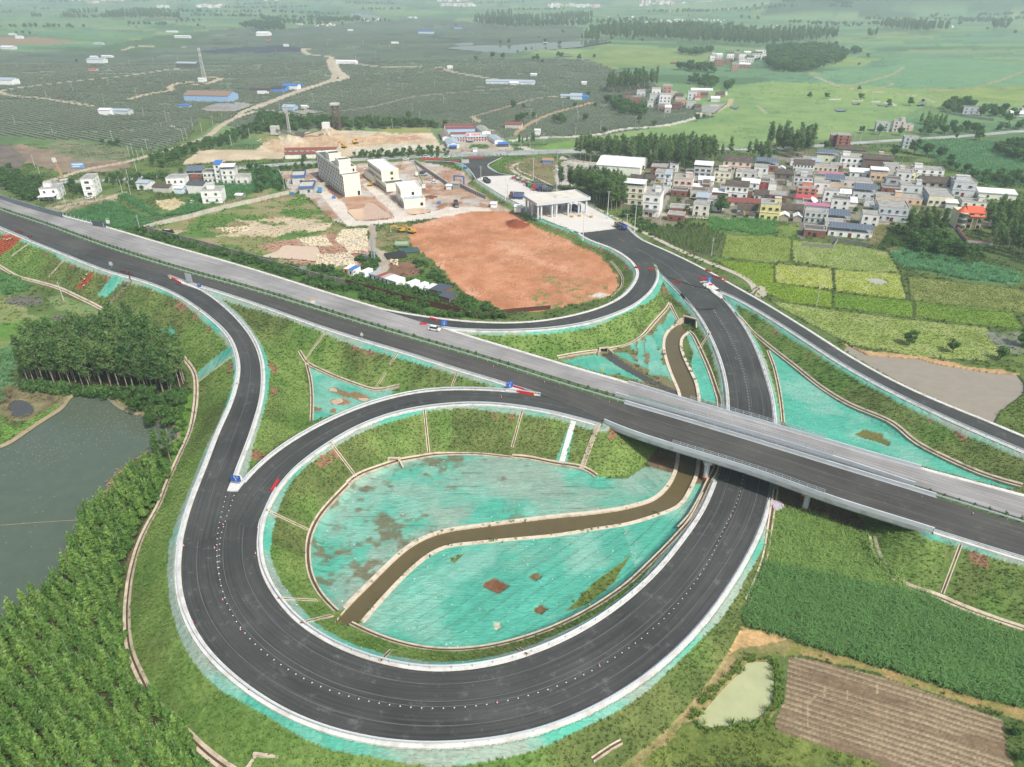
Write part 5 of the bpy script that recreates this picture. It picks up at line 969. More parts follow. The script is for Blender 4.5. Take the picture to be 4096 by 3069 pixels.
barrow('c1',(145,1640),(185,1575),6,'red water barrier along the inner kerb where the two ramps part on the left');
for a,b,n,lab in(((1440,300),(1490,300),3,'red water barrier on the public road left of the works'),((1525,302),(1600,305),5,'red water barrier in the left row on the public road'),((1680,318),(1740,318),4,'red water barrier at the mouth of the new approach'),((1850,288),(1950,290),7,'red water barrier in the right row on the public road')):
 for i in range(n):
  f=i/(n-1);px,py=t('b1',(a[0]+(b[0]-a[0])*f,a[1]+(b[1]-a[1])*f))[0];x,y,_=W(px,py,.4);o=link('water_barrier',wbr,loc=(x,y,.40));o.scale=(1.5,1.5,1.3);o.rotation_euler[2]=.1+RU(-.3,.3);tag(o,lab,'barrier','water barriers: '+lab[:48])
def sign(px,py,w,h,hgt,m,label,rz=0.0,arrow=True,z=None,tilt=.0,posts=1):
 P0=onroad(px,py)if z is None else(*W(px,py,z)[:2],z);e=empty('road_sign',P0,rz,label,'sign');mb=MB()
 for k in range(posts):mb.tube(((k-(posts-1)/2)*w*.5,.06,0),((k-(posts-1)/2)*w*.5,.06,hgt+h*.9),.06,.06,8)
 mb.obj('post',STEEL,e);MB().box((0,0,hgt+h/2),(w,.06,h)).obj('panel',m,e)
 if arrow:
  a=MB();y=-.045;k=min(w,h)
  for p,q_ in(((0,-.35),(0,-.02)),((0,-.02),(-.22,.25)),((0,-.02),(.22,.25)),((-.34,.2),(-.2,.36)),((.34,.2),(.2,.36)),((-.08,.3),(-.2,.36)),((.08,.3),(.2,.36))):a.bar((p[0]*k,y,hgt+h/2+p[1]*k),(q_[0]*k,y,hgt+h/2+q_[1]*k),.10*k,.012)
  a.obj('arrow',WHT,e)
 return e
sign(*t('c0',(2048,1600))[0],2.6,1.9,1.2,BLU,'blue fork sign with white arrows on the island where the two left ramps part',rz=-.15);sign(*t('b0',(1725,985))[0],2.2,1.7,1.0,BLU,'blue fork sign on the left exit gore below the louvred board',rz=-.5)
sign(*t('c1',(1625,245))[0],2.2,2.0,1.2,BLU,'blue fork sign beside the white car on the far carriageway',rz=.5);sign(*t('c1',(2190,780))[0],2.2,2.2,1.0,BLU,'blue fork sign where the loop ramp joins the near carriageway',rz=.4);sign(*t('b2',(1700,1370))[0],2.4,2.0,1.0,BLU,'blue fork sign by the white bags at the right gore',rz=.4)
LOUV=mat('louvre_grey',alb(196,200,202),.6,noise=.03);lz=sign(*t('b0',(1640,945))[0],3.4,3.6,1.2,LOUV,'tall louvred grey board sign on two posts at the left exit gore',rz=-.4,arrow=False,posts=2)
lb=MB()
for k in range(8):lb.box((0,-.07,1.45+k*.43),(3.2,.06,.16))
lb.obj('louvre',STEEL,lz)
s1=sign(*t('b0',(945,455))[0],2.0,3.0,2.4,WHT,'white sign with a green and yellow top on the far verge by the crop field',rz=.1,arrow=False);MB().box((0,-.045,4.9),(1.98,.03,1.0)).obj('green_band',mat('sign_green',alb(70,170,130),.5),s1);MB().box((0,-.045,5.3),(1.98,.035,.25)).obj('yellow_band',YEL,s1)
s2=sign(*t('c1',(495,40))[0],1.5,2.2,.4,WHT,'white and yellow notice board standing in the central reservation',rz=0,arrow=False);MB().box((0,-.045,2.2),(1.48,.03,.8)).obj('yellow_band',YEL,s2)
tri=sign(*t('c1',(918,350))[0],1.1,.5,2.0,WHT,'grey triangular warning sign on the near verge of the main road',arrow=False);MB().add([(-.7,-.05,2.2),(.7,-.05,2.2),(0,-.05,3.4)],[(0,1,2)]).obj('triangle',LOUV,tri)
s3=sign(*t('b0',(965,800))[0],1.6,.4,1.0,LOUV,'round grey sign back beside the resting workers on the near verge',arrow=False);MB().tube((0,-.1,2.0),(0,-.04,2.0),.8,.8,20).obj('disc',LOUV,s3)
gs=sign(*t('b1',(1808,385))[0],5.5,2.6,4.5,LOUV,'grey framed direction board beside the mouth of the new approach road',rz=0,arrow=False,z=1.0,posts=1);MB().box((0,-.3,1.2),(3,.08,1.5)).obj('blue_plate',BLU,gs)
fb_=sign(*t('c2',(778,640))[0],.8,.9,1.4,YEL,'yellow plate on a thin post by the far bridge parapet',arrow=False)
# buildings
ROT=R(-18)
def wallmat(c,dirt=True):return mat('wall_%d_%d_%d'%c,alb(*c,1.28),.85,noise=.06,nscale=.6,dirt=(alb(*(v*.78 for v in c)),.4,.45)if dirt else None)
GLASS=mat('window_glass',alb(86,92,96,.6),.15,noise=.1,spec=.6);FRM=mat('window_frame',alb(150,156,158),.5,noise=.03);DARK=mat('dark_opening',(.018,.018,.02),.8,noise=0)
ROOFG=mat('roof_concrete',alb(172,170,162),.9,noise=.2,nscale=.35,dirt=(alb(112,110,104),.7,.3));ROOFD=mat('roof_dark',alb(104,98,90),.9,noise=.25,nscale=.5,dirt=(alb(140,132,120),.5,.6));PARA=mat('parapet_white',alb(208,208,204),.85,noise=.1,nscale=.5,dirt=(alb(140,138,132),.5,.5))
METW=mat('metal_roof_white',alb(244,244,244),.5,noise=.04);METB=mat('metal_roof_blue',alb(70,128,205),.5,noise=.05);METG=mat('metal_roof_grey',alb(176,190,200),.5,noise=.06);METR=mat('metal_roof_red',alb(205,78,84),.5,noise=.06);METP=mat('metal_roof_pink',alb(198,120,146),.5,noise=.06)
TILE=mat('roof_tile_dark',alb(92,82,74),.95,noise=.3,nscale=1.2,dirt=(alb(126,118,106),.6,.5));TILR=mat('roof_tile_red',alb(140,84,74),.95,noise=.2,nscale=1.0,stretch=(1,6,1));TORG=mat('roof_tile_orange',alb(226,108,78),.8,noise=.08,nscale=2);SOL=mat('solar_cell',alb(112,124,140,.8),.3,noise=.04,spec=.6);BRICK=mat('brick_wall',alb(146,96,82),.9,noise=.2,nscale=1.5,dirt=(alb(170,150,136),.4,.5))
DOORM={'red':mat('door_red',alb(132,52,48),.6),'yellow':mat('door_yellow',alb(214,164,60),.6),'blue':mat('door_blue',alb(74,130,180),.6),'dark':DARK}
_wm={}
def window_me(w,h,style=0):
 k=(round(w,1),round(h,1),style)
 if k in _wm:return _wm[k]
 mb=MB();mb.add([(-w/2,-.03,0),(w/2,-.03,0),(w/2,-.03,h),(-w/2,-.03,h)],[(0,1,2,3)],1)
 f=.09
 if style==0:
  for c,d in(((0,-.06,.045),(w+.1,.1,f)),((0,-.06,h-.045),(w+.1,.1,f)),((-w/2,-.06,h/2),(f,.1,h)),((w/2,-.06,h/2),(f,.1,h)),((0,-.06,h/2),(.06,.08,h))):mb.box(c,d,0,0)
 mb.box((0,-.12,-.05),(w+.3,.22,.09),0,0)
 _wm[k]=mb.mesh('window',[FRM,GLASS if style==0 else DARK]);return _wm[k]
def projy(x,y,z):d=y*CP+(CAMH-z)*SP;u=y*SP-(CAMH-z)*CP;return IH/2-FPX*u/d
def zfor(x,y,py,z0=0.0):
 lo,hi=z0,40.0
 for _ in range(40):
  m=(lo+hi)/2
  if projy(x,y,m)>py:lo=m
  else:hi=m
 return lo
def windows(parent,w,y,z0,sh,ns,n,ww=1.3,wh=1.4,face=0,depth=0,style=0,skip=(),off=0.9,margin=.0):
 """rows of windows on a face: 0 front, 1 left side, 2 right side"""
 L=w if face==0 else depth
 for s in range(ns):
  for i in range(n):
   if(s,i)in skip:continue
   a=(i+.5)/n*(L-2*margin)+margin;o=link('window',window_me(ww,wh,style),parent)
   if face==0:o.location=(a-w/2,y,z0+s*sh+off)
   elif face==1:o.location=(-w/2,y+a,z0+s*sh+off);o.rotation_euler[2]=-PI/2
   else:o.location=(w/2,y+a,z0+s*sh+off);o.rotation_euler[2]=PI/2
def flatroof(parent,w,d,y,h,m=ROOFG,ph=.7,pm=None):
 mb=MB().box((0,y+d/2,h+.06),(w-.3,d-.3,.12));mb.obj('roof',m,parent)
 mb=MB()
 for c,dd in(((0,y+.08,h+ph/2-.08),(w+.24,.2,ph)),((0,y+d-.08,h+ph/2-.08),(w+.24,.2,ph)),((-w/2-.02,y+d/2,h+ph/2-.085),(.2,d-.36,ph)),((w/2+.02,y+d/2,h+ph/2-.085),(.2,d-.36,ph))):mb.box(c,dd)
 mb.obj('parapet',pm or PARA,parent)
def gable(parent,w,d,y,h,rise,m,along='x',name='roof',ov=.4,rows=0):
 mb=MB()
 if along=='x':v=[(-w/2-ov,y-ov,h),(w/2+ov,y-ov,h),(w/2+ov,y+d/2,h+rise),(-w/2-ov,y+d/2,h+rise),(w/2+ov,y+d+ov,h),(-w/2-ov,y+d+ov,h)];t_=.14
 else:v=[(-w/2-ov,y-ov,h),(-w/2-ov,y+d+ov,h),(0,y+d+ov,h+rise),(0,y-ov,h+rise),(w/2+ov,y+d+ov,h),(w/2+ov,y-ov,h)];t_=.14
 u=[(a,b,c-t_)for a,b,c in v];mb.add(v+u,[(0,1,2,3),(3,2,4,5),(7,6,9,8),(8,9,11,10),(0,6,7,1),(5,4,10,11),(1,7,8,2),(2,8,10,4),(0,3,9,6),(3,5,11,9)])
 o=mb.obj(name,m,parent)
 g=MB()
 if along=='x':
  for sx in(-1,1):g.add([(sx*w/2,y,h-.15),(sx*w/2,y+d,h-.15),(sx*w/2,y+d/2,h+rise-.15)],[(0,1,2)])
 else:
  for yy in(y,y+d):g.add([(-w/2,yy,h-.15),(w/2,yy,h-.15),(0,yy,h+rise-.15)],[(0,1,2)])
 return o,g
PANEL={}
def solar(parent,w,d,y,h,tilt=.25,nx=8,ny=4,post=2.2,flat=0.0):
 z0=h+post;dz=d*tilt
 mb=MB();v=[(-w/2,y,z0),(w/2,y,z0),(w/2,y+d,z0+dz),(-w/2,y+d,z0+dz)]
 mb.add(v+[(a,b,c-.1)for a,b,c in v],[(0,1,2,3),(7,6,5,4),(0,4,5,1),(1,5,6,2),(2,6,7,3),(3,7,4,0)]);mb.obj('solar_roof',METG,parent)
 pw,pd=w/nx,d/ny;k=(round(pw,2),round(pd,2))
 if k not in PANEL:PANEL[k]=MB().box((0,0,.03),(pw*.9,math.hypot(pd,pd*tilt)*.92,.05)).mesh('solar_panel',SOL)
 for i in range(nx):
  for j in range(ny):
   o=link('solar_panel',PANEL[k],parent,loc=(-w/2+pw*(i+.5),y+pd*(j+.5),z0+tilt*pd*(j+.5)+.02));o.rotation_euler[0]=math.atan(tilt)
 mb=MB()
 for sx in(-1,0,1):
  for yy,zz in((y+.2,z0),(y+d-.2,z0+dz)):mb.bar((sx*(w/2-.3),yy,h),(sx*(w/2-.3),yy,zz-.05),.12)
 mb.obj('roof_posts',STEEL,parent)
def shed_roof(parent,w,d,y,h,m,post=2.0,tilt=.12,name='metal_roof',ov=.5):
 z0=h+post;v=[(-w/2-ov,y-ov,z0),(w/2+ov,y-ov,z0),(w/2+ov,y+d+ov,z0+tilt*d),(-w/2-ov,y+d+ov,z0+tilt*d)]
 mb=MB();mb.add(v+[(a,b,c-.1)for a,b,c in v],[(0,1,2,3),(7,6,5,4),(0,4,5,1),(1,5,6,2),(2,6,7,3),(3,7,4,0)]);mb.obj(name,m,parent)
 if post>.4:
  mb=MB()
  for sx in(-1,0,1):
   for yy in(y+.2,y+d-.2):mb.bar((sx*(w/2-.2),yy,h),(sx*(w/2-.2),yy,z0+(.12*d*(yy>y+1))),.12)
  mb.obj('roof_posts',STEEL,parent)
def house(tile,xl,xr,yt,yb,d,ns,wall,roof,label,nwin=3,rz=ROT,group='village houses',door=None,stair=None,side=1,ww=1.3,wh=1.4,upper=None,style=0,sidewall=None,cat='house',z=0.0,name='house',front=None,balcony=False,nx=8,ny=4):
 ox,oy,k=TT[tile];cx=ox+(xl+xr)/2/k;cy=oy+yb/k;x,y,_=W(cx,cy,z)
 s=pxm(cx,cy,z);w=(xr-xl)/k/s/(cos(rz)*.985);h=zfor(x,y,oy+yt/k,z)-z
 e=empty(name,(x,y,z),rz,label,cat,group);wm=wall if not isinstance(wall,tuple)else wallmat(wall);fm=wallmat(front)if isinstance(front,tuple)else(front or wm)
 mb=MB();v=[(-w/2,0,-.3),(w/2,0,-.3),(w/2,d,-.3),(-w/2,d,-.3),(-w/2,0,h),(w/2,0,h),(w/2,d,h),(-w/2,d,h)]
 sm=wallmat(sidewall)if isinstance(sidewall,tuple)else wm
 mb.add(v,[(0,1,5,4)],0);mb.add(v,[(1,2,6,5),(2,3,7,6),(3,0,4,7),(4,5,6,7)],1);mb.obj('wall',[fm,sm],e)
 sh=h/ns;o_=max(.7,sh*.3)
 if nwin:
  windows(e,w,-.01,0,sh,ns,nwin,min(ww,w/nwin*.6),min(wh,sh*.5),style=style,off=o_,skip=((0,nwin//2),)if door else())
  if side:windows(e,w,.5,0,sh,ns,2,1.0,min(1.1,sh*.4),face=2 if rz<.2 and side==2 else 1,depth=d-1,off=o_)
  if ns>1:
   mb=MB()
   for i in range(1,ns):mb.box((0,-.10,sh*i),(w+.3,.34,.14))
   mb.obj('floor_band',wm if not balcony else PARA,e)
 if door:MB().box((0 if nwin%2 else 0,-.06,1.15),(1.7,.1,2.3)).obj('door',DOORM[door],e)
 if balcony:
  mb=MB().box((0,-.8,sh+.05),(w*.8,1.6,.15)).box((0,-1.55,sh+.5),(w*.8,.1,.9));mb.obj('balcony',PARA,e)
  for q_ in(-1,1):MB().box((q_*w*.38,-1.5,sh/2),(.25,.25,sh)).obj('column',PARA,e)
 if roof=='flat':flatroof(e,w,d,0,h,ROOFG)
 elif roof=='dark':flatroof(e,w,d,0,h,ROOFD)
 elif roof=='solar':flatroof(e,w,d,0,h,ROOFG,.5);solar(e,w,d*.7,0,h,nx=nx,ny=ny)
 elif roof=='metal':flatroof(e,w,d,0,h,ROOFG,.9);shed_roof(e,w,d*.7,0,h,METW,2.2)
 elif roof=='shedw':shed_roof(e,w,d,0,h,METW,.2)
 elif roof=='shedg':shed_roof(e,w,d,0,h,METG,.2)
 elif roof=='shedb':shed_roof(e,w,d,0,h,METB,.2)
 elif roof in('tile','tiler','tileo','gw','gb','gg'):
  o,g=gable(e,w,d,0,h,min(d*.28,3.0),{'tile':TILE,'tiler':TILR,'tileo':TORG,'gw':METW,'gb':METB,'gg':METG}[roof]);g.obj('gable_wall',sm,e)
 elif roof=='gyw':o,g=gable(e,w,d,0,h,w*.3,METW,'y');g.obj('gable_wall',sm,e)
 if stair:
  sx,sw=stair if isinstance(stair,tuple)else(.3,3.2);m=MB().box((sx*w,d*.6,h+1.4),(sw,min(4,d*.45),2.6));m.obj('stairwell',wm,e);MB().box((sx*w,d*.6,h+2.76),(sw+.4,min(4,d*.45)+.4,.12)).obj('stairwell_roof',PARA,e)
 return e,w,h
WH,CR,PK,GR,PE,TN,YE,GN=(236,236,232),(232,226,200),(232,206,190),(186,190,194),(228,190,156),(206,182,156),(234,220,158),(220,228,196)
H_=[('v1',190,520,700,1015,11,3,CR,'metal','three-storey cream house under tiered white metal roofs beside the roadside trees',3,dict(ww=1.8)),('v1',532,800,850,1228,17,3,WH,'flat','three-storey white house with dark red doors, nearest the farm lane',2,dict(door='red',stair=(.2,3),ww=1.8,balcony=True)),('v1',745,905,450,630,10,2,(206,212,216),'flat','small pale blue-grey house with a yellow door',2,dict(door='yellow')),('v1',908,1015,480,630,10,2,(220,222,222),'shedg','narrow pale house with sloped grey roof, joined to the yellow-door house',1,{}),('v1',875,1010,300,395,10,2,(226,206,184),'dark','beige house at the forest edge behind the village',1,dict(ww=2.2)),('v1',1012,1140,310,430,11,2,WH,'flat','white house attached to the right of the beige forest-edge house',1,dict(ww=1.6)),('v1',700,880,735,800,9,1,WH,'flat','low white house with grey roof behind the nearest three-storey house',0,{}),('v1',880,1005,690,800,9,1,WH,'flat','low white house with stair box beside the lane through the village',0,dict(stair=True)),('v1',1068,1375,560,800,12,2,PK,'flat','two-storey pale pink house with white back wing',3,dict(stair=(.25,4),ww=2.0)),('v1',1040,1300,765,875,8,1,BRICK,'dark','brick house with dark roof right in front of the pink house',2,dict(style=1)),('v1',1432,1715,370,600,12,3,(202,204,202),'metal','three-storey grey-white house crowned by a broad white metal roof',3,dict(ww=2.4,wh=1.9,door='dark')),('v1',1790,2050,440,620,10,2,CR,'dark','cream house with red-framed side door and dark roof terrace',3,dict(stair=(0,6))),('v2',195,640,245,420,10,2,PK,'tile','wide pink house with dark tiled roof and white balcony beside a lawn',4,dict(door='dark',ww=1.6)),('v1',1380,1650,775,900,9,1,(214,206,194),'dark','low pale house with dark roof in the middle of the village',2,dict(style=1)),('v1',1400,1560,700,760,6,1,WH,'shedw','white-roofed shed behind the low pale house',0,{}),('v1',1570,1690,650,760,12,1,BRICK,'dark','red brick yard building by the inner village lane',0,{}),('v1',1285,1600,1020,1080,7,1,WH,'tile','long low white house with brown tiled roof behind the roadside tree row',3,{}),('v1',1485,1700,890,990,8,1,GR,'shedg','grey corrugated shed beside the big dark round tree',0,{}),('v1',425,560,555,620,7,1,(200,194,184),'tile','first small tiled outhouse behind the cream house',0,{}),('v1',570,740,560,640,8,1,(180,174,164),'tile','second dark tiled outhouse beside the yellow-door house',1,dict(style=1)),('v1',310,400,530,610,6,1,(190,184,172),'tile','tiny stone hut at the end of the white warehouse',0,{}),('v2',220,585,680,900,9,2,WH,'tile','white two-storey house with dark ridge roof and white awning below',4,dict(door='dark')),('v2',545,680,770,910,7,2,BRICK,'dark','small brick tower house right of the white awning',1,{}),('v2',590,690,620,730,5,2,(190,200,204),'flat','slim grey stair tower in the village centre left',1,{}),('v2',5,215,800,880,7,1,BRICK,'shedw','brick shed with patched white and rust roof',0,{}),('v2',750,1120,320,425,10,1,BRICK,'solar','brick house under a large blue-grey solar roof at the forest edge',2,dict(style=1,nx=9,ny=3)),('v2',820,978,610,760,9,2,(170,70,64),'dark','house with dark red painted front in the village centre',2,{}),('v2',982,1105,650,775,8,2,WH,'flat','plain white block house right of the red-fronted house',0,{}),('v2',745,1095,845,940,8,1,WH,'tile','low white cottage with two small windows and dark tiled roof',4,dict(door='dark')),('v2',260,560,965,1035,7,1,(214,210,200),'tiler','left half of a long row with reddish tiled roof',3,{}),('v2',565,840,980,1045,7,1,(206,200,190),'tiler','right half of the long row with reddish tiled roof',3,{}),('v2',442,748,1105,1190,9,1,WH,'tile','white house with yellow door above twin stone huts',2,dict(door='yellow')),('v2',425,525,1185,1255,4,1,(178,174,166),'tile','left one of the twin stone huts facing the green crop field',0,{}),('v2',632,735,1190,1262,4,1,(178,174,166),'tile','right one of the twin stone huts facing the green crop field',0,{}),('v2',830,1145,1010,1290,11,2,YE,'flat','pale yellow two-storey house with dark red and white ground floor',3,dict(door='dark',stair=(.32,3.4),ww=1.7)),('v2',1190,1560,1100,1200,9,1,(176,168,156),'tile','dark-roofed house behind two white gabled porches',2,dict(style=1)),('v2',1185,1325,1215,1300,6,1,(170,162,150),'gyw','left porch with bright white gable roof',0,{}),('v2',1425,1555,1230,1320,6,1,(170,162,150),'gyw','right porch with bright white gable roof',0,{}),('v2',1435,1750,300,440,9,2,WH,'tile','white house with many small windows under the dark forest edge',6,dict(ww=.9)),('v2',1440,1730,540,690,9,2,(222,224,222),'dark','white two-storey house with arched balcony and blue-white canopy',4,dict(stair=(0,4))),('v2',1100,1380,470,560,9,1,(120,112,104),'tile','old dark farmhouse with sagging roof in the village centre',2,dict(style=1)),('v2',1110,1215,650,740,6,1,(180,176,166),'tile','small grey gabled hut beside a garden',0,{}),('v2',1310,1395,625,680,4,1,(196,196,190),'flat','tiny white box hut by the green garden plot',0,{}),('v2',1155,1270,375,430,5,1,(190,218,228),'gyw','little pale blue gabled shed near the forest',0,{}),('v2',1500,1800,720,850,10,2,(222,140,120),'flat','salmon two-storey house above a bright red awning',3,dict(stair=(0,6),ww=1.9)),('v2',1455,1800,905,960,6,1,(190,188,184),'shedr','bright red metal awning in front of the salmon house',0,{}),('v2',1610,1910,990,1060,9,1,BRICK,'dark','brick house with a large white dish on its roof',2,dict(style=1)),('v2',1628,1985,1150,1340,10,2,(200,202,200),'flat','grey house with pink metal roof strip and a balustrade of white bars',4,{}),('v2',1625,1965,1465,1590,9,1,BRICK,'dark','brick farmhouse with pale door frame at the paddy edge',2,dict(door='dark',style=1)),('v2',1130,1430,870,930,5,1,(150,146,136),'tile','low grey barn beside the vegetable plots',0,{}),('v2',1845,2170,150,270,9,1,GN,'solar','pale green house with solar roof at the back of the village',3,dict(nx=8,ny=2)),('v2',1800,2180,345,430,9,1,(214,204,178),'flat','long beige house behind the pink-roofed one',5,{}),('v2',1755,1880,260,380,8,1,(200,202,198),'shedg','grey shed left of the pale green house',0,{}),('v0',702,1130,55,238,14,2,WH,'flat','big white house with rows of square dark windows',5,dict(style=1,stair=(-.3,5),ww=1.7,wh=1.5)),('v0',1145,1330,160,240,12,2,(212,214,212),'flat','pale grey house with broad empty roof terrace',1,{}),('v0',1335,1520,40,130,9,1,(224,176,150),'flat','salmon-coloured house with white stair box at the back row',1,dict(stair=(-.2,3))),('v0',1215,1465,315,440,9,1,PE,'metal','peach house with open terrace under a white metal roof',3,dict(ww=1.8)),('v0',875,1195,305,390,9,1,WH,'shedw','white house with long white sheet roof and covered veranda',3,dict(style=1)),('v0',245,430,385,500,10,1,(218,216,192),'dark','beige house left of the pink sheet roof',2,dict(ww=1.8)),('v0',350,712,350,385,6,1,(206,208,210),'shedp','storey with pink sheet roof over blue-grey wall',3,{}),('v0',425,710,480,640,10,1,TN,'solar','tan house with three tall windows under a pale solar roof',3,dict(ww=1.9,nx=8,ny=3)),('v0',740,1200,450,570,9,1,(214,206,200),'flat','long whitish house with weathered dark roof',4,dict(ww=1.2)),('v0',925,1270,655,760,11,1,(206,212,216),'solar','blue-white house with arched solar roof in the village centre right',3,dict(nx=9,ny=3)),('v0',1480,1690,430,560,9,2,(182,186,192),'dark','grey-blue house with wide barred window',1,dict(ww=3)),('v0',1695,1955,300,430,9,1,(236,228,186),'flat','pale yellow house with roof terrace near the wide white house',3,dict(ww=1.4,stair=(-.3,3))),('v0',1740,2060,535,655,10,1,(214,218,220),'flat','white house with corner roof box above the peach house',2,dict(stair=(.35,3))),('v0',1345,2030,745,840,10,1,PE,'flat','very long peach-coloured house with weathered roof',6,dict(stair=(0,4))),('v0',1345,1790,915,1150,17,2,(196,202,206),'flat','large grey-white house with dark red double gate beside the grove',4,dict(door='red',ww=1.3)),('v0',755,955,820,895,9,1,(226,226,222),'shedw','white sheet-roofed garage in front of the solar house',0,{}),('v0',1110,1240,790,890,6,1,(214,216,216),'flat','white cube annex of the solar house by the blue gate',0,{}),('v0',475,820,1110,1180,10,1,BRICK,'solar','brick house under the large square solar array',2,dict(style=1,nx=8,ny=4)),('v0',520,1175,1340,1425,8,1,(240,240,236),'solar','long low white house with red skirting under the longest solar array',5,dict(door='red',nx=14,ny=3)),('v3',238,715,270,400,11,2,WH,'flat','wide white two-storey house with two roof boxes',4,dict(stair=(-.3,5),ww=1.6)),('v3',370,865,500,655,12,2,(178,174,164),'tile','unfinished grey house with hipped roof and dark openings',4,dict(style=1,ww=2.4)),('v3',935,1270,500,740,14,2,(206,210,212),'flat','tall grey-white house with stepped upper terrace right of the unfinished one',2,dict(door='red',stair=(-.05,8),ww=2)),('v3',510,880,745,920,20,1,(234,228,202),'flat','cream-fronted house with long blue-grey side wall',4,dict(ww=1.8,sidewall=(176,186,198))),('v3',1125,1490,850,935,9,1,(234,232,214),'flat','low cream house directly behind the orange-roofed villa',3,dict(stair=(.3,3))),('v3',1440,1990,690,800,9,1,(230,232,216),'shedw','long pale shed with bright white sheet roof at the right end of the village',2,dict(style=1)),('v3',820,990,860,960,6,1,(220,220,216),'shedw','white sheet-roofed lean-to between cream house and villa',0,{}),('b3',590,693,90,200,8,4,(168,112,100),'flat','four-storey bare red brick tower house by the rural road',2,dict(ww=1.3,style=1)),('b3',530,592,90,180,8,3,(160,110,100),'flat','lower brick wing left of the brick tower house',1,dict(style=1)),('b3',1160,1215,110,205,9,3,(196,202,204),'flat','left block of the grey roadside house beyond the village',1,{}),('b3',1215,1295,115,180,9,2,(206,212,212),'flat','right block of the grey roadside house beyond the village',2,{}),('b3',930,1030,-15,60,9,3,(196,200,202),'flat','grey house behind the dark trees on the far side of the rural road',2,{}),('b3',1075,1160,-30,60,8,3,(214,200,196),'flat','pinkish white house right of the grey one across the rural road',2,dict(stair=True)),('b3',1165,1240,0,50,7,2,(220,196,188),'flat','small pink house end of the group across the rural road',1,{}),('a3',1690,1812,930,985,9,2,(190,196,204),'dark','grey walled farmhouse among trees at the far right',3,{}),('a3',2110,2300,985,1010,9,1,(196,196,192),'gw','low roadside building at the right edge of the view',0,{}),('a3',2185,2280,945,1000,8,2,(200,200,200),'flat','pale house cut by the right edge beyond the walled farm',1,{}),('b3',820,1040,300,395,10,1,(120,100,90),'tile','dark tiled old houses at the back left of the wide white house',2,dict(style=1)),('b3',620,830,215,225,8,1,(130,110,98),'tile','dark roofed old building beneath the brick tower',0,{}),('b2',2095,2209,340,400,9,1,BRICK,'solar','brick shed with pale solar roof next to the pink house',0,dict(nx=6,ny=2)),]
for r in H_:
 kw=dict(r[11]);rf=r[8];special=rf;
 if rf in('shedr','shedp'):rf='none'
 e,w,h=house(r[0],r[1],r[2],r[3],r[4],r[5],r[6],r[7],rf,r[9],nwin=r[10],**kw)
 if special=='shedr':shed_roof(e,w,6,0,h,METR,.2)
 if special=='shedp':shed_roof(e,w,6,0,h,METP,.2)
 if 'large white dish' in r[9]:MB().tube((1,4,h+.6),(1.2,3.9,h+.9),3.0,3.0,24).obj('dish',METW,e)
 if 'pink metal roof strip' in r[9]:MB().box((0,7,h+1.3),(w*.96,4,2.4)).obj('upper_storey',wallmat((196,200,202)),e);shed_roof(e,w,4,5,h+2.4,METP,.15,name='pink_roof')
 if 'bright white gable' not in r[9]and random.random()<.35 and rf in('flat','dark'):MB().tube((w*.36,2,h+.1),(w*.36,2,h+1.6),.45,.45,10).obj('water_tank',METG,e)
e,w,h=house('v3',1000,1400,1030,1325,11,3,(216,206,168),'none','three-storey cream villa with orange tiled roofs and a rounded glazed bay',nwin=0,rz=R(-12),ww=1.8)
windows(e,w*.5,-.01,0,h/3,3,1,2.2,1.8,style=1,off=.8);
for s in range(3):o=link('window',window_me(1.7,1.6,0),e,loc=(w*.36,-.01,s*h/3+.9))
for c_ in range(5):
 a0,a1=PI*(1+c_/5),PI*(1+(c_+1)/5)
bay=MB().tube((-w*.33,-.2,-.2),(-w*.33,-.2,h),w*.17,w*.17,14).obj('bay',wallmat((216,206,168)),e)
for s in range(3):
 for c_ in range(5):
  a=PI*(1.1+.8*(c_+.5)/5);o=link('window',window_me(1.1,2.0,0),e,loc=(-w*.33+cos(a)*w*.172,-.2+sin(a)*w*.172,s*h/3+.7));o.rotation_euler[2]=a+PI/2
o,g=gable(e,w*.62,11,0,h,2.4,TORG);o.location.x=w*.19;mb=MB();n=14;cx=-w*.33;
mb.add([(cx+cos(2*PI*i/n)*w*.24,1.5+sin(2*PI*i/n)*w*.24,h-.1)for i in range(n)]+[(cx,1.5,h+3.0)],[(i,(i+1)%n,n)for i in range(n)]);mb.obj('turret_roof',TORG,e);gable(e,w*.55,2.2,-2.2,h-1.5,.5,TORG)[0].location.x=w*.2
for q_ in(0,1,2):MB().box((w*(.02+.2*q_),-2.0,(h-1.5)/2),(.3,.3,h-1.5)).obj('column',wallmat((200,190,156)),e)
wl=Wn(q(*TT['v3'],[(960,1240),(1060,1400),(1180,1560),(1640,1610)]));we=empty('garden_wall',(wl[0][0],wl[0][1],0),0,'garden wall with red coping below the orange-roofed villa','wall')
for i in range(len(wl)-1):a,b=wl[i]-wl[0],wl[i+1]-wl[0];MB().bar((*a,.8),(*b,.8),.25,1.6).obj('wall',PARA,we);MB().bar((*a,1.65),(*b,1.65),.4,.14).obj('coping',METR,we)
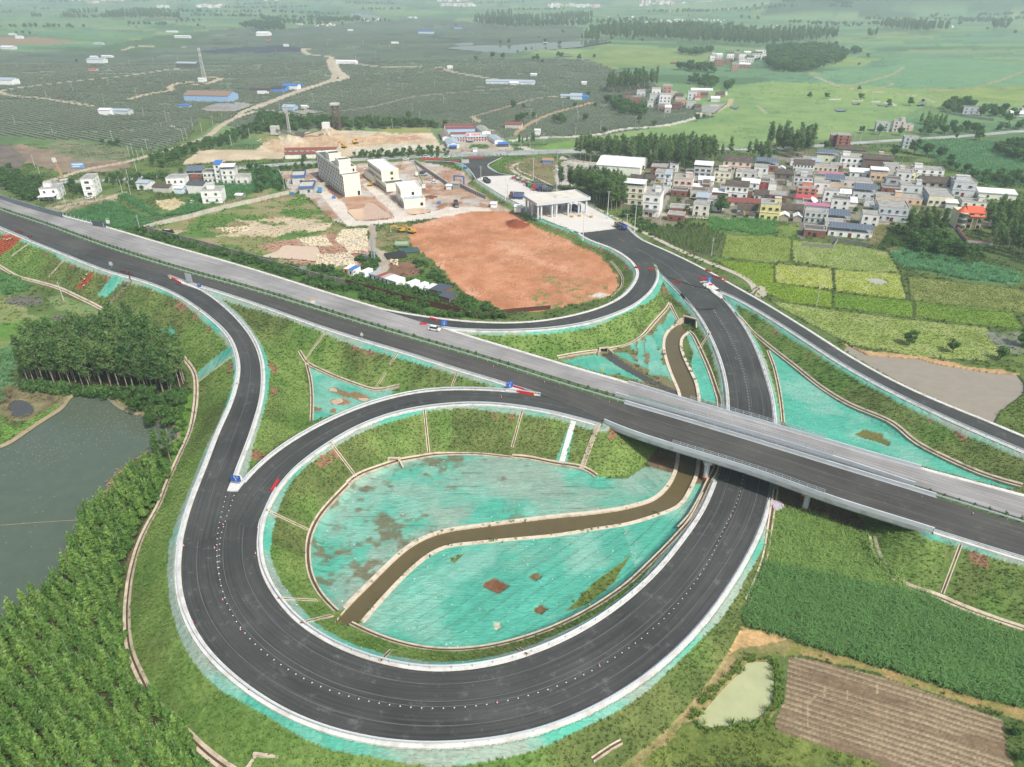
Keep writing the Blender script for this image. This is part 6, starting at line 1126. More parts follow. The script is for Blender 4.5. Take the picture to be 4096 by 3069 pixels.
def wallrun(tile,pts_,hgt,label,m,th=.22,pier=0,name='boundary_wall',cop=None):
 P=Wn(q(*TT[tile],pts_));o=P[0];e=empty(name,(o[0],o[1],0),0,label,'wall');mb=MB();mc=MB();pm=MB().box((0,0,hgt/2+.1),(th*2.2,th*2.2,hgt+.25)).mesh('pier',cop or m)
 for i in range(len(P)-1):
  a,b=P[i]-o,P[i+1]-o;za,zb=[float(raster(HG,NA([p[0]]),NA([p[1]]))[0])for p in(P[i],P[i+1])]
  mb.bar((*a,za+hgt/2-.1),(*b,zb+hgt/2-.1),th,hgt+.2);mc.bar((*a,za+hgt+.06),(*b,zb+hgt+.06),th*1.6,.12)
  if pier:
   L=np.linalg.norm(b-a);n=int(L/pier)
   for j in range(n):f=j/n;p=a+(b-a)*f;link('pier',pm,e,loc=(p[0],p[1],za+(zb-za)*f))
 mb.obj('wall_panel',m,e);mc.obj('coping',cop or m,e);return e
WLM=mat('boundary_wall_white',alb(206,200,188),.9,noise=.12,nscale=.5,dirt=(alb(150,142,126),.5,.3));WLB=mat('boundary_wall_brown',alb(104,66,56),.9,noise=.12,nscale=.5);WLG=mat('boundary_wall_grey',alb(150,148,140),.9,noise=.2,nscale=.5)
wallrun('b0',[(1228,478),(1420,425),(1600,385),(1800,330),(1980,285),(2209,235),(2500,165),(2840,85)],2.4,'white panel wall running from the main road up to the station yard',WLM,pier=4)
wallrun('b0',[(1228,478),(1500,545),(1750,610),(2000,680),(2209,730),(2370,772)],2.4,'grey-white wall along the far verge of the main road, left half',WLG,pier=5)
wallrun('b1',[(0,1175),(200,1230),(400,1285),(600,1340),(780,1380)],2.4,'grey-white wall along the far verge of the main road, middle part',WLG,pier=5)
wallrun('b1',[(780,1380),(1000,1440),(1300,1520),(1600,1590),(1900,1665)],2.6,'dark brown hoarding between the main road and the container cabins',WLB,pier=5,cop=WLB)
wallrun('b1',[(1900,1665),(2050,1640),(2209,1620),(2540,1592)],1.7,'dark brown hoarding below the red soil field',WLB,pier=5,cop=WLB)
wallrun('b1',[(200,415),(240,490),(300,600)],2.4,'short white wall left of the two blue-rimmed huts',WLM,pier=5);wallrun('b1',[(210,430),(400,420),(590,395)],2.2,'white wall behind the two blue-rimmed huts',WLM,pier=4);wallrun('b1',[(880,372),(1240,345),(1370,328)],2.2,'white wall between the station yard and the public road',WLM,pier=4)
wallrun('b1',[(1372,330),(1500,420),(1620,500),(1700,560)],2.3,'pierced grey wall with white piers along the station yard, upper part',WLG,pier=2.6,cop=PARA);wallrun('b1',[(1755,530),(1850,580),(1980,640)],2.3,'pierced grey wall with white piers along the station yard, lower part',WLG,pier=2.6,cop=PARA)
wallrun('b3',[(530,1000),(600,1010),(750,1035),(880,1060)],2.0,'grey block wall below the long solar-roofed house',WLG);wallrun('b3',[(290,1045),(560,1065),(605,1000)],1.6,'low grey wall round the green plot at the paddy corner',WLG);wallrun('a3',[(1545,980),(1700,1010),(1950,1045)],2.2,'pale compound wall of the farm among trees at the far right',WLM)
# blocks set out by three corners
def frame3(p0,p1,p2,z=0.0):
 a,b,c=[NA(W(*p,z)[:2])for p in(p0,p1,p2)];xv=b-a;w=np.linalg.norm(xv);d=abs(xv[0]*(c-a)[1]-xv[1]*(c-a)[0])/w;return a,w,d,math.atan2(xv[1],xv[0])
CRM=wallmat((236,230,212),False);BLR=mat('roof_bitumen',alb(92,98,106),.6,noise=.15,nscale=.3)
def tilegrid(parent,w,h,y=-.02):
 mb=MB()
 for i in range(1,int(w/1.2)):mb.box((-w/2+i*1.2,y,h/2),(.05,.03,h-.4))
 for j in range(1,int(h/1.1)):mb.box((0,y,j*1.1),(w,.02,.04))
 o=mb.obj('cladding_joints',mat('joint_beige',alb(214,202,164),.9,noise=0),parent)
def blk(parent,x0,x1,y0,y1,z0,z1,m=CRM,roofm=BLR,ph=.8,name='wall'):
 w,d=x1-x0,y1-y0;MB().box(((x0+x1)/2,(y0+y1)/2,(z0+z1)/2),(w,d,z1-z0)).obj(name,m,parent)
 MB().box(((x0+x1)/2,(y0+y1)/2,z1+.05),(w-.5,d-.5,.1)).obj('roof',roofm,parent);mb=MB();cx,cy=(x0+x1)/2,(y0+y1)/2
 for c,s in(((cx,y0,z1+ph/2-.1),(w+.7,.35,ph)),((cx,y1,z1+ph/2-.1),(w+.7,.35,ph)),((x0,cy,z1+ph/2-.105),(.35,d-.36,ph)),((x1,cy,z1+ph/2-.105),(.35,d-.36,ph))):mb.box(c,s)
 mb.obj('parapet',m,parent)
def station(tile,p0,p1,p2,label,z=0.0):
 P=t(tile,p0,p1,p2);a,w,d,rz=frame3(*P,z=z);c=(a[0]+cos(rz)*w/2,a[1]+sin(rz)*w/2);e=empty('office_building',(c[0],c[1],z),rz,label,'building','cream service buildings beside the toll plaza');return e,w,d,a
e1,w1,d1,a1=station('st',(578,1012),(866,975),(235,610),'tall cream dormitory block with stepped roof towers and rows of dark windows');hf=zfor(a1[0],a1[1],560+640/K5)
d1=min(d1,62);hh=hf+3.2
blk(e1,-w1/2,w1/2,0,6,-.3,hf);blk(e1,-w1/2,w1/2,6.02,d1,-.3,hh);blk(e1,-w1*.42,w1*.28,9,17,hh,hh+4.2);blk(e1,-w1*.42,w1*.28,d1*.5,d1*.5+9,hh,hh+4.2)
tilegrid(e1,w1,hf);nr_=5
for s in range(nr_):
 for i in range(15):
  yy=.8+i*(d1-2)/15;
  if s*hf/nr_+2.2>(hf if yy<6 else hh):continue
  o=link('window',window_me(1.5,1.8,1),e1,loc=(-w1/2,yy+.8,s*(hf-.6)/nr_+1.0));o.rotation_euler[2]=-PI/2
 if s==4:
  for i in range(2,15):o=link('window',window_me(1.5,1.8,1),e1,loc=(-w1/2,.8+i*(d1-2)/15+.8,5*(hf-.6)/nr_+1.0));o.rotation_euler[2]=-PI/2
link('window',window_me(1.6,2.6,1),e1,loc=(w1*.36,-.01,.4));link('window',window_me(1.2,1.6,1),e1,loc=(w1*.34,5.99,hf+.9))
e2,w2,d2,a2=station('st',(1312,918),(1640,880),(925,640),'cream three-storey block with bright white roof and a low front wing');d2=min(d2,60);h2=zfor(a2[0],a2[1],560+795/K5)
dd_=W(1250+1225/K5,560+640/K5,h2)
blk(e2,-w2/2,w2/2,0,9,-.3,h2);hm=h2*2.55;blk(e2,-w2/2,w2*.42,9.02,d2*.86,-.3,hm,roofm=METW,ph=.7);blk(e2,-w2*.62,-w2*.5-.02,d2*.5,d2,-.3,h2,roofm=METB);tilegrid(e2,w2*.9,hm,8.98)
for s in range(3):
 for i in range(14):
  yy=1+i*(d2*.84)/14
  if s>0 and yy<9.5:continue
  if s==0 and yy>d2*.48:continue
  o=link('window',window_me(1.6,1.7,1),e2,loc=(-w2/2,yy+1,s*hm/3+1.0));o.rotation_euler[2]=-PI/2
for s in(1,2):link('window',window_me(1.8,1.8,1),e2,loc=(w2*.05,9.01,s*hm/3+1.0))
e3,w3,d3,a3=station('st',(1625,1218),(1995,1185),(1430,985),'two-storey cream block with a silver front roof terrace, nearest the plaza');d3=min(max(d3,18),26);h3=zfor(a3[0],a3[1],560+1080/K5)
blk(e3,-w3/2,w3/2,0,9,-.3,h3,roofm=METG);blk(e3,-w3/2,w3/2,9.02,d3,-.3,h3*1.95,roofm=METW);tilegrid(e3,w3,h3)
for s,y0,n_ in((0,1,5),(1,10,3)):
 for i in range(n_):o=link('window',window_me(1.4,1.7,1),e3,loc=(-w3/2,y0+i*2.8+1,s*h3+1.0));o.rotation_euler[2]=-PI/2
link('window',window_me(1.8,1.8,1),e3,loc=(w3*.34,-.01,1.2));link('window',window_me(1.6,2.4,1),e3,loc=(w3*.08,9.01,h3+.3))
for tile,p0,p1,p2,yt,lab in(('b1',(318,515),(424,510),(272,410),450,'far one of the two grey huts with blue-rimmed flat roofs'),('b1',(378,600),(494,596),(365,520),545,'near one of the two grey huts with blue-rimmed flat roofs')):
 P=t(tile,p0,p1,p2);a,w,d,rz=frame3(*P);d=min(d,16);c=(a[0]+cos(rz)*w/2,a[1]+sin(rz)*w/2);e=empty('utility_hut',(c[0],c[1],0),rz,lab,'building','grey huts with blue-rimmed roofs');h=zfor(a[0],a[1],500+yt/K2)
 MB().box((0,d/2,h/2-.15),(w,d,h+.3)).obj('wall',wallmat((190,192,192)),e);MB().box((0,d/2,h+.1),(w*.8,d*.8,.2)).obj('roof',mat('roof_beige',alb(206,200,186),.9),e);mb=MB();o_=.8
 for(x0,y0,x1,y1)in((-w/2-o_,-o_,w/2+o_,-o_),(w/2+o_,-o_,w/2+o_,d+o_),(w/2+o_,d+o_,-w/2-o_,d+o_),(-w/2-o_,d+o_,-w/2-o_,-o_)):
  f=.84;ix0,iy0,ix1,iy1=x0*f,(y0-d/2)*f+d/2,x1*f,(y1-d/2)*f+d/2;mb.add([(x0,y0,h-.1),(x1,y1,h-.1),(ix1,iy1,h+1.0),(ix0,iy0,h+1.0)],[(0,1,2,3)])
 mb.obj('blue_eaves',mat('eaves_blue',alb(62,98,152),.7),e);link('window',window_me(1.5,1.6,0),e,loc=(w*.2,-.01,1.2));MB().box((-w*.2,-.05,1.1),(1.6,.1,2.2)).obj('door',PARA,e)
# toll plaza canopy
cn=[W(*p,PLZ+9.2)for p in t('tl',(648,725),(1600,618),(1310,472),(390,585))];c0=NA(cn[0][:2]);cx_=NA(cn[1][:2])-c0;wC=np.linalg.norm(cx_);rzC=math.atan2(cx_[1],cx_[0]);dC=abs(cx_[0]*(cn[3][1]-c0[1])-cx_[1]*(cn[3][0]-c0[0]))/wC
ce=empty('toll_canopy',(c0[0]+cx_[0]/2,c0[1]+cx_[1]/2,PLZ),rzC,'wide flat white toll canopy on white columns across the plaza lanes','toll station');print('canopy',wC,dC,math.degrees(rzC))
MB().box((0,dC/2,8.55),(wC-.6,dC-.6,.5)).obj('roof_slab',mat('canopy_top',alb(226,220,206),.85,noise=.08,nscale=.25,dirt=(alb(196,190,172),.8,.18)),ce);mb=MB()
for c,s in(((0,0,8.55),(wC,.35,1.7)),((0,dC,8.55),(wC,.35,1.7)),((-wC/2,dC/2,8.55),(.35,dC-.36,1.69)),((wC/2,dC/2,8.55),(.35,dC-.36,1.69))):mb.box(c,s)
mb.obj('fascia',mat('canopy_fascia',alb(214,218,222),.5,noise=.04),ce);mb=MB()
for i in range(1,int(wC/1.3)):mb.box((-wC/2+i*1.3,-.19,8.55),(.05,.03,1.6))
mb.obj('fascia_joints',STEEL,ce);colme=MB().box((0,0,4),(.9,.9,8.1)).mesh('column',mat('column_white',alb(218,220,222),.6,noise=.04))
for xx in(-.46,-.40,-.2,-.12,.1,.3,.44):
 for yy in((.06,.5,.94)if xx in(-.46,.44,-.12)else(.06,.94)):link('column',colme,ce,loc=(xx*wC,yy*dC,0))
booth_m=MB().box((0,0,1.35),(1.5,2.6,2.4)).box((0,0,2.62),(1.8,3.0,.14)).mesh('booth',[METG]);gl=MB().box((0,0,1.75),(1.54,2.0,1.0)).mesh('booth_window',GLASS)
for k,(px,py)in enumerate(t('tl',(820,905),(960,888),(1285,975),(1420,960),(1625,980))):
 x,y,_=W(px,py,PLZ);e=empty('toll_island',(x,y,PLZ+.01),rzC,['leftmost','second from left','middle','fourth from left','rightmost'][k]+' raised toll island with yellow nose on the plaza','traffic island','toll islands')
 L=dC+18;MB().box((0,L/2,.11),(2.0,L-2,.2)).obj('island',CONC,e);mb=MB();n=8;v=[(cos(PI*(1+i/n))*1.1,1.2+sin(PI*(1+i/n))*1.6,0)for i in range(n+1)];mb.add(v+[(x_*.8,y_,1.0)for x_,y_,_ in v],[(i,i+1,n+2+i,n+1+i)for i in range(n)]+[tuple(range(n+1,2*n+2))]);mb.obj('yellow_nose',mat('toll_yellow',alb(206,170,100),.7),e)
 b=link('booth',booth_m,e,loc=(0,10+dC*.3,.2));link('booth_window',gl,b)
 for j in range(5):MB().tube((0,3+j*1.1,.2),(0,3+j*1.1,1.2),.1,.1,8).obj('bollard',WHT,e)
g=empty('lane_gantry',(*W(*t('tl',(1250,945))[0],PLZ)[:2],PLZ),rzC,'white height-limit frame over one toll lane with the dump truck behind','gantry');wG=6.6
MB().tube((0,0,0),(0,0,6.5),.22,.22,10).obj('post',WHT,g);MB().tube((wG,0,0),(wG,0,6.5),.22,.22,10).obj('post',WHT,g);MB().bar((0,0,6.5),(1,0,7.1),.3).bar((1,0,7.1),(wG-1,0,7.1),.3).bar((wG-1,0,7.1),(wG,0,6.5),.3).obj('beam',WHT,g)
# container cabins beside the hoarding
def cabin(p0,p1,hpx,d,label,wallc=(236,238,240),roofc=METW,win=True,name='container_cabin',group='container cabins by the brown hoarding'):
 P=t('ct',p0,p1);a,b=NA(W(*P[0])[:2]),NA(W(*P[1])[:2]);w=np.linalg.norm(b-a);rz=math.atan2(*(b-a)[::-1]);c=(a+b)/2;e=empty(name,(c[0],c[1],0),rz,label,'cabin',group);h=2.9
 MB().box((0,d/2,h/2),(w*.97,d,h)).obj('wall',wallc if not isinstance(wallc,tuple)else wallmat(wallc),e);MB().box((0,d/2,h+.06),(w,d+.3,.14)).obj('roof',roofc,e)
 if win:link('window',window_me(min(1.2,w*.4),1.2,1),e,loc=(0,-.01,1.1))
 mb=MB()
 for sx in(-1,1):mb.box((sx*w*.485,.02,h/2),(.14,.1,h))
 mb.obj('corner_post',METG,e)
cabin((66,555),(112,562),60,6,'cabin with orange-yellow front at the left end of the row',wallmat((212,150,60)));cabin((114,563),(160,572),60,6,'white cabin with bright blue roof beside the orange one',roofc=METB);cabin((230,585),(278,597),60,6,'single white cabin between the blue-roofed pair and the long row')
for i in range(7):
 x0=322+i*39.5+0;y0=604+i*12.6;cabin((x0,y0),(x0+39,y0+12.4),60,6,['first cabin of the joined row of seven, pale blue roof','second cabin of the joined row of seven, stained roof','third cabin of the joined row of seven, rust red roof','fourth cabin of the joined row of seven, stained white roof','fifth cabin of the joined row of seven','sixth cabin of the joined row of seven','last cabin of the joined row of seven with blank right wall'][i],roofc=[METG,mat('roof_stained',alb(190,176,164),.7,noise=.2),mat('roof_rust',alb(160,84,76),.7,noise=.15),mat('roof_stained',alb(190,176,164)),METW,METW,METW][i])
cabin((692,700),(740,718),60,6,'first of the two separate white cabins right of the joined row');cabin((786,725),(833,742),60,6,'second of the two separate white cabins right of the joined row');cabin((884,752),(936,764),60,6,'white cabin touching the brown hut with slate roof')
SLT=mat('slate_roof',alb(84,92,102),.7,noise=.08);cabin((936,766),(1064,796),60,8,'brown brick hut with dark slate roof at the right end of the cabins',mat('hut_brick',alb(128,100,88),.9,noise=.15),SLT);cabin((1024,832),(1142,866),60,6,'small brick hut with dark slate roof nearest the hoarding',_M['hut_brick'],SLT,win=False)
# sheds, farm buildings, site office
def shed(tile,xl,xr,yt,yb,d,label,wall=(226,230,234),roof=METW,rz=R(-8),along='x',rise=None,name='shed',group=None,cat='shed',nwin=0,z=None,arch=False):
 ox,oy,k=TT[tile];cx=ox+(xl+xr)/2/k;cy=oy+yb/k;x,y,_=W(cx,cy);z=ground_z(x,y)if z is None else z;x,y,_=W(cx,cy,z);w=(xr-xl)/k/pxm(cx,cy,z)/cos(rz);h=max(2.2,zfor(x,y,oy+yt/k,z)-z)
 e=empty(name,(x,y,z),rz,label,cat,group);wm=wallmat(wall)if isinstance(wall,tuple)else wall;mb=MB().box((0,d/2,h/2-.5),(w,d,h+1));mb.obj('wall',wm,e);o,g=gable(e,w,d,0,h,rise or min(w,d)*.16,roof,along);g.obj('gable_wall',wm,e)
 if nwin:windows(e,w,-.01,0,h,1,nwin,1.4,min(1.4,h*.45),style=0,off=h*.35)
 return e,w,h
SB=(150,180,214)
shed('b2',730,1090,355,430,34,'big white sheet-metal warehouse with broad bright roof behind the grove',(240,240,226),METW,ROT,rise=3,z=0)
for a in(('a0',1580,1985,825,880,24,'long pale blue warehouse with rusty brown roof beside the pond',SB,mat('roof_brown',alb(150,128,112),.8,noise=.1)),('a0',-60,118,690,735,14,'white shed with black base at the left edge of the view',(236,236,236),METG),('a0',745,895,515,545,14,'open white farm shed in the left orchards',(226,228,228),METG),('a0',1520,1700,548,590,12,'farm shed with pale blue roof below the lattice mast',(96,96,96),METG),('a0',850,958,950,995,9,'white two-storey farmhouse with blue corner among the orchards',(240,240,240),METW),('a0',965,1115,955,992,9,'cluster of patched farm roofs right of the white farmhouse',(200,204,206),METG),('a0',1540,1632,912,932,7,'small shed with bright blue roof by the pond',(150,160,170),METB),('a0',0,118,405,425,12,'far left farm huts with blue tarpaulin',(210,214,218),METW),('a0',800,885,372,385,9,'small grey-roofed shelter on the far orchard ridge',(200,200,196),METG),('a0',1430,1528,272,282,10,'long white greenhouse on the far ridge',(230,232,232),METW),('a0',1500,1640,312,330,10,'far farm hut with a pale blue end',(214,220,226),METW),('a0',70,130,295,305,8,'far white hut left of the dark conifers',(226,228,228),METW),('a0',130,190,315,330,8,'white tent-like hut below the dark conifers',(236,238,238),METW),('a0',760,830,598,612,7,'orange-roofed hut in the left orchards',(206,190,180),METR),('a0',1710,1770,680,712,6,'white equipment cabin at the foot of the lattice mast',(236,238,238),METW),('a0',490,560,845,862,6,'dark small shelter by the orchard track',(120,120,112),TILE),('a0',870,965,485,496,8,'white sheet strip on the orchard slope',(236,236,236),METW),('a0',775,830,490,505,8,'small white shed left of the white sheet strip',(230,230,230),METW),('a1',120,250,765,795,14,'bright blue shed beside the dirt road',(84,140,214),mat('roof_black',alb(84,78,78),.7)),('a1',-60,125,775,800,10,'dark-roofed open shed left of the bright blue one',(120,116,116),_M['roof_black']),('a1',225,360,740,775,12,'white shed with bright blue roof by the dirt road',(232,234,234),METB),('a1',362,402,738,756,6,'small blue cube hut at the end of the blue-roofed shed',(66,124,200),METB),('a1',225,328,925,958,12,'pale blue hut with grey roof beside the lined tank',(168,192,214),METG),('a1',388,440,918,938,6,'white open shelter at the edge of the lined tank',(214,216,216),METW),('a1',690,865,532,556,12,'white open sheds by the bend of the dirt road',(236,238,238),METW),('a1',1400,1528,274,290,12,'far pale blue factory shed with blue roof',(200,216,232),METB),('a1',0,110,285,308,20,'far white warehouse at the orchard edge',(240,240,240),METW),('a1',80,120,335,352,8,'far red brick house near the white warehouse',(190,120,104),TILR),('a1',235,275,388,400,7,'white cabin at the end of the shade-cloth plots',(240,240,240),METW),('a1',790,832,258,268,8,'far small white hut in mid orchards',(236,236,236),METW),('a1',1165,1225,368,380,8,'far white hut below the grass strip',(230,230,230),METW),('a1',1710,1775,238,248,8,'far blue-roofed hut near the dark wood',(180,200,220),METB),('a1',1980,2400,705,728,12,'very long pale shed with light blue roof line in the orchards',(222,228,234),METG),('a1',1555,1610,600,612,8,'brown-roofed orchard hut by the track',(150,140,126),TILE),('a1',1650,1690,575,590,8,'white domed hut right of the brown one',(236,236,236),METW),('a2',500,600,828,865,14,'barn with curved pale roof and bright blue end wall',(200,214,222),METG),('a2',600,655,835,862,14,'bright blue end bay of the orchard barn',(70,140,205),METB),('a2',420,500,830,845,9,'low white lean-to left of the blue-ended barn',(226,230,230),METG),('a2',600,642,712,730,7,'lone white shelter in the middle orchards',(240,240,240),METW),('a2',195,240,1125,1170,7,'small white pavilion by the pale farm track',(226,226,222),METW),('a2',-60,80,1075,1110,10,'brown-roofed hut with white lean-to beside the red track',(206,200,192),TILR),('a2',160,212,645,656,7,'white and blue hut on the far orchard',(226,232,236),METW),('a2',270,305,370,378,6,'white boat-shaped hut on the reservoir bank',(240,240,240),METW),('a2',262,352,1385,1410,7,'small blue hut with rusty roof north of the plaza',(96,140,190),mat('roof_rusty',alb(176,140,112),.8,noise=.2)),('a2',1370,1440,545,558,8,'red-brown roofed hut in the marsh meadow',(150,110,100),TILR),('a2',-20,50,718,735,10,'small white farm building beside the long orchard shed',(232,232,232),METW),('b2',20,76,705,740,5,'white cabin on the red soil beside the plaza',(226,230,232),METW),('b1',2025,2072,680,715,5,'white box cabin on the red soil beside the plaza wall',(232,234,236),METW),('b1',1640,1685,525,558,5,'white and blue cabin in the station yard',(214,226,234),METW),('b1',1680,1750,505,550,6,'unfinished grey gatehouse of the station yard',(150,150,142),ROOFG),('b0',1182,1290,70,130,8,'white house with bluish roof, leftmost of the roadside group',(232,232,228),METG),('b0',1318,1470,105,152,8,'low old grey house in the left roadside group',(196,194,184),TILE),('b0',1505,1582,115,162,5,'small pale blue cabin between the white houses',(206,224,234),METW),('b0',1620,1770,85,165,9,'white house with dark blue-grey pitched roof',(228,228,222),SLT),('b0',2030,2090,175,205,5,'tumbledown hut at the edge of the shrubs',(150,146,138),METW)):
 shed(a[0],a[1],a[2],a[3],a[4],a[5],a[6],*a[7:])
e,w,h=house('lf',440,600,400,505,13,2,WH,'flat','white two-storey house with a car port, leftmost beside the main road',nwin=2,rz=R(14),group='white houses left of the station',side=0,stair=(-.2,4));windows(e,w,1,0,h/2,2,2,1.2,1.4,face=2,depth=12);MB().box((-1,-2.6,3.0),(w*.95,5,.12)).obj('car_port_roof',METW,e);[MB().tube((x_,-5,0),(x_,-5,3),.08,.08,6).obj('car_port_post',STEEL,e)for x_ in(-w*.5,w*.35)]
e,w,h=house('lf',868,972,300,472,14,3,WH,'flat','tall narrow white house with open upper balcony beside the main road',nwin=1,rz=R(12),group='white houses left of the station',side=0,ww=2.6);windows(e,w,1,0,h/3,3,2,.9,1.1,face=2,depth=12)
house('b0',1455,1605,30,140,9,2,WH,'flat','white two-storey house with plain front in the roadside group',nwin=3,rz=R(4),group='white houses left of the station',side=0);e,w,h=house('b0',1755,1915,140,245,11,2,WH,'flat','square white house nearest the crop fields, with a white car beside it',nwin=2,rz=R(6),group='white houses left of the station',stair=(-.1,4));
house('a0',1620,1765,1500,1575,10,2,BRICK,'solar','brick-topped house with dark solar roof in the roadside terrace',nwin=2,rz=R(6),group='white houses left of the station',nx=8,ny=4);house('a0',1768,1870,1490,1580,10,2,(216,216,208),'dark','grey-white terrace house with dark roof terrace',nwin=3,rz=R(6),group='white houses left of the station');house('a0',1872,1925,1420,1585,8,4,(226,226,222),'shedb','tall stair tower with bright blue roof in the terrace',nwin=1,rz=R(6),group='white houses left of the station',side=0)
house('a0',1928,2035,1470,1590,10,3,(226,226,220),'metal','white terrace house with tilted white metal roof',nwin=2,rz=R(6),group='white houses left of the station',side=0);house('a0',2040,2150,1530,1595,9,1,(216,214,206),'flat','low white house at the right end of the terrace',nwin=2,rz=R(6),group='white houses left of the station',side=0)
so=[('b1',1710,1990,105,145,9,'two-storey white site office with the red slogan banner and roof name board',(232,232,232),METG,R(6),'x',1.2),('b1',1640,1890,30,75,7,'middle blue and white dormitory row behind the site office',(170,196,226),TILR,R(6)),('b1',1625,1870,5,30,7,'rear blue and white dormitory row',(190,206,226),TILR,R(6)),('b1',1680,1900,80,98,6,'front white dormitory row with brown roof',(214,218,220),TILR,R(6)),('b1',1655,1755,165,202,22,'pale blue-roofed hall at the front left of the site compound',(236,238,238),METG,R(10),'y'),('b1',1610,1670,100,135,26,'brown-roofed shed along the left side of the compound',(228,228,226),mat('roof_dull_brown',alb(140,128,118),.8),R(10),'y'),('b1',1950,2025,55,90,26,'grey-roofed shed on the right side of the compound',(236,236,236),mat('roof_dull_grey',alb(168,168,156),.8),R(14),'y'),('b1',2060,2130,130,165,20,'pale blue-roofed row at the right of the compound',(232,234,234),METG,R(16),'y'),('b1',1872,1910,205,235,4,'small white gatehouse of the site compound',(236,238,238),METG,R(4))]
offs=[shed(*a)for a in so];e,w,h=offs[0]
def text3(parent,body,size,loc,m,ext=.03,name='lettering',width=None,rz=0.0):
 cu=bpy.data.curves.new(name,'FONT');cu.body=body;cu.size=size;cu.extrude=ext;cu.align_x='CENTER';cu.align_y='CENTER';cu.materials.append(m)
 tmp=bpy.data.objects.new('tmp',cu);COL.objects.link(tmp);bpy.context.view_layer.update();dg=bpy.context.evaluated_depsgraph_get();me=bpy.data.meshes.new_from_object(tmp.evaluated_get(dg));bpy.data.objects.remove(tmp);bpy.data.curves.remove(cu)
 o=link(name,me,parent,loc=loc);o.rotation_euler=(PI/2,0,rz)
 if not me.materials:me.materials.append(m)
 if width and len(me.vertices):xs=[v.co.x for v in me.vertices];s=width/(max(xs)-min(xs));o.scale=(s,s,1)
 return o
REDT=mat('banner_red',alb(214,48,62),.6);bw_=w*.46;MB().box((w*.1,-.3,h+1.9),(bw_,.15,3.4)).obj('name_board',WHT,e);text3(e,'中国中铁',2.2,(w*.17,-.42,h+1.9),REDT,width=bw_*.62);lg=MB().tube((w*.1-bw_*.38,-.45,h+1.9),(w*.1-bw_*.38,-.38,h+1.9),1.2,1.2,20).obj('logo_disc',REDT,e);MB().box((w*.1-bw_*.38,-.47,h+1.9),(.35,.04,1.3)).box((w*.1-bw_*.38,-.47,h+1.35),(1.2,.04,.25)).box((w*.1-bw_*.38,-.47,h+2.4),(1.2,.04,.25)).obj('logo_mark',WHT,e)
MB().box((0,-.2,h*.5),(w,.12,h*.3)).obj('banner',REDT,e);text3(e,'勇于跨越 追求卓越',1.4,(-w*.26,-.3,h*.5),WHT,width=w*.4);text3(e,'永立潮头 建功立业',1.4,(w*.28,-.3,h*.5),WHT,width=w*.36);windows(e,w,-.01,0,h*.62,2,12,1.3,1.1,off=.35)
porch=MB().box((0,-2.4,h*.48),(6,4.4,.3)).obj('porch_roof',METG,e);[MB().tube((sx,sy,0),(sx,sy,h*.46),.15,.15,8).obj('porch_column',METG,e)for sx in(-2.5,2.5)for sy in(-4.2,)]
for a in(('b1',1672,1732,185,212,'left blue tarpaulin shelter at the site gate'),('b1',2092,2178,165,190,'right blue tarpaulin shelter at the site gate')):ee,ww_,hh_=shed(a[0],a[1],a[2],a[3],a[4],9,a[5],(70,76,90),METB,R(4),rise=.4,cat='shelter')
e,w,h=shed('b1',258,640,250,290,8,'long white row building with red-brown roof, front of the pair',(232,230,222),TILR,R(5),nwin=0,name='row_building',cat='building',rise=1.2,z=0);e,w,h=shed('b1',255,690,215,240,8,'long white row building with red-brown roof, rear of the pair',(214,214,210),TILR,R(5),nwin=9,name='row_building',cat='building',rise=1.2,z=0)
bl=empty('billboard',(*W(*t('lf',(796,192))[0])[:2],0),R(8),'tilted blue and white hoarding board beside the left dirt road','billboard');MB().box((0,0,2.4),(9,.2,4.2)).obj('board',mat('board_pale_blue',alb(120,172,220),.6),bl);MB().box((0,-.13,3.2),(7.4,.05,.9)).box((-1,-.13,1.8),(5,.05,.7)).obj('lettering_band',WHT,bl);[MB().box((x_,.2,1.2),(.2,.2,2.4)).obj('post',STEEL,bl)for x_ in(-3.5,3.5)]
py=empty('advertising_pylon',(*W(*t('lf',(648,305))[0])[:2],0),0,'leaning brown and white advertising pylon at the road junction','sign');MB().box((0,0,.25),(4,4,.5)).obj('base',WHT,py);MB().bar((0,0,0),(-2.2,0,12),1.6,.7).obj('mast',mat('pylon_brown',alb(190,160,120),.7),py);MB().bar((-2.2,-.1,12),(-2.8,-.1,15),2.4,.8).obj('head',WHT,py)
def box_house(x,y,z,w,d,h,wall,roof,rz,label,group,nwin=0):
 e=empty('house',(x,y,z),rz,label,'house',group);MB().box((0,d/2,h/2-.5),(w,d,h+1)).obj('wall',wallmat(wall)if isinstance(wall,tuple)else wall,e)
 if roof=='flat':flatroof(e,w,d,0,h)
 elif roof=='dark':flatroof(e,w,d,0,h,ROOFD)
 else:o,g=gable(e,w,d,0,h,2.0,{'tile':TILE,'white':METW,'red':METR}[roof]);g.obj('gable_wall',wallmat(wall)if isinstance(wall,tuple)else wall,e)
 if nwin:windows(e,w,-.01,0,3.3,max(1,int(h/3.3)),nwin,1.4,1.4,style=1)
 return e
RU_=random.uniform
FT=[NA(o.location[:2])for o in scene.objects if o.get('group')=='village houses'];vg=F((2480,840),(2600,665),(2900,690),(3250,655),(3560,690),(3680,760),(3560,900),(3420,930),(3140,900),(2860,880),(2640,890));nf=0
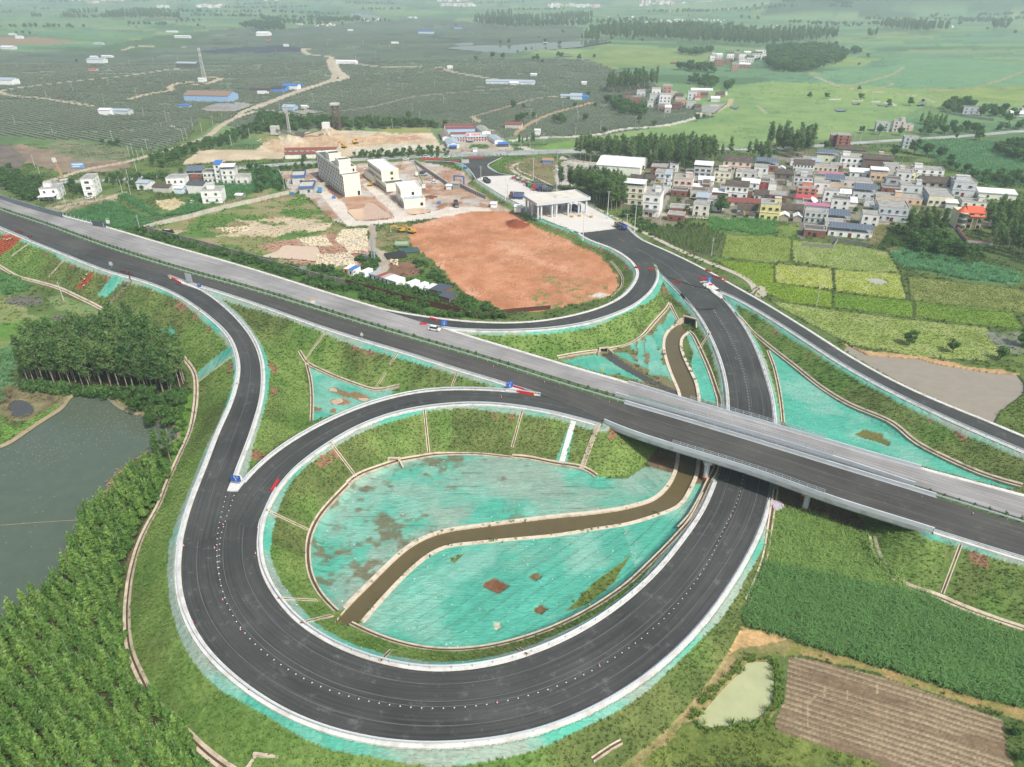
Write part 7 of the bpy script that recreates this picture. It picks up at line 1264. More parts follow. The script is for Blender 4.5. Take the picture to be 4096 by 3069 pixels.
for _ in range(900):
 p=NA([RU_(vg[:,0].min(),vg[:,0].max()),RU_(vg[:,1].min(),vg[:,1].max())])
 if nf<34 and inpoly(p[:1],p[1:],vg)[0]and min(np.linalg.norm(f-p)for f in FT)>11.0:
  FT.append(p);nf+=1;box_house(p[0],p[1],0,RU_(8,11),RU_(7,9),random.choice([3.4,3.6,6.6,6.8]),random.choice([WH,WH,(206,204,198),BRICK,(224,220,208)]),random.choice(['flat','flat','flat','dark','white']),ROT+RU_(-.06,.06),'small weathered house squeezed between the larger village houses','small houses in the gaps of the village',nwin=2)
V2=[(75,125,225,275,'tile',(150,112,100),'left old brown tiled farmhouse of the mid village'),(130,200,195,250,'tile',(150,116,104),'second old tiled farmhouse of the mid village'),(205,285,225,285,'dark',(140,100,90),'brick house with flat roof in the mid village left'),(245,330,165,215,'flat',(206,208,208),'pale house with metal lean-to at the back of the mid village'),(398,488,140,195,'flat',(236,236,232),'tall white house with four windows in the mid village'),(372,468,205,300,'flat',(206,208,206),'plain grey-white tall house in the mid village'),(470,585,200,315,'flat',(232,232,228),'tallest white house in the middle of the mid village'),(508,600,110,180,'flat',(180,140,124),'brick house with white top storey in the mid village'),(352,412,280,330,'flat',(214,214,210),'small white house above the dark trees'),(460,550,310,365,'dark',(150,126,116),'low dark-roofed house front of the mid village'),(595,690,300,360,'tile',(120,90,84),'brown roofed house front centre of the mid village'),(635,735,250,310,'flat',(196,150,128),'salmon banded house in the mid village'),(748,845,285,340,'flat',(202,202,198),'grey-white house by the pond in the mid village'),(762,850,175,250,'flat',(206,210,212),'pale stacked house with red awning beside it'),(835,890,225,255,'red',(206,200,196),'hut with red roof in the mid village'),(798,1010,160,185,'white',(180,170,160),'long open shed with white roof at the back of the mid village'),(895,965,200,235,'tile',(140,120,108),'old gabled house behind the pond'),(1000,1085,240,270,'white',(206,206,200),'white-roofed barn beside the pond'),(1050,1130,195,225,'tile',(150,130,116),'low tiled house right end of the mid village'),(1145,1165,175,205,'flat',(232,232,228),'tiny white house at the far right of the mid village'),(590,650,180,240,'flat',(210,196,180),'beige house behind the salmon one'),(640,715,210,250,'tile',(160,146,130),'grey gabled house in the mid village centre'),(530,590,330,385,'white',(190,186,180),'white-roofed lean-to at the front of the mid village'),(830,895,320,355,'tile',(130,124,112),'dark low barn by the pond road')]
for xl,xr,yt,yb,rf,c,lab in V2:
 cx,cy=2450+(xl+xr)/2/KM,300+yb/KM;x,y,_=W(cx,cy);w=(xr-xl)/KM/pxm(cx,cy);h=max(3.2,zfor(x,y,300+yt/KM));box_house(x,y,0,w,10,h,c,rf,R(-10),lab,'houses of the mid-distance village by the pond',nwin=max(1,int(w/4))if h>5 else 0)
def far_house(px,py,wpx,hpx,c,roof,lab,grp,nw=0):
 x,y,_=W(px,py);z=ground_z(x,y)if y>650 else 0
 if z>9:return
 x,y,_=W(px,py,z);s=pxm(px,py,z);box_house(x,y,z,wpx/s,10+3*random.random(),max(3.2,hpx/s/.97),c,roof,R(RU(-16,2)),lab,grp,nw)
V3=[(1705,1745,490,535),(1750,1820,520,575),(1720,1760,465,500),(1765,1815,475,500),(1850,1910,470,530),(1910,1960,460,510),(1955,2015,475,520),(1840,1900,510,550),(2005,2060,455,470),(2070,2150,465,515),(2100,2190,440,470),(1890,1950,555,620),(1955,2020,520,560),(1960,2050,560,590),(2020,2080,500,545),(2130,2209,470,500)]
for i,(xl,xr,yt,yb)in enumerate(V3):
 c=[(232,232,228),(160,118,106),(206,206,202),(214,216,216),(236,236,232),(178,150,138)][i%6];far_house(2048+(xl+xr)/2/K2,yb/K2,(xr-xl)/K2,(yb-yt)/K2,c,['flat','dark','flat','white','tile'][i%5],'pale or brick house in the compact village behind the round trees, among similar ones','houses of the compact far village',nw=3)
FAR=[('a2',790,860,155,175,5),('a2',880,960,165,180,5),('a2',970,1080,145,180,8),('a2',1110,1180,180,200,4),('a2',1250,1400,170,200,9),('a2',1400,1520,165,200,9),('a2',1520,1660,160,190,7),('a2',1660,1850,170,190,6),('a2',330,420,45,65,6),('a2',480,640,42,62,12),('a2',640,760,50,66,7),('a2',1100,1190,30,60,10),('a2',1220,1500,28,60,22),('a2',1560,1870,25,45,18),('a2',1920,1990,30,42,5),('a0',690,1100,10,35,26),('a0',1370,1440,58,72,4),('a0',1700,1920,45,68,16),('a0',560,640,5,25,5),('a1',1580,1870,35,60,20),('a1',0,500,0,22,24),('a1',920,1090,165,185,6),('a1',1300,1390,150,162,4),('a1',340,400,205,220,4),('a1',480,690,205,230,8),('a3',0,120,215,250,7),('a3',50,130,28,42,5),('a3',600,700,85,98,4),('a3',870,900,70,82,2),('a3',1565,1605,225,242,1),('a3',1790,1830,8,18,2),('a2',1780,1900,88,104,3),('a2',1330,1370,88,102,1),('a1',1050,1090,160,172,2)]
TWN=MB()
for tile,x0,x1,y0,y1,n in FAR:
 for i in range(n):
  px,py=t(tile,(x0+(x1-x0)*(i+random.random())/n,y0+(y1-y0)*RU(.3,1)))[0];px,py=px,max(py,7)
  if y0>84 and tile!='a0':far_house(px,py,RU(4,9),RU(2.5,5.5),random.choice([(240,240,238),(232,232,230),(214,206,200),(200,170,156)]),random.choice(['flat','flat','white','tile']),'small pale house in a distant village on the plain','houses of distant villages');continue
  for _ in range(3):
   qx,qy=px+RU(-9,9),max(6,py+RU(-2,2));x,y,_z=W(qx,qy);z=ground_z(x,y);x,y,_z=W(qx,qy,min(z,6));TWN.box((x,y,z+4),(RU(8,18),10,RU(8,16)),RU(-.3,.3),random.randint(0,2))
tag(TWN.obj('distant_town',[wallmat((240,240,238)),wallmat((214,206,200)),wallmat((200,170,156))]),kind='stuff')
# vegetation
def leafmat(name,c1,c2,inst=False):
 m=bpy.data.materials.new(name);m.use_nodes=True;nt=m.node_tree;N=nt.nodes;L=nt.links;N.clear();out=N.new('ShaderNodeOutputMaterial')
 if inst:a=N.new('ShaderNodeAttribute');a.attribute_type='INSTANCER';a.attribute_name='tint';base=a.outputs['Color']
 else:
  oi=N.new('ShaderNodeObjectInfo');mx=N.new('ShaderNodeMix');mx.data_type='RGBA';L.new(oi.outputs['Random'],mx.inputs[0]);mx.inputs[6].default_value=(*c1,1);mx.inputs[7].default_value=(*c2,1);base=mx.outputs[2]
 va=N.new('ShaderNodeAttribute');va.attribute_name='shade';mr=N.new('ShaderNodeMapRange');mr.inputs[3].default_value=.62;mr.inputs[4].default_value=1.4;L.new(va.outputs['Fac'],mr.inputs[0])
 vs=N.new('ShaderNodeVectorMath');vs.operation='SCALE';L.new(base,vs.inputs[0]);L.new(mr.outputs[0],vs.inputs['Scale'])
 d=N.new('ShaderNodeBsdfDiffuse');tr=N.new('ShaderNodeBsdfTranslucent');mi=N.new('ShaderNodeMixShader');mi.inputs[0].default_value=.35
 L.new(vs.outputs[0],d.inputs[0]);L.new(vs.outputs[0],tr.inputs[0]);L.new(d.outputs[0],mi.inputs[1]);L.new(tr.outputs[0],mi.inputs[2]);L.new(mi.outputs[0],out.inputs[0]);return m
LF_Y=leafmat('leaf_young',alb(142,178,92),alb(102,144,74));LF_E=leafmat('leaf_eucalyptus',alb(122,152,90),alb(88,122,72));LF_B=leafmat('leaf_broad',alb(104,140,78),alb(82,118,66));LF_T=leafmat('leaf_tinted',0,0,True)
BARK=mat('bark',alb(176,164,146),.9,noise=.2,nscale=2);BARKD=mat('bark_dark',alb(110,98,84),.9,noise=.2)
def leaves(C,n,s,r=None,seed=0,up=.4):
 """n leaf faces spread over clumps C (x, y, z, rx, rz); faces are leaf-sized and face mostly outwards and up"""
 g=np.random.default_rng(seed);C=NA(C,float);wt=C[:,3]**2;k=g.choice(len(C),n,p=wt/wt.sum());d=g.normal(size=(n,3));d/=np.linalg.norm(d,axis=1)[:,None];rad=g.random(n)**.35
 P=C[k,:3]+d*rad[:,None]*C[k][:,[3,3,4]];nrm=d+g.normal(size=(n,3))*.5+[0,0,up];nrm/=np.linalg.norm(nrm,axis=1)[:,None]
 a=np.cross(nrm,g.normal(size=(n,3)));a/=np.linalg.norm(a,axis=1)[:,None];b=np.cross(nrm,a);sz=s*(.6+.8*g.random(n))[:,None]
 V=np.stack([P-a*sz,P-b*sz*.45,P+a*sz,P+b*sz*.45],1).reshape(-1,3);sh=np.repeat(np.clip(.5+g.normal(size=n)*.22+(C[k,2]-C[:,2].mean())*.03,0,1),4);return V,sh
def crown(name,C,n,s,m,seed,up=.4):
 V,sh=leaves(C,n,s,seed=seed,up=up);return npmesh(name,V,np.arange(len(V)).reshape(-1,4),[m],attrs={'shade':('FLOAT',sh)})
def trunk(h,r,m,limbs=0,seed=0,h0=0):
 g=random.Random(seed);mb=MB().tube((0,0,-.3),(g.uniform(-.2,.2),g.uniform(-.2,.2),h),r,r*.35,6)
 for i in range(limbs):a=g.uniform(0,6.3);z=h*g.uniform(.45,.85);l=h*g.uniform(.15,.3);mb.tube((0,0,z),(cos(a)*l,sin(a)*l,z+l*.9),r*.4,r*.15,5)
 return mb.mesh('trunk',m)
def C_young(g):return[(g.uniform(-.6,.6)*(1-i/12),g.uniform(-.6,.6)*(1-i/12),1.4+i*.55,max(.4,1.25*(1-i/13))*g.uniform(.7,1.15),.6)for i in range(10)]
def C_euc(g,h=15):return[(g.uniform(-1.4,1.4)*(1-f*.5),g.uniform(-1.4,1.4)*(1-f*.5),h*(.42+f*.56),g.uniform(.9,1.6)*(1.15-f*.35),g.uniform(.8,1.3))for f in[i/15 for i in range(16)]]
def C_broad(g,r=4,h=8):return[(cos(a)*r*.62*q_,sin(a)*r*.62*q_,h*g.uniform(.42,.9)-q_*.6,r*g.uniform(.26,.42),r*g.uniform(.22,.36))for a,q_ in[(g.uniform(0,6.3),g.random()**.5)for _ in range(17)]]
KINDS={}
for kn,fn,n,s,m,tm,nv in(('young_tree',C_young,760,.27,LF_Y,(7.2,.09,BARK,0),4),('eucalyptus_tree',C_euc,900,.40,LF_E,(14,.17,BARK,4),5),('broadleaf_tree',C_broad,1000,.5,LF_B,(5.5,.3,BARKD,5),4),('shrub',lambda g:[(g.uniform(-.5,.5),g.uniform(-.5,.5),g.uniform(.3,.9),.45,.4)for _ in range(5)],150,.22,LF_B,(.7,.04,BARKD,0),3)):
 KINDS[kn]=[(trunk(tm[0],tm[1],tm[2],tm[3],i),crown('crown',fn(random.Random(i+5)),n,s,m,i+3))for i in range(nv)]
def tree(kn,x,y,z,s,label,group,name=None):
 tr,cr=random.choice(KINDS[kn]);e=empty(name or kn,(x,y,z),RU(0,6.28),label,'tree' if kn!='shrub' else 'shrub',group);e.scale=(s*RU(.9,1.1),)*2+(s,);link('trunk',tr,e);link('crown',cr,e);return e
def scatter(name,P,meshes,scl,tint=None,rot=True):
 n=len(P);me=bpy.data.meshes.new(name);me.vertices.add(n);me.vertices.foreach_set('co',np.asarray(P,np.float32).ravel())
 for an,ty,dat,f in(('scl','FLOAT',scl,'value'),('idx','INT',rng.integers(0,len(meshes),n),'value'),('rotz','FLOAT',rng.random(n)*6.283 if rot is True else np.full(n,rot),'value')):me.attributes.new(an,ty,'POINT').data.foreach_set(f,np.asarray(dat,np.float32 if ty=='FLOAT' else np.int32))
 if tint is not None:me.attributes.new('tint','FLOAT_COLOR','POINT').data.foreach_set('color',np.c_[tint,np.ones(n)].astype(np.float32).ravel())
 o=link(name,me);ng=bpy.data.node_groups.new(name,'GeometryNodeTree');ng.interface.new_socket('Geometry',in_out='INPUT',socket_type='NodeSocketGeometry');ng.interface.new_socket('Geometry',in_out='OUTPUT',socket_type='NodeSocketGeometry');N=ng.nodes;L=ng.links
 gi=N.new('NodeGroupInput');go=N.new('NodeGroupOutput');ip=N.new('GeometryNodeInstanceOnPoints');ji=N.new('GeometryNodeJoinGeometry')
 for parts in reversed(meshes):
  jo=N.new('GeometryNodeJoinGeometry')
  for k,pm in enumerate(parts):src=bpy.data.objects.new('source_'+name,pm);oi=N.new('GeometryNodeObjectInfo');oi.inputs['Object'].default_value=src;L.new(oi.outputs['Geometry'],jo.inputs[0])
  g2=N.new('GeometryNodeGeometryToInstance');L.new(jo.outputs[0],g2.inputs[0]);L.new(g2.outputs[0],ji.inputs[0])
 def na(nm,ty):a=N.new('GeometryNodeInputNamedAttribute');a.data_type=ty;a.inputs['Name'].default_value=nm;return a.outputs['Attribute']
 L.new(gi.outputs[0],ip.inputs['Points']);L.new(ji.outputs[0],ip.inputs['Instance']);ip.inputs['Pick Instance'].default_value=True;L.new(na('idx','INT'),ip.inputs['Instance Index']);cx=N.new('ShaderNodeCombineXYZ');L.new(na('rotz','FLOAT'),cx.inputs[2]);L.new(cx.outputs[0],ip.inputs['Rotation']);L.new(na('scl','FLOAT'),ip.inputs['Scale']);L.new(ip.outputs[0],go.inputs[0])
 md=o.modifiers.new('scatter','NODES');md.node_group=ng;return tag(o,kind='stuff')
def grid_in(P,dx,dy,a=0.0,jit=.3):
 P=np.asarray(P);c=P.mean(0);ca,sa=cos(a),sin(a);Q_=(P-c)@NA([[ca,-sa],[sa,ca]]);x=np.arange(Q_[:,0].min(),Q_[:,0].max(),dx);y=np.arange(Q_[:,1].min(),Q_[:,1].max(),dy);gx,gy=np.meshgrid(x,y);gx=gx.ravel()+rng.uniform(-jit,jit,gx.size)*dx;gy=gy.ravel()+rng.uniform(-jit,jit,gy.size)*dy
 p=np.stack([gx*ca-gy*sa,gx*sa+gy*ca],1)+c;return p[inpoly(p[:,0],p[:,1],P)]
def HZ(p):return np.where(p[:,1]<650,np.maximum(raster(HG,p[:,0],p[:,1]),0),[ground_z(*q_)if q_[1]>=650 else 0 for q_ in p])
def clear(p,m=1.5):return p[(raster(DG,p[:,0],p[:,1],60.)>m)]
def grove(P,kn,sp,label,group,thing=True,s=(.85,1.15),a=.3,jit=.3,sp2=None,cap=999,name=None):
 p=clear(grid_in(P,sp,sp2 or sp,a,jit));z=HZ(p);o=np.argsort(np.hypot(p[:,0],p[:,1]));p,z=p[o],z[o]
 inv=np.abs(p[:,0]/(p[:,1]*CP+CAMH*SP))<.80;inv&=p[:,1]>66;p,z=np.r_[p[inv],p[~inv]],np.r_[z[inv],z[~inv]];k=min(cap,len(p),int(inv.sum()))if thing else 0
 for i in range(k):tree(kn,p[i,0],p[i,1],z[i],RU(*s),label,group,name)
 if k<len(p):scatter('wood' if not thing else 'plantation',np.c_[p[k:],z[k:]],KINDS[kn],rng.uniform(s[0],s[1],len(p)-k))
 return len(p)
PLT=F((625,1860),(690,1890),(640,1990),(585,2070),(530,2180),(490,2290),(478,2400),(478,2520),(498,2640),(545,2740),(655,2860),(790,3000),(850,3120),(-500,3300),(-500,2640),(0,2520),(100,2450),(180,2380),(260,2300),(310,2210),(330,2110),(450,2000),(540,1920))
ra=ang('d0',(0,740),(700,1350));pa_,pb_=W(200,2404),W(501,2671);ra=math.atan2(pb_[1]-pa_[1],pb_[0]-pa_[0])
print('plantation',grove(PLT,'young_tree',1.55,'young bright green plantation tree among rows of its kind beside the lake','young trees of the plantation by the lake',a=-ra if False else ra,sp2=2.7,jit=.26,s=(.7,1.2),cap=300))
print('grove',grove(F((80,1520),(170,1440),(350,1395),(480,1350),(570,1385),(650,1430),(735,1500),(762,1555),(700,1590),(600,1580),(480,1565),(360,1560),(250,1545),(120,1535)),'eucalyptus_tree',3.0,'tall slender eucalyptus with bare pale trunk in the dark grove above the lake','tall eucalyptus of the grove above the lake',cap=130))
grove(F((430,1590),(560,1570),(700,1600),(750,1580),(745,1640),(690,1690),(660,1740),(600,1745),(560,1680),(470,1640)),'broadleaf_tree',5.2,'round bushy broadleaf tree on the lake shore below the eucalyptus grove','broadleaf trees on the lake shore',s=(.5,.8));grove(F((180,1560),(290,1550),(270,1575),(200,1580)),'broadleaf_tree',4.5,'low bush at the foot of the grove beside the marsh','bushes at the foot of the grove',s=(.35,.5))
grove(F((560,1960),(640,1870),(690,1890),(640,1990),(590,2060)),'broadleaf_tree',5,'bushy tree at the head of the plantation beside the curved drain','bushy trees at the head of the plantation',s=(.4,.7));grove(F((590,1850),(640,1830),(700,1850),(660,1880)),'eucalyptus_tree',3,'slim tree at the northern tip of the plantation by the lake','slim trees at the tip of the plantation',s=(.6,.75))
print('toll grove',grove(F((2215,752),(2335,762),(2484,780),(2500,830),(2456,850),(2391,825),(2308,782)),'eucalyptus_tree',3.6,'tall eucalyptus in the dense grove beside the toll canopy','eucalyptus grove beside the toll plaza',cap=85))
print('back grove',grove(F((2290,640),(2400,655),(2500,664),(2640,682),(2720,684),(2800,672),(2870,650),(2860,625),(2700,622),(2500,628),(2310,625)),'eucalyptus_tree',5.5,'tall eucalyptus in the long wood behind the white warehouse','eucalyptus wood behind the warehouse',cap=85,s=(1.0,1.25)))
LE='leafy tree beside the village houses or lane';GE='leafy trees around the village'
grove(F((3620,985),(3700,930),(3780,940),(3830,990),(3900,1050),(3800,1045),(3680,1020)),'broadleaf_tree',6.5,'dark leafy tree in the clump in front of the orange-roofed villa','leafy clump in front of the villa',s=(.8,1.15));grove(F((3600,945),(3680,910),(3780,925),(3760,955),(3650,965)),'eucalyptus_tree',4.5,'tall light green tree between the grey-white house and the villa','tall trees left of the villa',s=(.8,1))
grove(F((3930,880),(4010,880),(4150,900),(4180,1080),(4080,1060),(3960,1010),(3935,960)),'eucalyptus_tree',6.2,'tall light green tree in the belt right of the villa','tree belt right of the villa',s=(.75,1.05))
SINGLES=[('b2',1800,760,1.35,'big dark round tree in front of the low village houses'),('v1',1165,1000,.55,'round tree in the walled garden'),('v1',1420,910,.45,'small tree beside the grey corrugated shed'),('v1',230,1240,.7,'dark tree beside the nearest three-storey house'),('v1',430,1230,.95,'tall tree in front of the cream and white houses'),('v1',130,880,.9,'dark tree left of the cream house'),('v1',520,440,.6,'round dark tree at the end of the white warehouse'),('v1',600,700,.5,'bush behind the cream house'),('v1',1300,1180,.7,'first tree in the row before the long tiled house'),('v1',1450,1180,.6,'second tree in the row before the long tiled house'),('v1',1680,1190,.85,'light green tree at the right end of the roadside row'),('v2',800,1100,.45,'dark bush left of the pale yellow house'),('v0',950,1010,.5,'light green bush under the blue-white solar house'),('v0',1180,1030,.6,'dark round tree left of the red gate house'),('b3',500,215,.9,'dark tree left of the brick tower house'),('a3',1085,1360,1.1,'tall open-crowned tree on the edge of the rural road field'),('b3',1260,250,1.5,'largest dark tree of the clump behind the wide white house'),('b3',1360,270,1.3,'middle tree of the clump behind the wide white house'),('b3',1480,290,1.2,'right tree of the clump behind the wide white house'),('b3',1560,330,1.0,'lower tree trailing off the clump behind the wide white house'),('a3',1820,1215,1.2,'dark wide tree beside the rural road on the right'),('a3',960,1165,1.1,'dark tree left of the grey roadside house'),('a3',1135,1170,1.0,'dark tree between the houses across the rural road'),('a3',805,1150,.9,'lone tree above the rural road'),('a3',357,845,.9,'left one of three round trees on the rice plain'),('a3',506,850,.9,'middle one of three round trees on the rice plain'),('a3',800,862,1.0,'right one of three round trees on the rice plain'),('a3',785,780,.7,'bush by the bend of the plain track'),('c3',1215,385,.75,'left one of three trees on the pond bank'),('c3',1590,455,.65,'middle one of three trees on the pond bank'),('c3',2000,515,.7,'right one of three trees on the pond bank'),('c3',2200,400,.9,'tree cut by the right edge above the pond'),('b1',420,310,.7,'bush right of the white row building'),('a0',1300,1560,.7,'left round dark tree of the roadside group'),('a0',1415,1545,.7,'right round dark tree of the roadside group'),('a0',1560,1500,.6,'dark tree behind the white house of the group'),('a0',2160,1480,.8,'tree at the end of the roadside terrace'),('a0',660,525,.7,'round tree beside the open white farm shed'),('a0',150,305,.9,'left dark conifer on the far ridge'),('a0',205,305,1.1,'tallest dark conifer on the far ridge'),('a0',262,310,1.0,'right dark conifer on the far ridge'),('a0',1760,230,.7,'lone far tree on the green plain'),('a2',1225,1090,.7,'lone tree beside the pale farm track'),('a2',800,1150,.7,'small tree at the edge of the orchards by the pale track'),('a2',1595,1050,1.0,'dark tree where the pale track meets the village'),('a2',1655,1025,.6,'bush right of the dark tree at the village track'),('a2',655,840,.9,'dark tree behind the blue-ended barn'),('a2',120,490,.9,'wide tree on the reservoir shore'),('a1',1900,560,1.1,'left wide tree by the white house at the reservoir'),('a1',2040,540,1.3,'tall tree right of the white house at the reservoir'),('a1',1325,1030,1.1,'tallest tree in the hedge above the quarry'),('st',100,360,.5,'bush left of the tall cream block'),('ct',160,560,.4,'bush behind the orange cabin'),('b1',1780,140,.6,'small tree in the site office yard'),('a3',1625,1200,.6,'small round tree on the rural road verge'),('b0',60,60,.9,'dark tree left of the car port house'),('b0',620,110,.9,'dark tree between the two tall white houses'),('d2',2060,1480,.25,'leafy clump at the corner of the ploughed field'),('d2',2090,1620,.25,'lower leafy clump at the corner of the ploughed field')]
for tile,x_,y_,s,lab in SINGLES:px,py=t(tile,(x_,y_))[0];x,y,_=W(px,py);z=ground_z(x,y)if y>650 else hz0(x,y);tree('broadleaf_tree',x,y,z,s,lab,None)
WOODS=[('a1',((0,1040),(60,1010),(300,1040),(680,1060),(1000,1060),(1300,1070),(1640,1090),(1640,1115),(1300,1110),(700,1130),(420,1120),(0,1160)),'broadleaf_tree',7,.95),('a0',((1280,1400),(1400,1330),(1600,1290),(1900,1200),(2060,1130),(2209,1080),(2209,1160),(2050,1230),(1800,1300),(1560,1370),(1500,1430),(1400,1460)),'broadleaf_tree',6.5,.75),('a2',((760,780),(860,760),(1060,740),(1250,730),(1250,770),(1050,800),(780,810)),'eucalyptus_tree',8,1.3),('a2',((790,880),(960,870),(900,890),(1160,960),(1150,1000),(950,1000),(890,960)),'broadleaf_tree',9,1.1),('a2',((1410,610),(1560,590),(1780,620),(1760,640),(1600,640),(1450,620)),'broadleaf_tree',11,1.5),('a2',((1510,720),(1680,700),(1780,740),(1760,770),(1580,760)),'broadleaf_tree',11,1.4),('a2',((1780,790),(1860,740),(1940,720),(1920,760),(1850,800)),'broadleaf_tree',11,1.1),('a2',((660,310),(900,280),(1350,290),(1500,270),(1520,265),(2209,330),(2209,410),(1800,390),(1200,360),(860,350),(680,330)),'eucalyptus_tree',15,1.7),('a2',((590,370),(750,360),(750,388),(600,388)),'eucalyptus_tree',13,1.5),('a2',((0,160),(240,170),(240,200),(0,200)),'eucalyptus_tree',22,1.6),('a2',((240,160),(630,150),(700,175),(640,195),(420,205),(260,180)),'eucalyptus_tree',22,1.6),('a2',((380,230),(660,240),(640,250),(300,255),(0,262),(0,245)),'eucalyptus_tree',17,1.4),('a2',((1420,440),(1580,440),(1740,430),(1740,445),(1580,475),(1440,460)),'broadleaf_tree',12,1.3),('a1',((1860,210),(2209,215),(2209,265),(2000,245)),'eucalyptus_tree',18,1.6),('a1',((1840,160),(2209,140),(2209,190),(1950,180)),'eucalyptus_tree',22,1.6),('a1',((0,215),(180,205),(260,235),(270,250),(0,250)),'broadleaf_tree',17,1.7),('a1',((60,170),(250,180),(240,190),(60,190)),'broadleaf_tree',22,1.7),('a1',((540,170),(700,165),(900,160),(900,185),(700,190),(540,190)),'broadleaf_tree',19,1.6),('a0',((890,160),(1330,150),(1580,180),(1580,196),(1440,180),(980,185)),'eucalyptus_tree',18,1.6),('a0',((590,128),(850,130),(850,137),(590,137)),'eucalyptus_tree',18,1.5),('a0',((530,165),(710,170),(700,180),(530,178)),'eucalyptus_tree',17,1.4),('a0',((280,158),(370,160),(360,172),(280,170)),'eucalyptus_tree',16,1.3),('a0',((2060,220),(2209,205),(2209,235),(2100,240)),'broadleaf_tree',16,1.5),('a0',((0,1500),(60,1450),(230,1570),(380,1590),(360,1700),(240,1760),(150,1700),(0,1600)),'broadleaf_tree',6,.7),('a0',((860,1240),(1060,1260),(1050,1275),(880,1260)),'broadleaf_tree',6,.7),('a3',((0,420),(200,400),(450,400),(600,430),(690,480),(640,530),(440,575),(380,620),(180,630),(0,600)),'broadleaf_tree',11,1.6),('a3',((440,400),(590,390),(590,430),(460,430)),'broadleaf_tree',11,1.4),('a3',((710,430),(800,430),(790,455),(720,455)),'broadleaf_tree',11,1.4),('a3',((0,300),(300,310),(600,320),(600,345),(300,370),(0,400)),'eucalyptus_tree',14,1.5),('a3',((970,230),(1200,240),(1450,260),(1580,290),(1300,300),(1100,280),(960,262)),'eucalyptus_tree',15,1.5),('a3',((1910,262),(2080,265),(2050,290),(1910,288)),'eucalyptus_tree',15,1.5),('a3',((830,320),(940,320),(930,338),(840,335)),'eucalyptus_tree',13,1.4),('a3',((30,100),(200,90),(450,110),(700,130),(700,150),(300,135),(60,120)),'broadleaf_tree',22,1.8),('a3',((1080,110),(1400,90),(1450,130),(1100,130)),'broadleaf_tree',24,1.8),('a3',((1620,170),(2100,175),(2110,190),(1640,188)),'broadleaf_tree',20,1.6),('a3',((1490,920),(1560,890),(1780,900),(1800,930),(1680,950),(1640,985),(1500,960)),'broadleaf_tree',9,1.2),('a3',((1810,950),(2050,960),(2050,1020),(1830,1000)),'broadleaf_tree',9,1.1),('a3',((1310,1060),(1540,1065),(1540,1085),(1320,1080)),'young_tree',5,1.7),('a3',((1280,1130),(1560,1100),(1700,1110),(1950,1130),(2209,1090),(2209,1120),(1960,1150),(1700,1170),(1300,1170)),'broadleaf_tree',9,.9),('a3',((1900,1300),(2050,1270),(2209,1260),(2300,1300),(2300,1420),(2209,1410),(2000,1350)),'broadleaf_tree',7,1.0),('b3',((1480,330),(1750,420),(2209,470),(2209,560),(1900,530),(1760,480),(1600,400)),'broadleaf_tree',8,.8),('b3',((0,240),(100,260),(220,290),(370,300),(380,200),(280,160),(0,170)),'eucalyptus_tree',6,1.1),('b2',((1650,360),(1820,290),(2209,290),(2209,400),(2000,280)),'eucalyptus_tree',6.5,1.0),('b2',((1330,370),(1500,340),(1600,360),(1650,350),(1550,410)),'broadleaf_tree',7,.9),('b2',((880,600),(960,590),(1000,700),(900,720),(700,650)),'broadleaf_tree',6,.7),('b1',((830,270),(1000,240),(1220,230),(1560,210),(1700,260),(1700,280),(1300,285),(840,300)),'broadleaf_tree',5.5,.5),('b1',((0,370),(130,390),(250,480),(270,580),(150,560),(0,600)),'broadleaf_tree',5.5,.5),('b1',((160,400),(400,345),(580,350),(590,375),(300,400)),'broadleaf_tree',5,.4),('b0',((1500,20),(1130,20),(900,0),(900,60),(1080,130),(1280,140),(1300,110)),'broadleaf_tree',5,.45),('b0',((0,140),(170,180),(330,230),(330,150),(200,80),(0,120)),'broadleaf_tree',5,.6),('b0',((570,100),(690,120),(740,180),(620,170)),'broadleaf_tree',5,.5),('b2',((1190,870),(1500,860),(1680,870),(1690,900),(1450,900),(1200,900)),'broadleaf_tree',4.5,.35),('b2',((40,170),(190,160),(190,190),(60,195)),'eucalyptus_tree',5,.6)]
for tile,pp,kn,sp,s in WOODS:grove(WP(tile,*pp),kn,sp,'',None,thing=False,s=(s*.75,s*1.2),jit=.45)
pp=[];
for _ in range(1500):
 px,py=rng.uniform(-300,4400),18+480*rng.random()**1.6;x,y,_z=W(px,py)
 if(px>2000 or py<110)and 640<y<6000 and fbm(NA([x]),NA([y]),260,301)[0]>.56:pp.append((x,y,ground_z(x,y)))
scatter('scattered_trees',NA(pp),KINDS['broadleaf_tree'],rng.uniform(.5,1.3,len(pp)))
far_lines=[]
for _ in range(70):
 px,py=rng.uniform(-200,4300),12+110*rng.random();x,y,_z=W(px,py);L_=rng.uniform(60,420);a=rng.uniform(-.5,.3)
 if om_in:=inpoly(NA([x]),NA([y]),ORCH)[0]:continue
 for k in range(int(L_/13)):far_lines.append((x+cos(a)*k*13+rng.normal()*6,y+sin(a)*k*13+rng.normal()*10,0))
far_lines=NA(far_lines);far_lines[:,2]=[ground_z(a,b)for a,b,_ in far_lines];scatter('distant_tree_belts',far_lines,KINDS['broadleaf_tree'],rng.uniform(1.0,1.9,len(far_lines)))
bush=[(m_[1],)for m_ in KINDS['shrub']]
def scrub(P,sp,s0,s1,name='scrub',tint=None):
 p=clear(grid_in(P,sp,sp,.2,.5),2.4);k=fbm(p[:,0],p[:,1],7,311)>.45;p=p[k];scatter(name,np.c_[p,HZ(p)],bush,rng.uniform(s0,s1,len(p)))
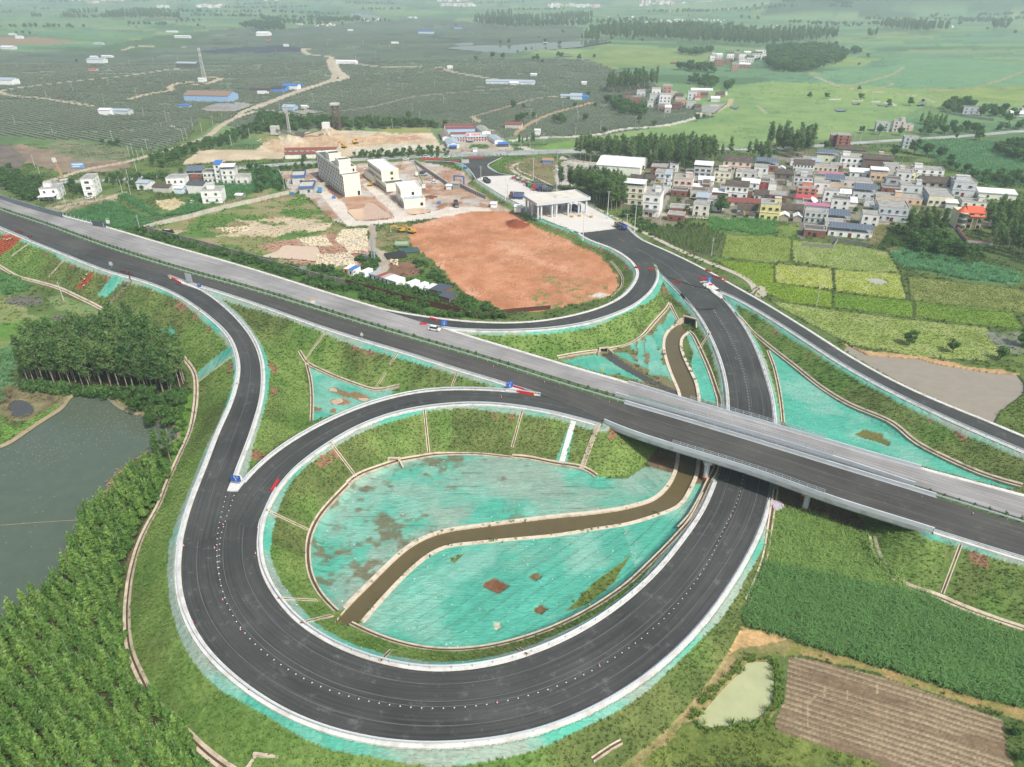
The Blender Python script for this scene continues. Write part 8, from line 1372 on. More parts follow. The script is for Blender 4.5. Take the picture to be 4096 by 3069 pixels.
scrub(F((480,930),(700,985),(1024,1075),(1256,1150),(1500,1210),(1700,1270),(2040,1275),(1990,1245),(1830,1180),(1560,1160),(1300,1070),(1024,1040),(800,980),(600,920)),1.7,.8,2.6);scrub(WP('b1',(860,1160),(1060,1110),(1080,1180),(1000,1250),(880,1230)),1.8,.8,2.0);scrub(WP('b1',(1350,1180),(1450,1170),(1640,1340),(1660,1390),(1400,1300)),1.8,.8,2.2)
scrub(WP('b1',(1400,1380),(1680,1450),(1960,1620),(2080,1640),(1900,1590),(1750,1500),(1300,1480),(900,1370),(800,1330),(1000,1330)),2.0,.8,2.2);scrub(F((90,1540),(260,1555),(480,1572),(640,1590),(760,1570),(740,1620),(560,1610),(400,1590),(200,1575),(80,1560)),1.6,1.2,3.0);scrub(F((640,1640),(700,1600),(760,1640),(750,1760),(700,1850),(690,1740)),2.0,.5,1.2);scrub(F((3560,900),(3760,960),(3980,1010),(3960,1060),(3800,1060),(3650,1040),(3540,980)),2.6,.8,2.4);scrub(F((2480,850),(2600,880),(2640,960),(2560,930)),2.2,.6,1.6)
# grasses: tufts take the colour of the ground they grow from
def tuftmesh(name,nb,h,w,spread,seed,bend=.5,m=None):
 g=np.random.default_rng(seed);V=[];F_=[];sh=[]
 for i in range(nb):
  a=g.uniform(0,6.28);r=g.uniform(0,spread);l=h*g.uniform(.6,1.2);bx,by=cos(a),sin(a);px,py=-by*w,bx*w;o=(bx*r*.4,by*r*.4);b=len(V);k=bend*l*g.uniform(.5,1.3)
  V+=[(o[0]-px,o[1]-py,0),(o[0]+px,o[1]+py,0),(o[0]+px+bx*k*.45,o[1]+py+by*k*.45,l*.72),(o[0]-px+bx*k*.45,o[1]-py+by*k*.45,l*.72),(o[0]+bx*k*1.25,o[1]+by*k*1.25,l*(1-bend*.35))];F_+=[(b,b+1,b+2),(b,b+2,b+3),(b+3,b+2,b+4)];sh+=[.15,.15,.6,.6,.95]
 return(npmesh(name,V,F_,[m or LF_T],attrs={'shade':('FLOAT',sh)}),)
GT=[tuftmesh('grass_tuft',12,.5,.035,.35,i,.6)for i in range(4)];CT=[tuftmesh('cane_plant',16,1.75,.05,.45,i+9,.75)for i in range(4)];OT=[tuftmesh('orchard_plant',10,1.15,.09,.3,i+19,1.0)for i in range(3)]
area=(np.gradient(_ys)[:,None]*(np.gradient(_u)[None,:]*(_ys[:,None]+CC)))
def tufts(name,mask,dens,meshes,s0,s1,mul=1.0,hue=None):
 pr=np.clip(area*dens,0,1)*mask;pick=rng.random(SHP)<pr;n=int(pick.sum());P=np.stack([X[pick]+rng.normal(size=n)*.3,Y[pick]+rng.normal(size=n)*.3,H[pick]-.03],1);c=colr[pick]*mul*rng.uniform(.8,1.25,(n,1))
 if hue is not None:c=NA(hue)*rng.uniform(.75,1.25,(n,1))*np.ones((1,3))
 print(name,n);return scatter(name,P,meshes,rng.uniform(s0,s1,n),c)
net_=(netm>.2);gsl=(CLS==CN.index('grass_slope'))&~net_&(D>SH+.3)
drn=np.zeros(SHP,bool)
for P in DLINES:drn|=linedist(P,1.5)<1.15
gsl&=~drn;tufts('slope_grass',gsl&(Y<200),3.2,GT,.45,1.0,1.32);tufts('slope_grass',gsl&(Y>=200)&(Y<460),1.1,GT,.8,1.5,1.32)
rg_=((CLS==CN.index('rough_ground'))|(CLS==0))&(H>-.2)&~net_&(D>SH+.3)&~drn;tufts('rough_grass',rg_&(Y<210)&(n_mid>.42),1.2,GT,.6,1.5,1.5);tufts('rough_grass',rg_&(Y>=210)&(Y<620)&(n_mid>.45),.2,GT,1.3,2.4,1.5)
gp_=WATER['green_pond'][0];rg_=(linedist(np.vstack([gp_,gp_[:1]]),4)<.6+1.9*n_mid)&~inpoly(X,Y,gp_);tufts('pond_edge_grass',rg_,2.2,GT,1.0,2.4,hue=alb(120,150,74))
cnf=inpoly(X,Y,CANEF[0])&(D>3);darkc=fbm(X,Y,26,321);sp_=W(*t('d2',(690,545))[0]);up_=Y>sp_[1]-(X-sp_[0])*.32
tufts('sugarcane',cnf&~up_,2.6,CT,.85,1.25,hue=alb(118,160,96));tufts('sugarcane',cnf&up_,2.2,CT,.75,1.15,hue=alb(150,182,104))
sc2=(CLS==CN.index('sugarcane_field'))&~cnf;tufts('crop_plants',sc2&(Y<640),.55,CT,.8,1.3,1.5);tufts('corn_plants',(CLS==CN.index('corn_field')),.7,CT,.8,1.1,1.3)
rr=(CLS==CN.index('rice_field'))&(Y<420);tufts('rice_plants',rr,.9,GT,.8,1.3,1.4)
ng_=F((2580,905),(2800,900),(2900,945),(2870,1010),(2840,1025),(2700,990),(2620,950));p=grid_in(ng_,2.0,3.2,ang('b2',(1400,900),(1800,1130))+1.2,.12);scatter('nursery_saplings',np.c_[p,HZ(p)],[(k[1],)for k in KINDS['young_tree']],rng.uniform(.25,.5,len(p)))
post_me=MB().box((0,0,.85),(.1,.1,1.5)).mesh('post',mat('orchard_post',alb(196,190,176),.9,noise=0));OP=[(m_[0],post_me)for m_ in OT];oa=-R(35)
p=grid_in(ORCH,1.7,5.6,oa,.05);p=p[(p[:,1]<1300)&(np.abs(p[:,0]/(p[:,1]*CP+CAMH*SP))<.8)]
ci=np.clip(np.searchsorted(_ys,p[:,1]),1,len(_ys)-1);cj=np.clip(np.searchsorted(_u,p[:,0]/(p[:,1]+CC)),1,len(_u)-1);k=(CLS[ci,cj]==CN.index('orchard_soil'))&~oline[ci,cj];p,ci,cj=p[k],ci[k],cj[k]
far_k=rng.random(len(p))<np.clip(1.6-p[:,1]/1300,.5,1);p,ci,cj=p[far_k],ci[far_k],cj[far_k];print('orchard',len(p))
scatter('orchard_rows',np.c_[p,H[ci,cj]],OP,rng.uniform(1.1,1.5,len(p)),NA(alb(92,124,84))*rng.uniform(.8,1.2,(len(p),1)))
# median hedge plants, one by one
sh_m=[crown('shrub',[(0,0,.9,.5,.62),(.1,.1,1.3,.34,.4),(-.15,0,.5,.42,.3)],120,.16,LF_B,i+40)for i in range(3)]
mc=(mA*.45+mB*.55);Lm=np.r_[0,np.cumsum(np.linalg.norm(np.diff(mc,axis=0),axis=1))]
for s in np.arange(68,Lm[-1]-50,3.3):
 x,y,z=[float(np.interp(s,Lm,mc[:,k]))for k in range(3)];i=min(int(np.searchsorted(Lm,s)),len(gm)-1)
 if gm[i]:continue
 o=link('median_shrub',random.choice(sh_m),loc=(x,y,z-.3));o.scale=(RU(.8,1.2),)*3;o.rotation_euler[2]=RU(0,6);tag(o,'small clipped shrub in the evenly spaced row along the central reservation','shrub','clipped shrubs along the central reservation')
# vehicles and machines
TYRE=mat('tyre_rubber',(.02,.02,.02),.9,noise=0);COAL=mat('dark_load',(.03,.03,.032),.95,noise=.3,bump=.1,bscale=6);BEDB=mat('bed_blue',alb(62,92,170),.5);WSC=mat('windscreen',(.03,.035,.04),.1,noise=0,spec=.7);YEX=mat('machine_yellow',alb(226,176,76),.55);LIM=mat('boom_lime',alb(160,210,70),.5)
def wheel(parent,x,y,r,w=.35):MB().tube((x,y-w/2,r),(x,y+w/2,r),r,r,12).tube((x,y-w/2-.01,r),(x,y+w/2+.01,r),r*.5,r*.5,8,1).obj('wheel',[TYRE,METG],parent)
def place(tile,p,z=None):px,py=t(tile,p)[0];return onroad(px,py)if z is None else(*W(px,py,z)[:2],z)
def truck(loc,rz,cab,bed,label,raised=0.0,group='dump trucks'):
 e=empty('dump_truck',loc,rz,label,'truck',group);MB().box((0,0,.9),(8.6,.9,.35)).obj('chassis',TYRE,e)
 c=MB().box((3.4,0,2.0),(1.9,2.4,2.1),top=(.88,.95)).obj('cab',cab,e);MB().box((4.28,0,2.35),(.12,2.0,.8)).box((3.6,0,2.4),(.8,2.42,.7)).obj('windscreen',WSC,c);MB().box((4.4,0,1.1),(.15,2.4,.4)).obj('bumper',METG,c)
 b=MB();
 for cc,d in(((-1.2,1.2,2.1),(6.3,.1,1.5)),((-1.2,-1.2,2.1),(6.3,.1,1.5)),((-4.3,0,2.1),(.1,2.4,1.5)),((1.9,0,2.3),(.1,2.4,1.9)),((-1.2,0,1.4),(6.3,2.4,.1))):b.box(cc,d)
 for k in range(6):b.box((-4+k*1.1,-1.27,2.1),(.12,.06,1.5),mi=1).box((-4+k*1.1,1.27,2.1),(.12,.06,1.5),mi=1)
 b.box((-1.2,-1.24,2.85),(6.4,.14,.12),mi=1).box((-1.2,1.24,2.85),(6.4,.14,.12),mi=1);b.obj('bed',[bed,METG],e);MB().box((-1.2,0,2.0),(6.1,2.25,1.1),top=(.9,.7)).obj('load',COAL,e)
 for x in(3.2,1.6,-2.0,-3.3):
  for y in(-1.05,1.05):wheel(e,x,y,.5)
 return e
CB={'y':YEX,'r':mat('cab_red',alb(190,60,56),.5),'g':mat('cab_green',alb(70,180,96),.5),'k':mat('cab_dark',alb(70,66,84),.5),'w':WHT,'b':mat('cab_blue',alb(60,150,205),.5),'n':mat('cab_brown',alb(110,80,76),.6)}
for tile,p,rz,c,b,lab in(('b2',(935,895),R(118),'y',BEDB,'dump truck with yellow cab and blue bed standing where concrete meets asphalt'),('tl',(1340,860),R(112),'g',BEDB,'dump truck with blue bed passing under the toll canopy'),('b1',(1992,500),R(112),'k',CB['k'],'dark dump truck alone on the upper concrete apron'),('tl',(700,500),R(172),'r',BEDB,'front dump truck of the parked rank, red cab and blue bed'),('tl',(665,465),R(172),'r',CB['n'],'second dump truck of the parked rank'),('tl',(615,440),R(172),'g',CB['k'],'dump truck with bright green cab in the parked rank'),('tl',(570,410),R(172),'n',CB['n'],'rearmost dump truck of the parked rank'),('tl',(800,520),R(165),'k',CB['k'],'dark dump truck half behind the canopy roof'),('tl',(290,645),R(172),'n',BEDB,'brown-cabbed dump truck with blue bed left of the canopy, nearer of two'),('tl',(300,610),R(172),'n',CB['n'],'red-brown dump truck left of the canopy, farther of two'),('b1',(1728,700),R(-80),'n',CB['n'],'brown dump truck with a teal tank in the station yard')):truck(place(tile,p,None if tile=='b2' else(PLZ+.02 if tile=='tl' else 0.02 if p[1]>600 else 2.9)),rz,CB[c],b,lab)
def car(loc,rz,m,label,suv=False):
 e=empty('car',loc,rz,label,'car','cars');hh=.25 if suv else 0;MB().box((0,0,.62),(4.5,1.8,.62),top=(.97,.94)).obj('body',m,e);MB().box((-.25,0,1.16+hh/2),(2.7+hh*2,1.62,.5+hh),top=(.72,.86)).obj('windows',WSC,e);MB().box((-.25,0,1.43+hh),(1.8+hh*2,1.35,.07)).obj('roof',m,e)
 for x in(-1.35,1.35):
  for y in(-.82,.82):wheel(e,x,y,.34,.22)
CW=mat('car_white',alb(240,240,240),.3,noise=.02,spec=.6);CK=mat('car_black',(.02,.02,.022),.25,noise=0,spec=.6)
for tile,p,rz,m,lab,suv,z in(('c1',(1540,262),R(-20),CW,'white sport utility car at the gore on the far carriageway',True,None),('lf',(908,496),R(10),CW,'white car in front of the tall narrow white house',False,0),('lf',(528,522),R(30),CK,'black car under the car port',False,0),('b0',(1658,240),R(100),CW,'white car beside the square white house',False,0),('b0',(1200,22),R(0),CW,'white van parked behind the leftmost small house',True,0),('st',(1652,352),R(4),CW,'left white car on the public road',False,.4),('st',(2010,305),R(4),CW,'middle white van on the public road',True,.4),('a1',(1645,1362),R(4),CW,'right white car on the public road',False,.4),('st',(2102,712),R(-30),CW,'farther white car in the station yard',False,0),('st',(2146,764),R(-10),CW,'nearer white car in the station yard',False,0),('a0',(1488,1100),R(10),CW,'white van among the left orchard rows',True,0),('v2',(458,440),R(80),CW,'pale car on the lawn of the wide pink house',False,0)):car(place(tile,p,z),rz,m,lab,suv)
def excavator(loc,rz,label,s=1.0):
 e=empty('excavator',loc,rz,label,'excavator','yellow excavators');e.scale=(s,)*3;
 for y in(-1.1,1.1):MB().box((0,y,.45),(3.6,.55,.75),top=(.85,1)).obj('track',TYRE,e)
 MB().box((-.5,0,1.5),(3.0,2.3,1.0)).box((-1.4,0,2.05),(1.2,2.2,.5)).obj('house_body',YEX,e);cb=MB().box((.6,.65,2.3),(1.3,1.0,1.5)).obj('cab',YEX,e);MB().box((.7,.65,2.45),(1.32,1.04,.8)).obj('cab_window',WSC,cb)
 bm_=MB().bar((.9,-.2,1.6),(3.3,-.2,4.0),.4,.6).bar((3.3,-.2,4.0),(5.3,-.2,3.4),.4,.55).obj('boom',YEX,e);MB().bar((5.3,-.2,3.6),(5.9,-.2,1.3),.35,.45).obj('stick',YEX,bm_);MB().box((5.7,-.2,.8),(.8,1.0,.9),top=(.6,1)).obj('bucket',METG,bm_)
excavator(place('b1',(1255,925),0),R(190),'yellow excavator with raised arm at the edge of the red soil, left of two');excavator(place('b1',(1345,935),0),R(160),'yellow excavator at the edge of the red soil, right of two',1.05);excavator(place('a1',(858,1238),.5),R(30),'yellow excavator on the pale earthworks, farther one',1.2);excavator(place('a1',(760,1275),.5),R(150),'dusty yellow loader on the earthworks, nearer one',1.1);excavator(place('st',(1015,815),0),R(10),'orange loader between the cream buildings',.8)
def roller(loc,c,label):
 e=empty('roller',loc,R(170),label,'road roller','road rollers parked at the plaza edge');MB().box((0,0,1.1),(3.2,1.5,.9)).obj('body',c,e);MB().tube((1.9,-.9,.65),(1.9,.9,.65),.65,.65,14).obj('drum',METG,e)
 for y in(-.8,.8):wheel(e,-1.2,y,.6,.4)
 [MB().tube((x,y,1.5),(x,y,2.6),.05,.05,6).obj('canopy_post',METG,e)for x in(-.6,.7)for y in(-.6,.6)];MB().box((0,0,2.65),(1.8,1.6,.1)).obj('canopy',WHT,e)
for p,c,lab in(((245,300),'r','red road roller with white canopy, far end of the rank'),((320,335),'n','second road machine with white canopy in the rank'),((410,365),'r','third road machine with white canopy in the rank'),((490,415),'n','brown paving machine next to the green-cabbed truck')):roller(place('tl',p,PLZ+.02),CB[c],lab)
pt=empty('pump_truck',place('st',(1965,850),0),R(-82),'white concrete pump truck with long lime and grey boom arching over the yard','pump truck');MB().box((3.4,0,1.9),(2.2,2.4,2.2)).obj('cab',WHT,pt);MB().box((-1.5,0,1.2),(8,2.3,.7)).obj('chassis',METG,pt);[wheel(pt,x,y,.5)for x in(3.2,-1.6,-3)for y in(-1,1)]
bp_=[Vector(W(*t('st',q_)[0],2))for q_ in((1950,800),)];o_=pt.location;inv=Matrix.Rotation(R(82),4,'Z')
def lv(q_,z):x,y,_=W(*t('st',q_)[0],z);return inv@(Vector((x,y,z))-Vector(o_))
B0,B1,B2,B3,B4=lv((1955,780),3),lv((1870,560),13),lv((1800,400),20),lv((1710,360),20),lv((1545,470),6);MB().bar(B0,B1,.6).obj('boom_section',LIM,pt);MB().bar(B1,B2,.45).obj('boom_section',METG,pt);MB().bar(B2,B3,.35).bar(B3,lv((1585,365),19),.3).obj('boom_section',METG,pt);MB().tube(lv((1585,365),19),B4,.12,.12,6).obj('hose',BLK,pt)
mx_=empty('mixer_truck',place('st',(1930,640),0),R(192),'concrete mixer truck with dark drum in the station yard','mixer truck');MB().box((3.4,0,1.9),(2,2.4,2.1)).obj('cab',WHT,mx_);MB().box((-.8,0,1.1),(8,1.2,.5)).obj('chassis',METG,mx_);MB().tube((2,0,2.3),(-1,0,2.7),.8,1.25,14).tube((-1,0,2.7),(-4,0,3.4),1.25,.5,14).obj('drum',CB['k'],mx_);[wheel(mx_,x,y,.5)for x in(3.2,-2,-3.3)for y in(-1,1)]
bt=empty('small_truck',place('st',(135,925),0),R(100),'small bright blue truck beside the tall cream block','truck');MB().box((0,0,1.7),(4.5,2.2,2.2)).obj('body',CB['b'],bt);MB().box((2.9,0,1.3),(1.3,2.1,1.5)).obj('cab',CB['b'],bt);[wheel(bt,x,y,.4)for x in(2.6,-1.4)for y in(-.9,.9)]
tw=empty('box_truck',place('a1',(55,815),0),R(8),'white box lorry beside the blue orchard shed','truck');MB().box((0,0,2.3),(11,2.6,3.4)).obj('box',WHT,tw);MB().box((6.7,0,1.6),(2,2.5,2.6)).obj('cab',WHT,tw);[wheel(tw,x,y,.5)for x in(6.4,-3,-4.4)for y in(-1.1,1.1)]
# lamps, poles, masts
def lamp(tile,p,hgt,z,label):
 e=empty('light_mast',place(tile,p,z),0,label,'lamp post','white light masts of the toll plaza');MB().tube((0,0,0),(0,0,hgt),.22,.11,10).obj('mast',WHT,e);MB().box((0,0,.3),(.9,.9,.6)).obj('base',PARA,e);MB().box((-.5,0,hgt),(.8,.35,.2)).box((.5,0,hgt),(.8,.35,.2)).obj('lamp_head',METG,e)
for p,lab in(((585,345),'white light mast behind the parked trucks'),((1003,505),'white light mast right behind the canopy'),((97,672),'white light mast left of the canopy among the barriers'),((1895,992),'white light mast right of the lower plaza'),((960,1082),'white light mast in front of the canopy on the left kerb'),((1465,1385),'white light mast where the asphalt ramp begins')):lamp('tl',p,15,PLZ,lab)
lamp('b2',(1055,925),15,2.5,'white light mast beside the farm lane right of the plaza');lamp('b2',(988,880),7,2.5,'short lamp beside the yellow-cabbed truck')
ucol=MB().tube((0,0,0),(0,0,9.5),.19,.12,8).mesh('pole',mat('pole_concrete',alb(206,204,196),.85));uarm=MB().bar((-.9,0,8.7),(.9,0,8.7),.12).bar((-.7,0,7.9),(.7,0,7.9),.12).mesh('crossarm',METG);uins=MB()
for x in(-.8,0,.8):uins.tube((x,0,8.75),(x,0,9.0),.07,.07,6)
uins=uins.mesh('insulators',PARA);UP={'a0':((305,1450),(362,1560),(135,1085),(460,1175),(975,1220),(1275,1305),(1585,1220),(1615,1205),(1665,1105),(1840,1085),(2000,1265),(1150,1340),(1120,1358),(1200,1400),(1247,1382),(1180,1480),(1115,1580),(750,930),(1180,835),(1243,1010),(1437,1045),(1470,1055),(1258,690),(632,790),(942,745),(115,840),(1990,690),(360,640),(1065,600),(1115,550),(375,560),(905,920),(1745,1150),(1917,1020),(2157,1200),(408,860),(1325,540),(1537,530),(1465,655),(150,580)),'a1':((75,1125),(128,635),(265,605),(290,655),(470,655),(610,695),(745,850),(995,825),(1268,795),(1543,765),(1775,735),(938,680),(1120,655),(1280,640),(1178,1115),(1415,1045),(1350,970),(1868,1070),(1890,1080),(493,880),(863,525),(1033,520),(208,955),(240,830),(1620,895),(1938,650),(2125,615),(168,445),(500,590),(1067,420),(1272,410),(620,400),(395,365),(930,395),(1155,440),(795,680)),'a2':((1065,1090),(548,1165),(763,1135),(560,980),(568,1040),(437,955),(163,1030),(78,1280),(275,1250),(155,1270),(473,685),(523,670),(310,820),(240,660),(1310,1030)),'b0':((555,1100),(1213,490),(1948,285),(1060,165),(1130,175),(575,290),(830,215)),'b1':((1064,880),(1145,815),(1660,755),(1942,520),(2172,690),(1780,400),(275,590),(248,560)),'b3':((415,1560),(200,560),(625,690),(945,180),(730,180),(790,160)),'a3':((555,670),(55,820),(283,830),(583,850),(900,870),(1145,890),(1475,910),(2180,910)),'b2':((270-60,0),(1272,890),(1718,1130),(680,320),(390,315))}
for tile,L_ in UP.items():
 for p in L_:
  px,py=t(tile,p)[0];x,y,_=W(px,py);z=ground_z(x,y)if y>650 else hz0(x,y);e=empty('utility_pole',(x,y,z),RU(-.5,.5),'pale concrete utility pole with crossarms among fields or beside a track','pole','concrete utility poles');link('pole',ucol,e);link('crossarm',uarm,e);link('insulators',uins,e)
def lattice(parent,h,w0,w1,n,m,name='lattice',th=.16):
 mb=MB()
 for i in range(n):
  z0,z1=h*i/n,h*(i+1)/n;a,b=w0+(w1-w0)*i/n,w0+(w1-w0)*(i+1)/n
  for k in range(4):
   c0,c1=[((-1,-1),(1,-1),(1,1),(-1,1))[j%4]for j in(k,k+1)];mb.bar((c0[0]*a,c0[1]*a,z0),(c0[0]*b,c0[1]*b,z1),th).bar((c0[0]*a,c0[1]*a,z0),(c1[0]*b,c1[1]*b,z1),th*.7).bar((c0[0]*b,c0[1]*b,z1),(c1[0]*b,c1[1]*b,z1),th*.7)
 return mb.obj(name,m,parent)
def onfar(tile,p):px,py=t(tile,p)[0];x,y,_=W(px,py);return(x,y,ground_z(x,y))
m1=empty('telecom_mast',onfar('a0',(1770,712)),0,'tall lattice telecom mast with white antennas above the left orchards','mast');lattice(m1,42,2.2,.7,12,PARA,th=.35);[MB().box((1.4*cos(a),1.4*sin(a),z),(.5,.5,3)).obj('antenna',WHT,m1)for a in(0,2.1,4.2)for z in(40,33)]
m2=empty('pylon',place('ct',(367,410),0),0,'lattice steel pylon beside the gravel path by the container cabins','mast');lattice(m2,12,.8,.35,7,METG)
m3=empty('water_tower',onfar('a1',(705,1128)),0,'rusty steel water tower with flat concrete top at the hedge above the quarry','tower');lattice(m3,22,3.0,2.6,5,mat('rusty_steel',alb(120,96,88),.9),th=.5);MB().box((0,0,23),(7.5,7.5,1.6)).obj('platform',PARA,m3)
m4=empty('quarry_mast',onfar('a1',(290,1150)),0,'slender grey mast over the stone crusher','mast');lattice(m4,24,.9,.6,9,PARA,th=.3)
q_=empty('stone_crusher',place('a1',(380,1180),.5),0,'stone crushing plant with inclined conveyors and white cabins on the earthworks','machine');MB().box((-22,3,5),(7,5,7)).obj('hopper',PARA,q_);MB().box((22,0,4),(1,1,8)).box((26,0,4),(1,1,8)).box((24,0,9.5),(6,5,5)).obj('cabin',WHT,q_);[MB().bar(a,b,1.4,.8).obj('conveyor',mat('conveyor_grey',alb(110,104,100),.8),q_)for a,b in(((-20,0,6),(-4,-2,1.5)),((-2,0,1),(14,3,8)),((0,-3,1),(-14,-6,5)),((2,-2,1.5),(20,-2,6)))];MB().box((0,0,2),(7,5,4)).obj('crusher',mat('conveyor_grey'),q_)
nbx=empty('noise_barrier',place('lf',(320,590)),0,'dark louvred noise barrier along the far verge at the left edge of the view','fence');nbo=nbx.location;PB=[NA(onroad(*t('lf',p)[0]))for p in((-60,480),(0,500),(200,566),(400,625),(640,690))];NB=resamp(NA(PB),46);nm_=mat('barrier_dark',alb(92,100,108),.6,noise=.2,nscale=.8)
for i in range(45):a,b=NB[i]-nbo,NB[i+1]-nbo;MB().bar((*a[:2],a[2]+1.5),(*b[:2],b[2]+1.5),.12,2.5).obj('barrier_panel',nm_,nbx);MB().box((*a[:2],a[2]+1.6),(.2,.2,3.2)).obj('post',METG,nbx)
for i,p in enumerate(((655,695),(690,706),(730,717),(770,727),(812,738),(852,748),(892,758),(932,768),(1060,800))):tag(link('barrier_post',MB().box((0,0,1.5),(.22,.22,3.2)).mesh('barrier_post',METG),loc=onroad(*t('lf',p)[0])),'bare steel post in the line continuing the noise barrier','post','bare posts beyond the noise barrier')
nb2=empty('noise_barrier',onroad(*t('lf',(1010,780))[0]),R(-22),'short lone dark noise barrier panel before the white and green sign','fence');MB().box((0,0,1.5),(9,.14,2.6)).obj('barrier_panel',nm_,nb2)
# people at work
def person(loc,rz,shirt,hat,label,bent=True,z=0):
 e=empty('person',loc,rz,label,'person','workers on the banks');J=[(0,0,.92),(0,.0,1.0),(.0+(.45 if bent else 0),0,1.25 if bent else 1.42),((.62 if bent else.02),0,1.28 if bent else 1.56),((.76 if bent else.04),0,1.30 if bent else 1.72)]
 V=J+[(0,.12,.5),(-.03,.13,.05),(.1,.13,.03),(0,-.12,.5),(-.03,-.13,.05),(.1,-.13,.03),(J[2][0],.2,J[2][2]),(J[2][0]+.12,.24,J[2][2]-.3),(J[2][0]+.22,.16,J[2][2]-.55),(J[2][0],-.2,J[2][2]),(J[2][0]+.12,-.24,J[2][2]-.3),(J[2][0]+.22,-.16,J[2][2]-.55)]
 E=[(0,1),(1,2),(2,3),(3,4),(0,5),(5,6),(6,7),(0,8),(8,9),(9,10),(2,11),(11,12),(12,13),(2,14),(14,15),(15,16)];rd=[.15,.15,.17,.07,.11,.08,.055,.05,.08,.055,.05,.07,.055,.04,.07,.055,.04]
 k='body_bent' if bent else 'body_up'
 if k not in _wm:
  me=bpy.data.meshes.new('body');me.from_pydata(V,E,[]);o=bpy.data.objects.new('tmp',me);COL.objects.link(o);md=o.modifiers.new('s','SKIN');o.modifiers.new('u','SUBSURF').levels=1
  for i,r in enumerate(rd):me.skin_vertices[0].data[i].radius=(r,r)
  me.skin_vertices[0].data[0].use_root=True;bpy.context.view_layer.update();_wm[k]=bpy.data.meshes.new_from_object(o.evaluated_get(bpy.context.evaluated_depsgraph_get()));bpy.data.objects.remove(o)
  _wm[k].materials.clear();_wm[k].materials.append(mat('work_trousers',alb(70,74,92),.9))
 link('body',_wm[k],e);MB().bar((J[1][0],0,J[1][2]+.02),(J[2][0]+.06,0,J[2][2]+.04),.46,.34).obj('shirt',shirt,e);MB().tube((J[4][0],0,J[4][2]+.04),(J[4][0],0,J[4][2]+.10),.24,.2,12).tube((J[4][0],0,J[4][2]+.1),(J[4][0],0,J[4][2]+.2),.13,.1,12).obj('hat',hat,e)
SH_=[mat('shirt_pink',alb(226,170,160),.9),mat('shirt_white',alb(236,236,236),.9),mat('vest_yellow',alb(216,222,90),.9),mat('shirt_orange',alb(222,150,90),.9),mat('shirt_dark',alb(70,74,84),.9)]
def bank(tile,p):px,py=t(tile,p)[0];return tuple(onbank(*Wn([(px,py)])[0]))
for tile,p,s,h,lab,bd in(('b0',(48,572),0,1,'leftmost bending worker in pink on the upper red soil patch',True),('b0',(62,578),1,1,'second bending worker on the upper red soil patch',True),('b0',(75,570),0,0,'middle worker of the row on the upper red soil patch',True),('b0',(92,568),2,1,'worker in a yellow vest on the upper red soil patch',True),('b0',(110,560),3,3,'rightmost worker in orange on the upper red soil patch',True),('b0',(748,880),1,1,'top worker with white hat on the long red soil strip',True),('b0',(735,918),1,1,'second worker down the long red soil strip',True),('b0',(705,955),3,3,'third worker with orange hat on the long red soil strip',True),('b0',(700,910),4,3,'worker in dark clothes at the left side of the red soil strip',True),('b0',(722,975),1,1,'lowest worker on the long red soil strip',True),('b0',(1125,905),4,4,'worker in dark clothes standing at the head of the grey gravel chute',False),('b0',(1077,968),4,4,'worker in dark clothes halfway down the grey gravel chute',True)):person(bank(tile,p),RU(-2,2),SH_[s],SH_[h],lab,bd)
def bike(loc,rz,label):
 e=empty('motorcycle',loc,rz,label,'motorcycle','motorcycles on the verge');[MB().tube((x,-.06,.3),(x,.06,.3),.3,.3,12).obj('wheel',TYRE,e)for x in(-.6,.6)];MB().box((-.1,0,.6),(1.0,.28,.3)).bar((.6,0,.3),(.42,0,1.0),.08).bar((.42,-.3,1.0),(.42,.3,1.0),.05).obj('frame',CB['r'],e);MB().box((-.35,0,.82),(.7,.26,.1)).obj('seat',BLK,e)
for p,lab in(((150,490),'motorcycle at the far left end of the near verge'),((182,498),'motorcycle with white box on the near verge, left group'),((262,535),'motorcycle alone on the near verge'),((1055,838),'left motorcycle of the group by the gravel chute'),((1095,850),'middle motorcycle of the group by the gravel chute'),((1130,862),'right motorcycle of the group by the gravel chute')):bike(onroad(*t('b0',p)[0]),RU(-1,1),lab)
# loose things
def blob(name,r,sz,m,seed,n=1):
 bm=bmesh.new();bmesh.ops.create_icosphere(bm,subdivisions=n,radius=r);g=random.Random(seed)
 for v in bm.verts:v.co=Vector((v.co.x*sz[0],v.co.y*sz[1],v.co.z*sz[2]))*g.uniform(.75,1.2)
 me=bpy.data.meshes.new(name);bm.to_mesh(me);bm.free();me.materials.append(m);return me
BAG=[blob('bag',.45,(1.3,.9,.55),WHC,i)for i in range(3)];ROCK=[(blob('rock',.5,(1.1,.9,.6),mat('rock_pale',alb(222,208,178),.95,noise=.25,nscale=2),i+5),)for i in range(4)];STN_=[(blob('stone',.12,(1,1,.6),WHC,i+9),)for i in range(2)]
for i in range(46):f=random.random();px,py=t('b2',(1640+165*f+RU(-14,14),1362+135*f+RU(-12,14)))[0];o=link('white_bag',random.choice(BAG),loc=tuple(NA(onroad(px,py))+[0,0,.3]));o.rotation_euler[2]=RU(0,6);tag(o,'white filled bag in the long heap at the right-hand gore','bag','white bags at the right-hand gore')
for i in range(22):f=random.random();px,py=t('tl',(1050+330*f+RU(-20,20),1100+150*f+RU(-18,18)))[0];o=link('grey_bag',random.choice(BAG),loc=(*W(px,py,PLZ)[:2],PLZ+.25));tag(o,'pale bag dumped along the left kerb below the toll canopy','bag','bags along the plaza kerb')
rp=[];
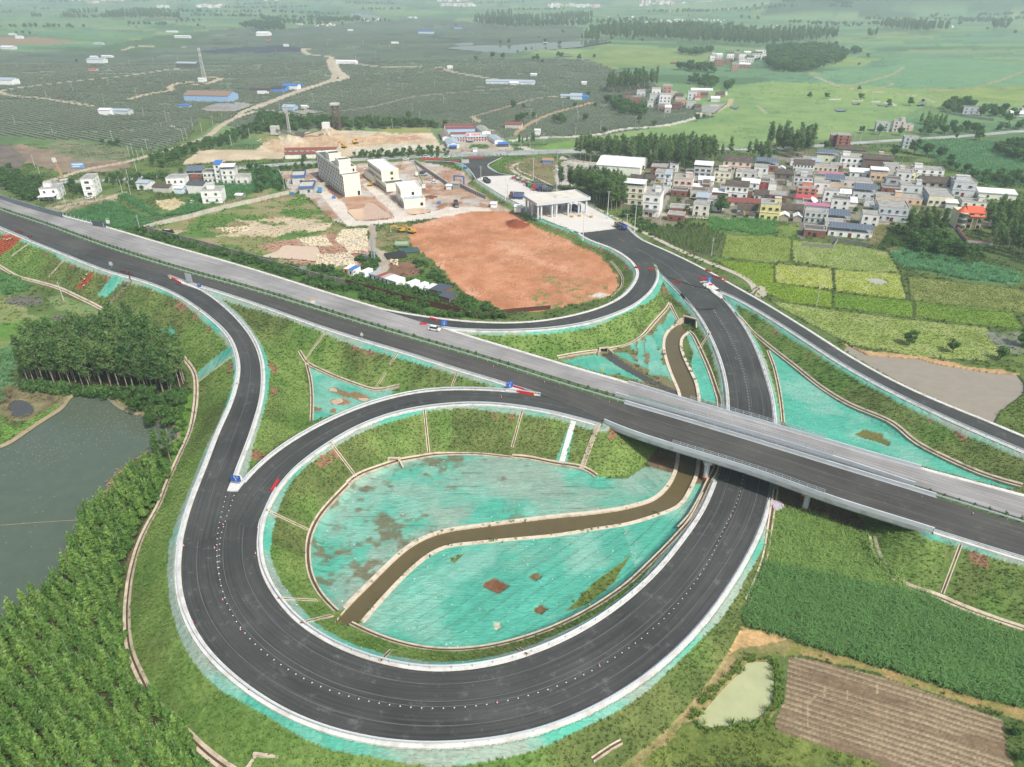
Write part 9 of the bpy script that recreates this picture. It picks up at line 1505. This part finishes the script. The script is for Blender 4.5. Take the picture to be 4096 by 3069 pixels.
for P_,n in((F((1370,920),(1470,915),(1472,1010),(1400,1015),(1340,960)),900),(F((1270,1020),(1400,1010),(1430,1060),(1256,1078)),900),(F((1190,955),(1300,945),(1330,985),(1220,985)),350),(F((860,915),(1000,905),(1010,925),(900,930)),120),(F((2120,850),(2180,855),(2170,880),(2110,875)),80),(F((1020,560),(1300,530),(1700,545),(1500,600),(1100,620)),500),(WP('b1',(1160,1160),(1240,1170),(1230,1220),(1160,1200)),120)):
 q2=grid_in(P_,1,1,0,.5);q2=q2[rng.permutation(len(q2))[:n]];rp.append(q2)
rp=np.vstack(rp);scatter('rubble',np.c_[rp,HZ(rp)+.25],ROCK,rng.uniform(.4,1.7,len(rp)))
k=(netm>.9)&(rng.random(SHP)<area*.035)&(Y<330);scatter('net_stones',np.stack([X[k],Y[k],H[k]+.05],1),STN_,rng.uniform(.7,1.6,int(k.sum())))
lk=grid_in(lake,1.0,1.0,0,.5);lw=[Wn(t('c0',p))[0]for p in((920,920),(700,850),(1060,1040),(880,1040),(1350,1080),(240,1300),(500,1270),(1200,1030))];dn=sum(np.exp(-((lk-c)**2).sum(1)/60)for c in lw)*.5+.04;lk=lk[rng.random(len(lk))<dn];scatter('floating_leaves',np.c_[lk,np.full(len(lk),-.43)],[(MB().add([(-.3,-.12,0),(.3,-.1,0),(.25,.12,.01),(-.25,.14,.01)],[(0,1,2,3)]).mesh('leaf',mat('floating_leaf',alb(156,138,120),.8,noise=.2)),)],rng.uniform(.3,.9,len(lk)))
def line3(P,z,r,name,m):P=np.c_[crom(P,2),np.full(len(crom(P,2)),z)];return tag(sweep(name,P,[(-r,0),(0,r),(r,0)],m),kind='structure')
line3(WP('c0',(0,1265),(80,1230),(200,1150),(330,1060),(450,985),(530,930),(590,850),(660,805),(760,790),(880,805),(960,860),(1050,930),(1200,985)),-.2,.7,'mud_bank',mat('mud_pale',alb(158,148,118),.95,noise=.2));line3(WP('d0',(-300,330),(0,315),(200,300),(430,286)),-.40,.07,'floating_boom',mat('mud_pale',alb(158,148,118)));line3(WP('c0',(1385,1030),(1420,1080),(1440,1150),(1445,1240)),-.4,.18,'floating_boom',_M['mud_pale'])
DKN=mat('drain_net_green',alb(40,120,92),.8);DP=crom(WP('d2',(0,1470),(150,1350),(320,1160),(420,1010),(500,900),(560,790),(640,640)),2);f_=empty('net_fence',(DP[0][0],DP[0][1],0),0,'low dark green net fence at the foot of the big curved ramp on the right','fence')
for i in range(len(DP)-1):a,b=DP[i]-DP[0],DP[i+1]-DP[0];
MB_=MB();[MB_.bar((*(DP[i]-DP[0]),.5),(*(DP[i+1]-DP[0]),.5),.08,.9)for i in range(len(DP)-1)];MB_.obj('net',DKN,f_);[MB().tube((*(p-DP[0]),0),(*(p-DP[0]),1.2),.05,.05,6).obj('post',PARA,f_)for p in DP[::3]]
def culvert(tile,p,w,h,rz,label,zz=None,arch=False):
 px,py=t(tile,p)[0];L_=onbank(*Wn([(px,py)])[0])if zz is None else NA((*W(px,py,zz)[:2],zz));e=empty('culvert',tuple(L_),rz,label,'culvert','concrete culverts under the ramps');MB().box((0,.8,h/2-.3),(w,1.6,h)).obj('opening',DARK,e);mb=MB().box((0,0,h),(w+1.2,.6,.5))
 for s in(-1,1):mb.box((s*(w/2+.25),-.1,h/2-.4),(.5,.8,h+.6));mb.bar((s*(w/2+.3),-.3,h*.5),(s*(w/2+1.6),-2.6,.0),.35,h*.8)
 mb.obj('headwall',BEI,e)
culvert('c2',(1530,215),5,3.2,R(-38),'large square culvert mouth where the canal leaves the upper ramp',0);culvert('c1',(1195,1410),2.4,1.8,0,'small arched culvert at the rim of the netted bowl',0);culvert('c2',(790,450),2.6,1.8,R(10),'small culvert at the head of the dark stream',0);culvert('d0',(1480,1640),3.4,2.4,-.12,'square culvert on the outer bank at the bottom edge of the view',1.0)
tp=empty('tarpaulin',onroad(*t('d2',(748,215))[0]),0,'crumpled lilac tarpaulin beside the ramp under the bridge edge','tarpaulin');me=blob('cover',1.8,(1.1,1.4,.5),mat('tarp_lilac',alb(196,186,200),.8,noise=.1),3,2);link('cover',me,tp)
tk_=empty('storage_tank',place('ct',(657,275),0),R(0),'horizontal pale green cylindrical tank near the red soil','tank');MB().tube((-3.4,0,1.5),(3.4,0,1.5),1.5,1.5,18).obj('tank_shell',mat('tank_green',alb(150,176,146),.6),tk_);[MB().box((x,0,.2),(.5,2.4,.5)).obj('saddle',PARA,tk_)for x in(-2,2)]
for p,n,m,lab in(((590,365),9,BLK,'stack of black pipes near the gravel path'),((725,320),6,mat('pipe_teal',alb(60,90,92),.6),'stack of dark teal pipes below the green tank')):
 e=empty('pipe_stack',place('ct',p,0),R(20),lab,'pipes')
 for i in range(n):MB().tube((-5,i*.95-n*.47,.5+(i%2)*.35),(5,i*.95-n*.47,.5+(i%2)*.35),.45,.45,8).obj('pipe',m,e)
bb=empty('covered_machine',place('b0',(1450,505),0),R(-10),'black covered machine standing on pale sand west of the station','machine');MB().box((0,0,1.1),(6,2.4,2.0),top=(.85,.8)).obj('cover',BLK,bb);MB().box((0,0,2.2),(3.4,1.2,.15)).obj('top_pad',PARA,bb)
for p,lab in(((935,1150),'blue tarpaulin heap left of the lattice pylon'),((1580,680),'blue sheets scattered in the station yard'),((672,635),'small blue bin on the white yard path'),((315,600),'blue portable toilet at the corner of the yard wall')):e=empty('blue_item',place('b1',p,0),0,lab,'tarpaulin' if 'tarp' in lab or 'sheet' in lab else 'bin');MB().box((0,0,.7),(2.2,1.4,1.5),top=(.9,.8)).obj('cover',METB,e)
fr_=empty('gate_frame',place('b1',(1712,510),0),R(-20),'bright blue steel gate frame beside the unfinished gatehouse','gate');MB().box((0,0,2.6),(.8,.8,5.2)).box((7,0,2.6),(.8,.8,5.2)).obj('post',METB,fr_);MB().box((3.5,0,5.5),(7.8,.9,.8)).obj('beam',METB,fr_)
# haze over the plain
hb=MB().box((0,7000,94),(36000,18000,194));hm=bpy.data.materials.new('haze');hm.use_nodes=True;nt=hm.node_tree;nt.nodes.clear();ho=nt.nodes.new('ShaderNodeOutputMaterial');pv=nt.nodes.new('ShaderNodeVolumePrincipled');pv.inputs['Color'].default_value=(.80,.93,1.0,1);pv.inputs['Density'].default_value=2.0e-4;pv.inputs['Anisotropy'].default_value=.2;nt.links.new(pv.outputs[0],ho.inputs['Volume'])
hz=hb.obj('haze',hm);tag(hz,kind='stuff')
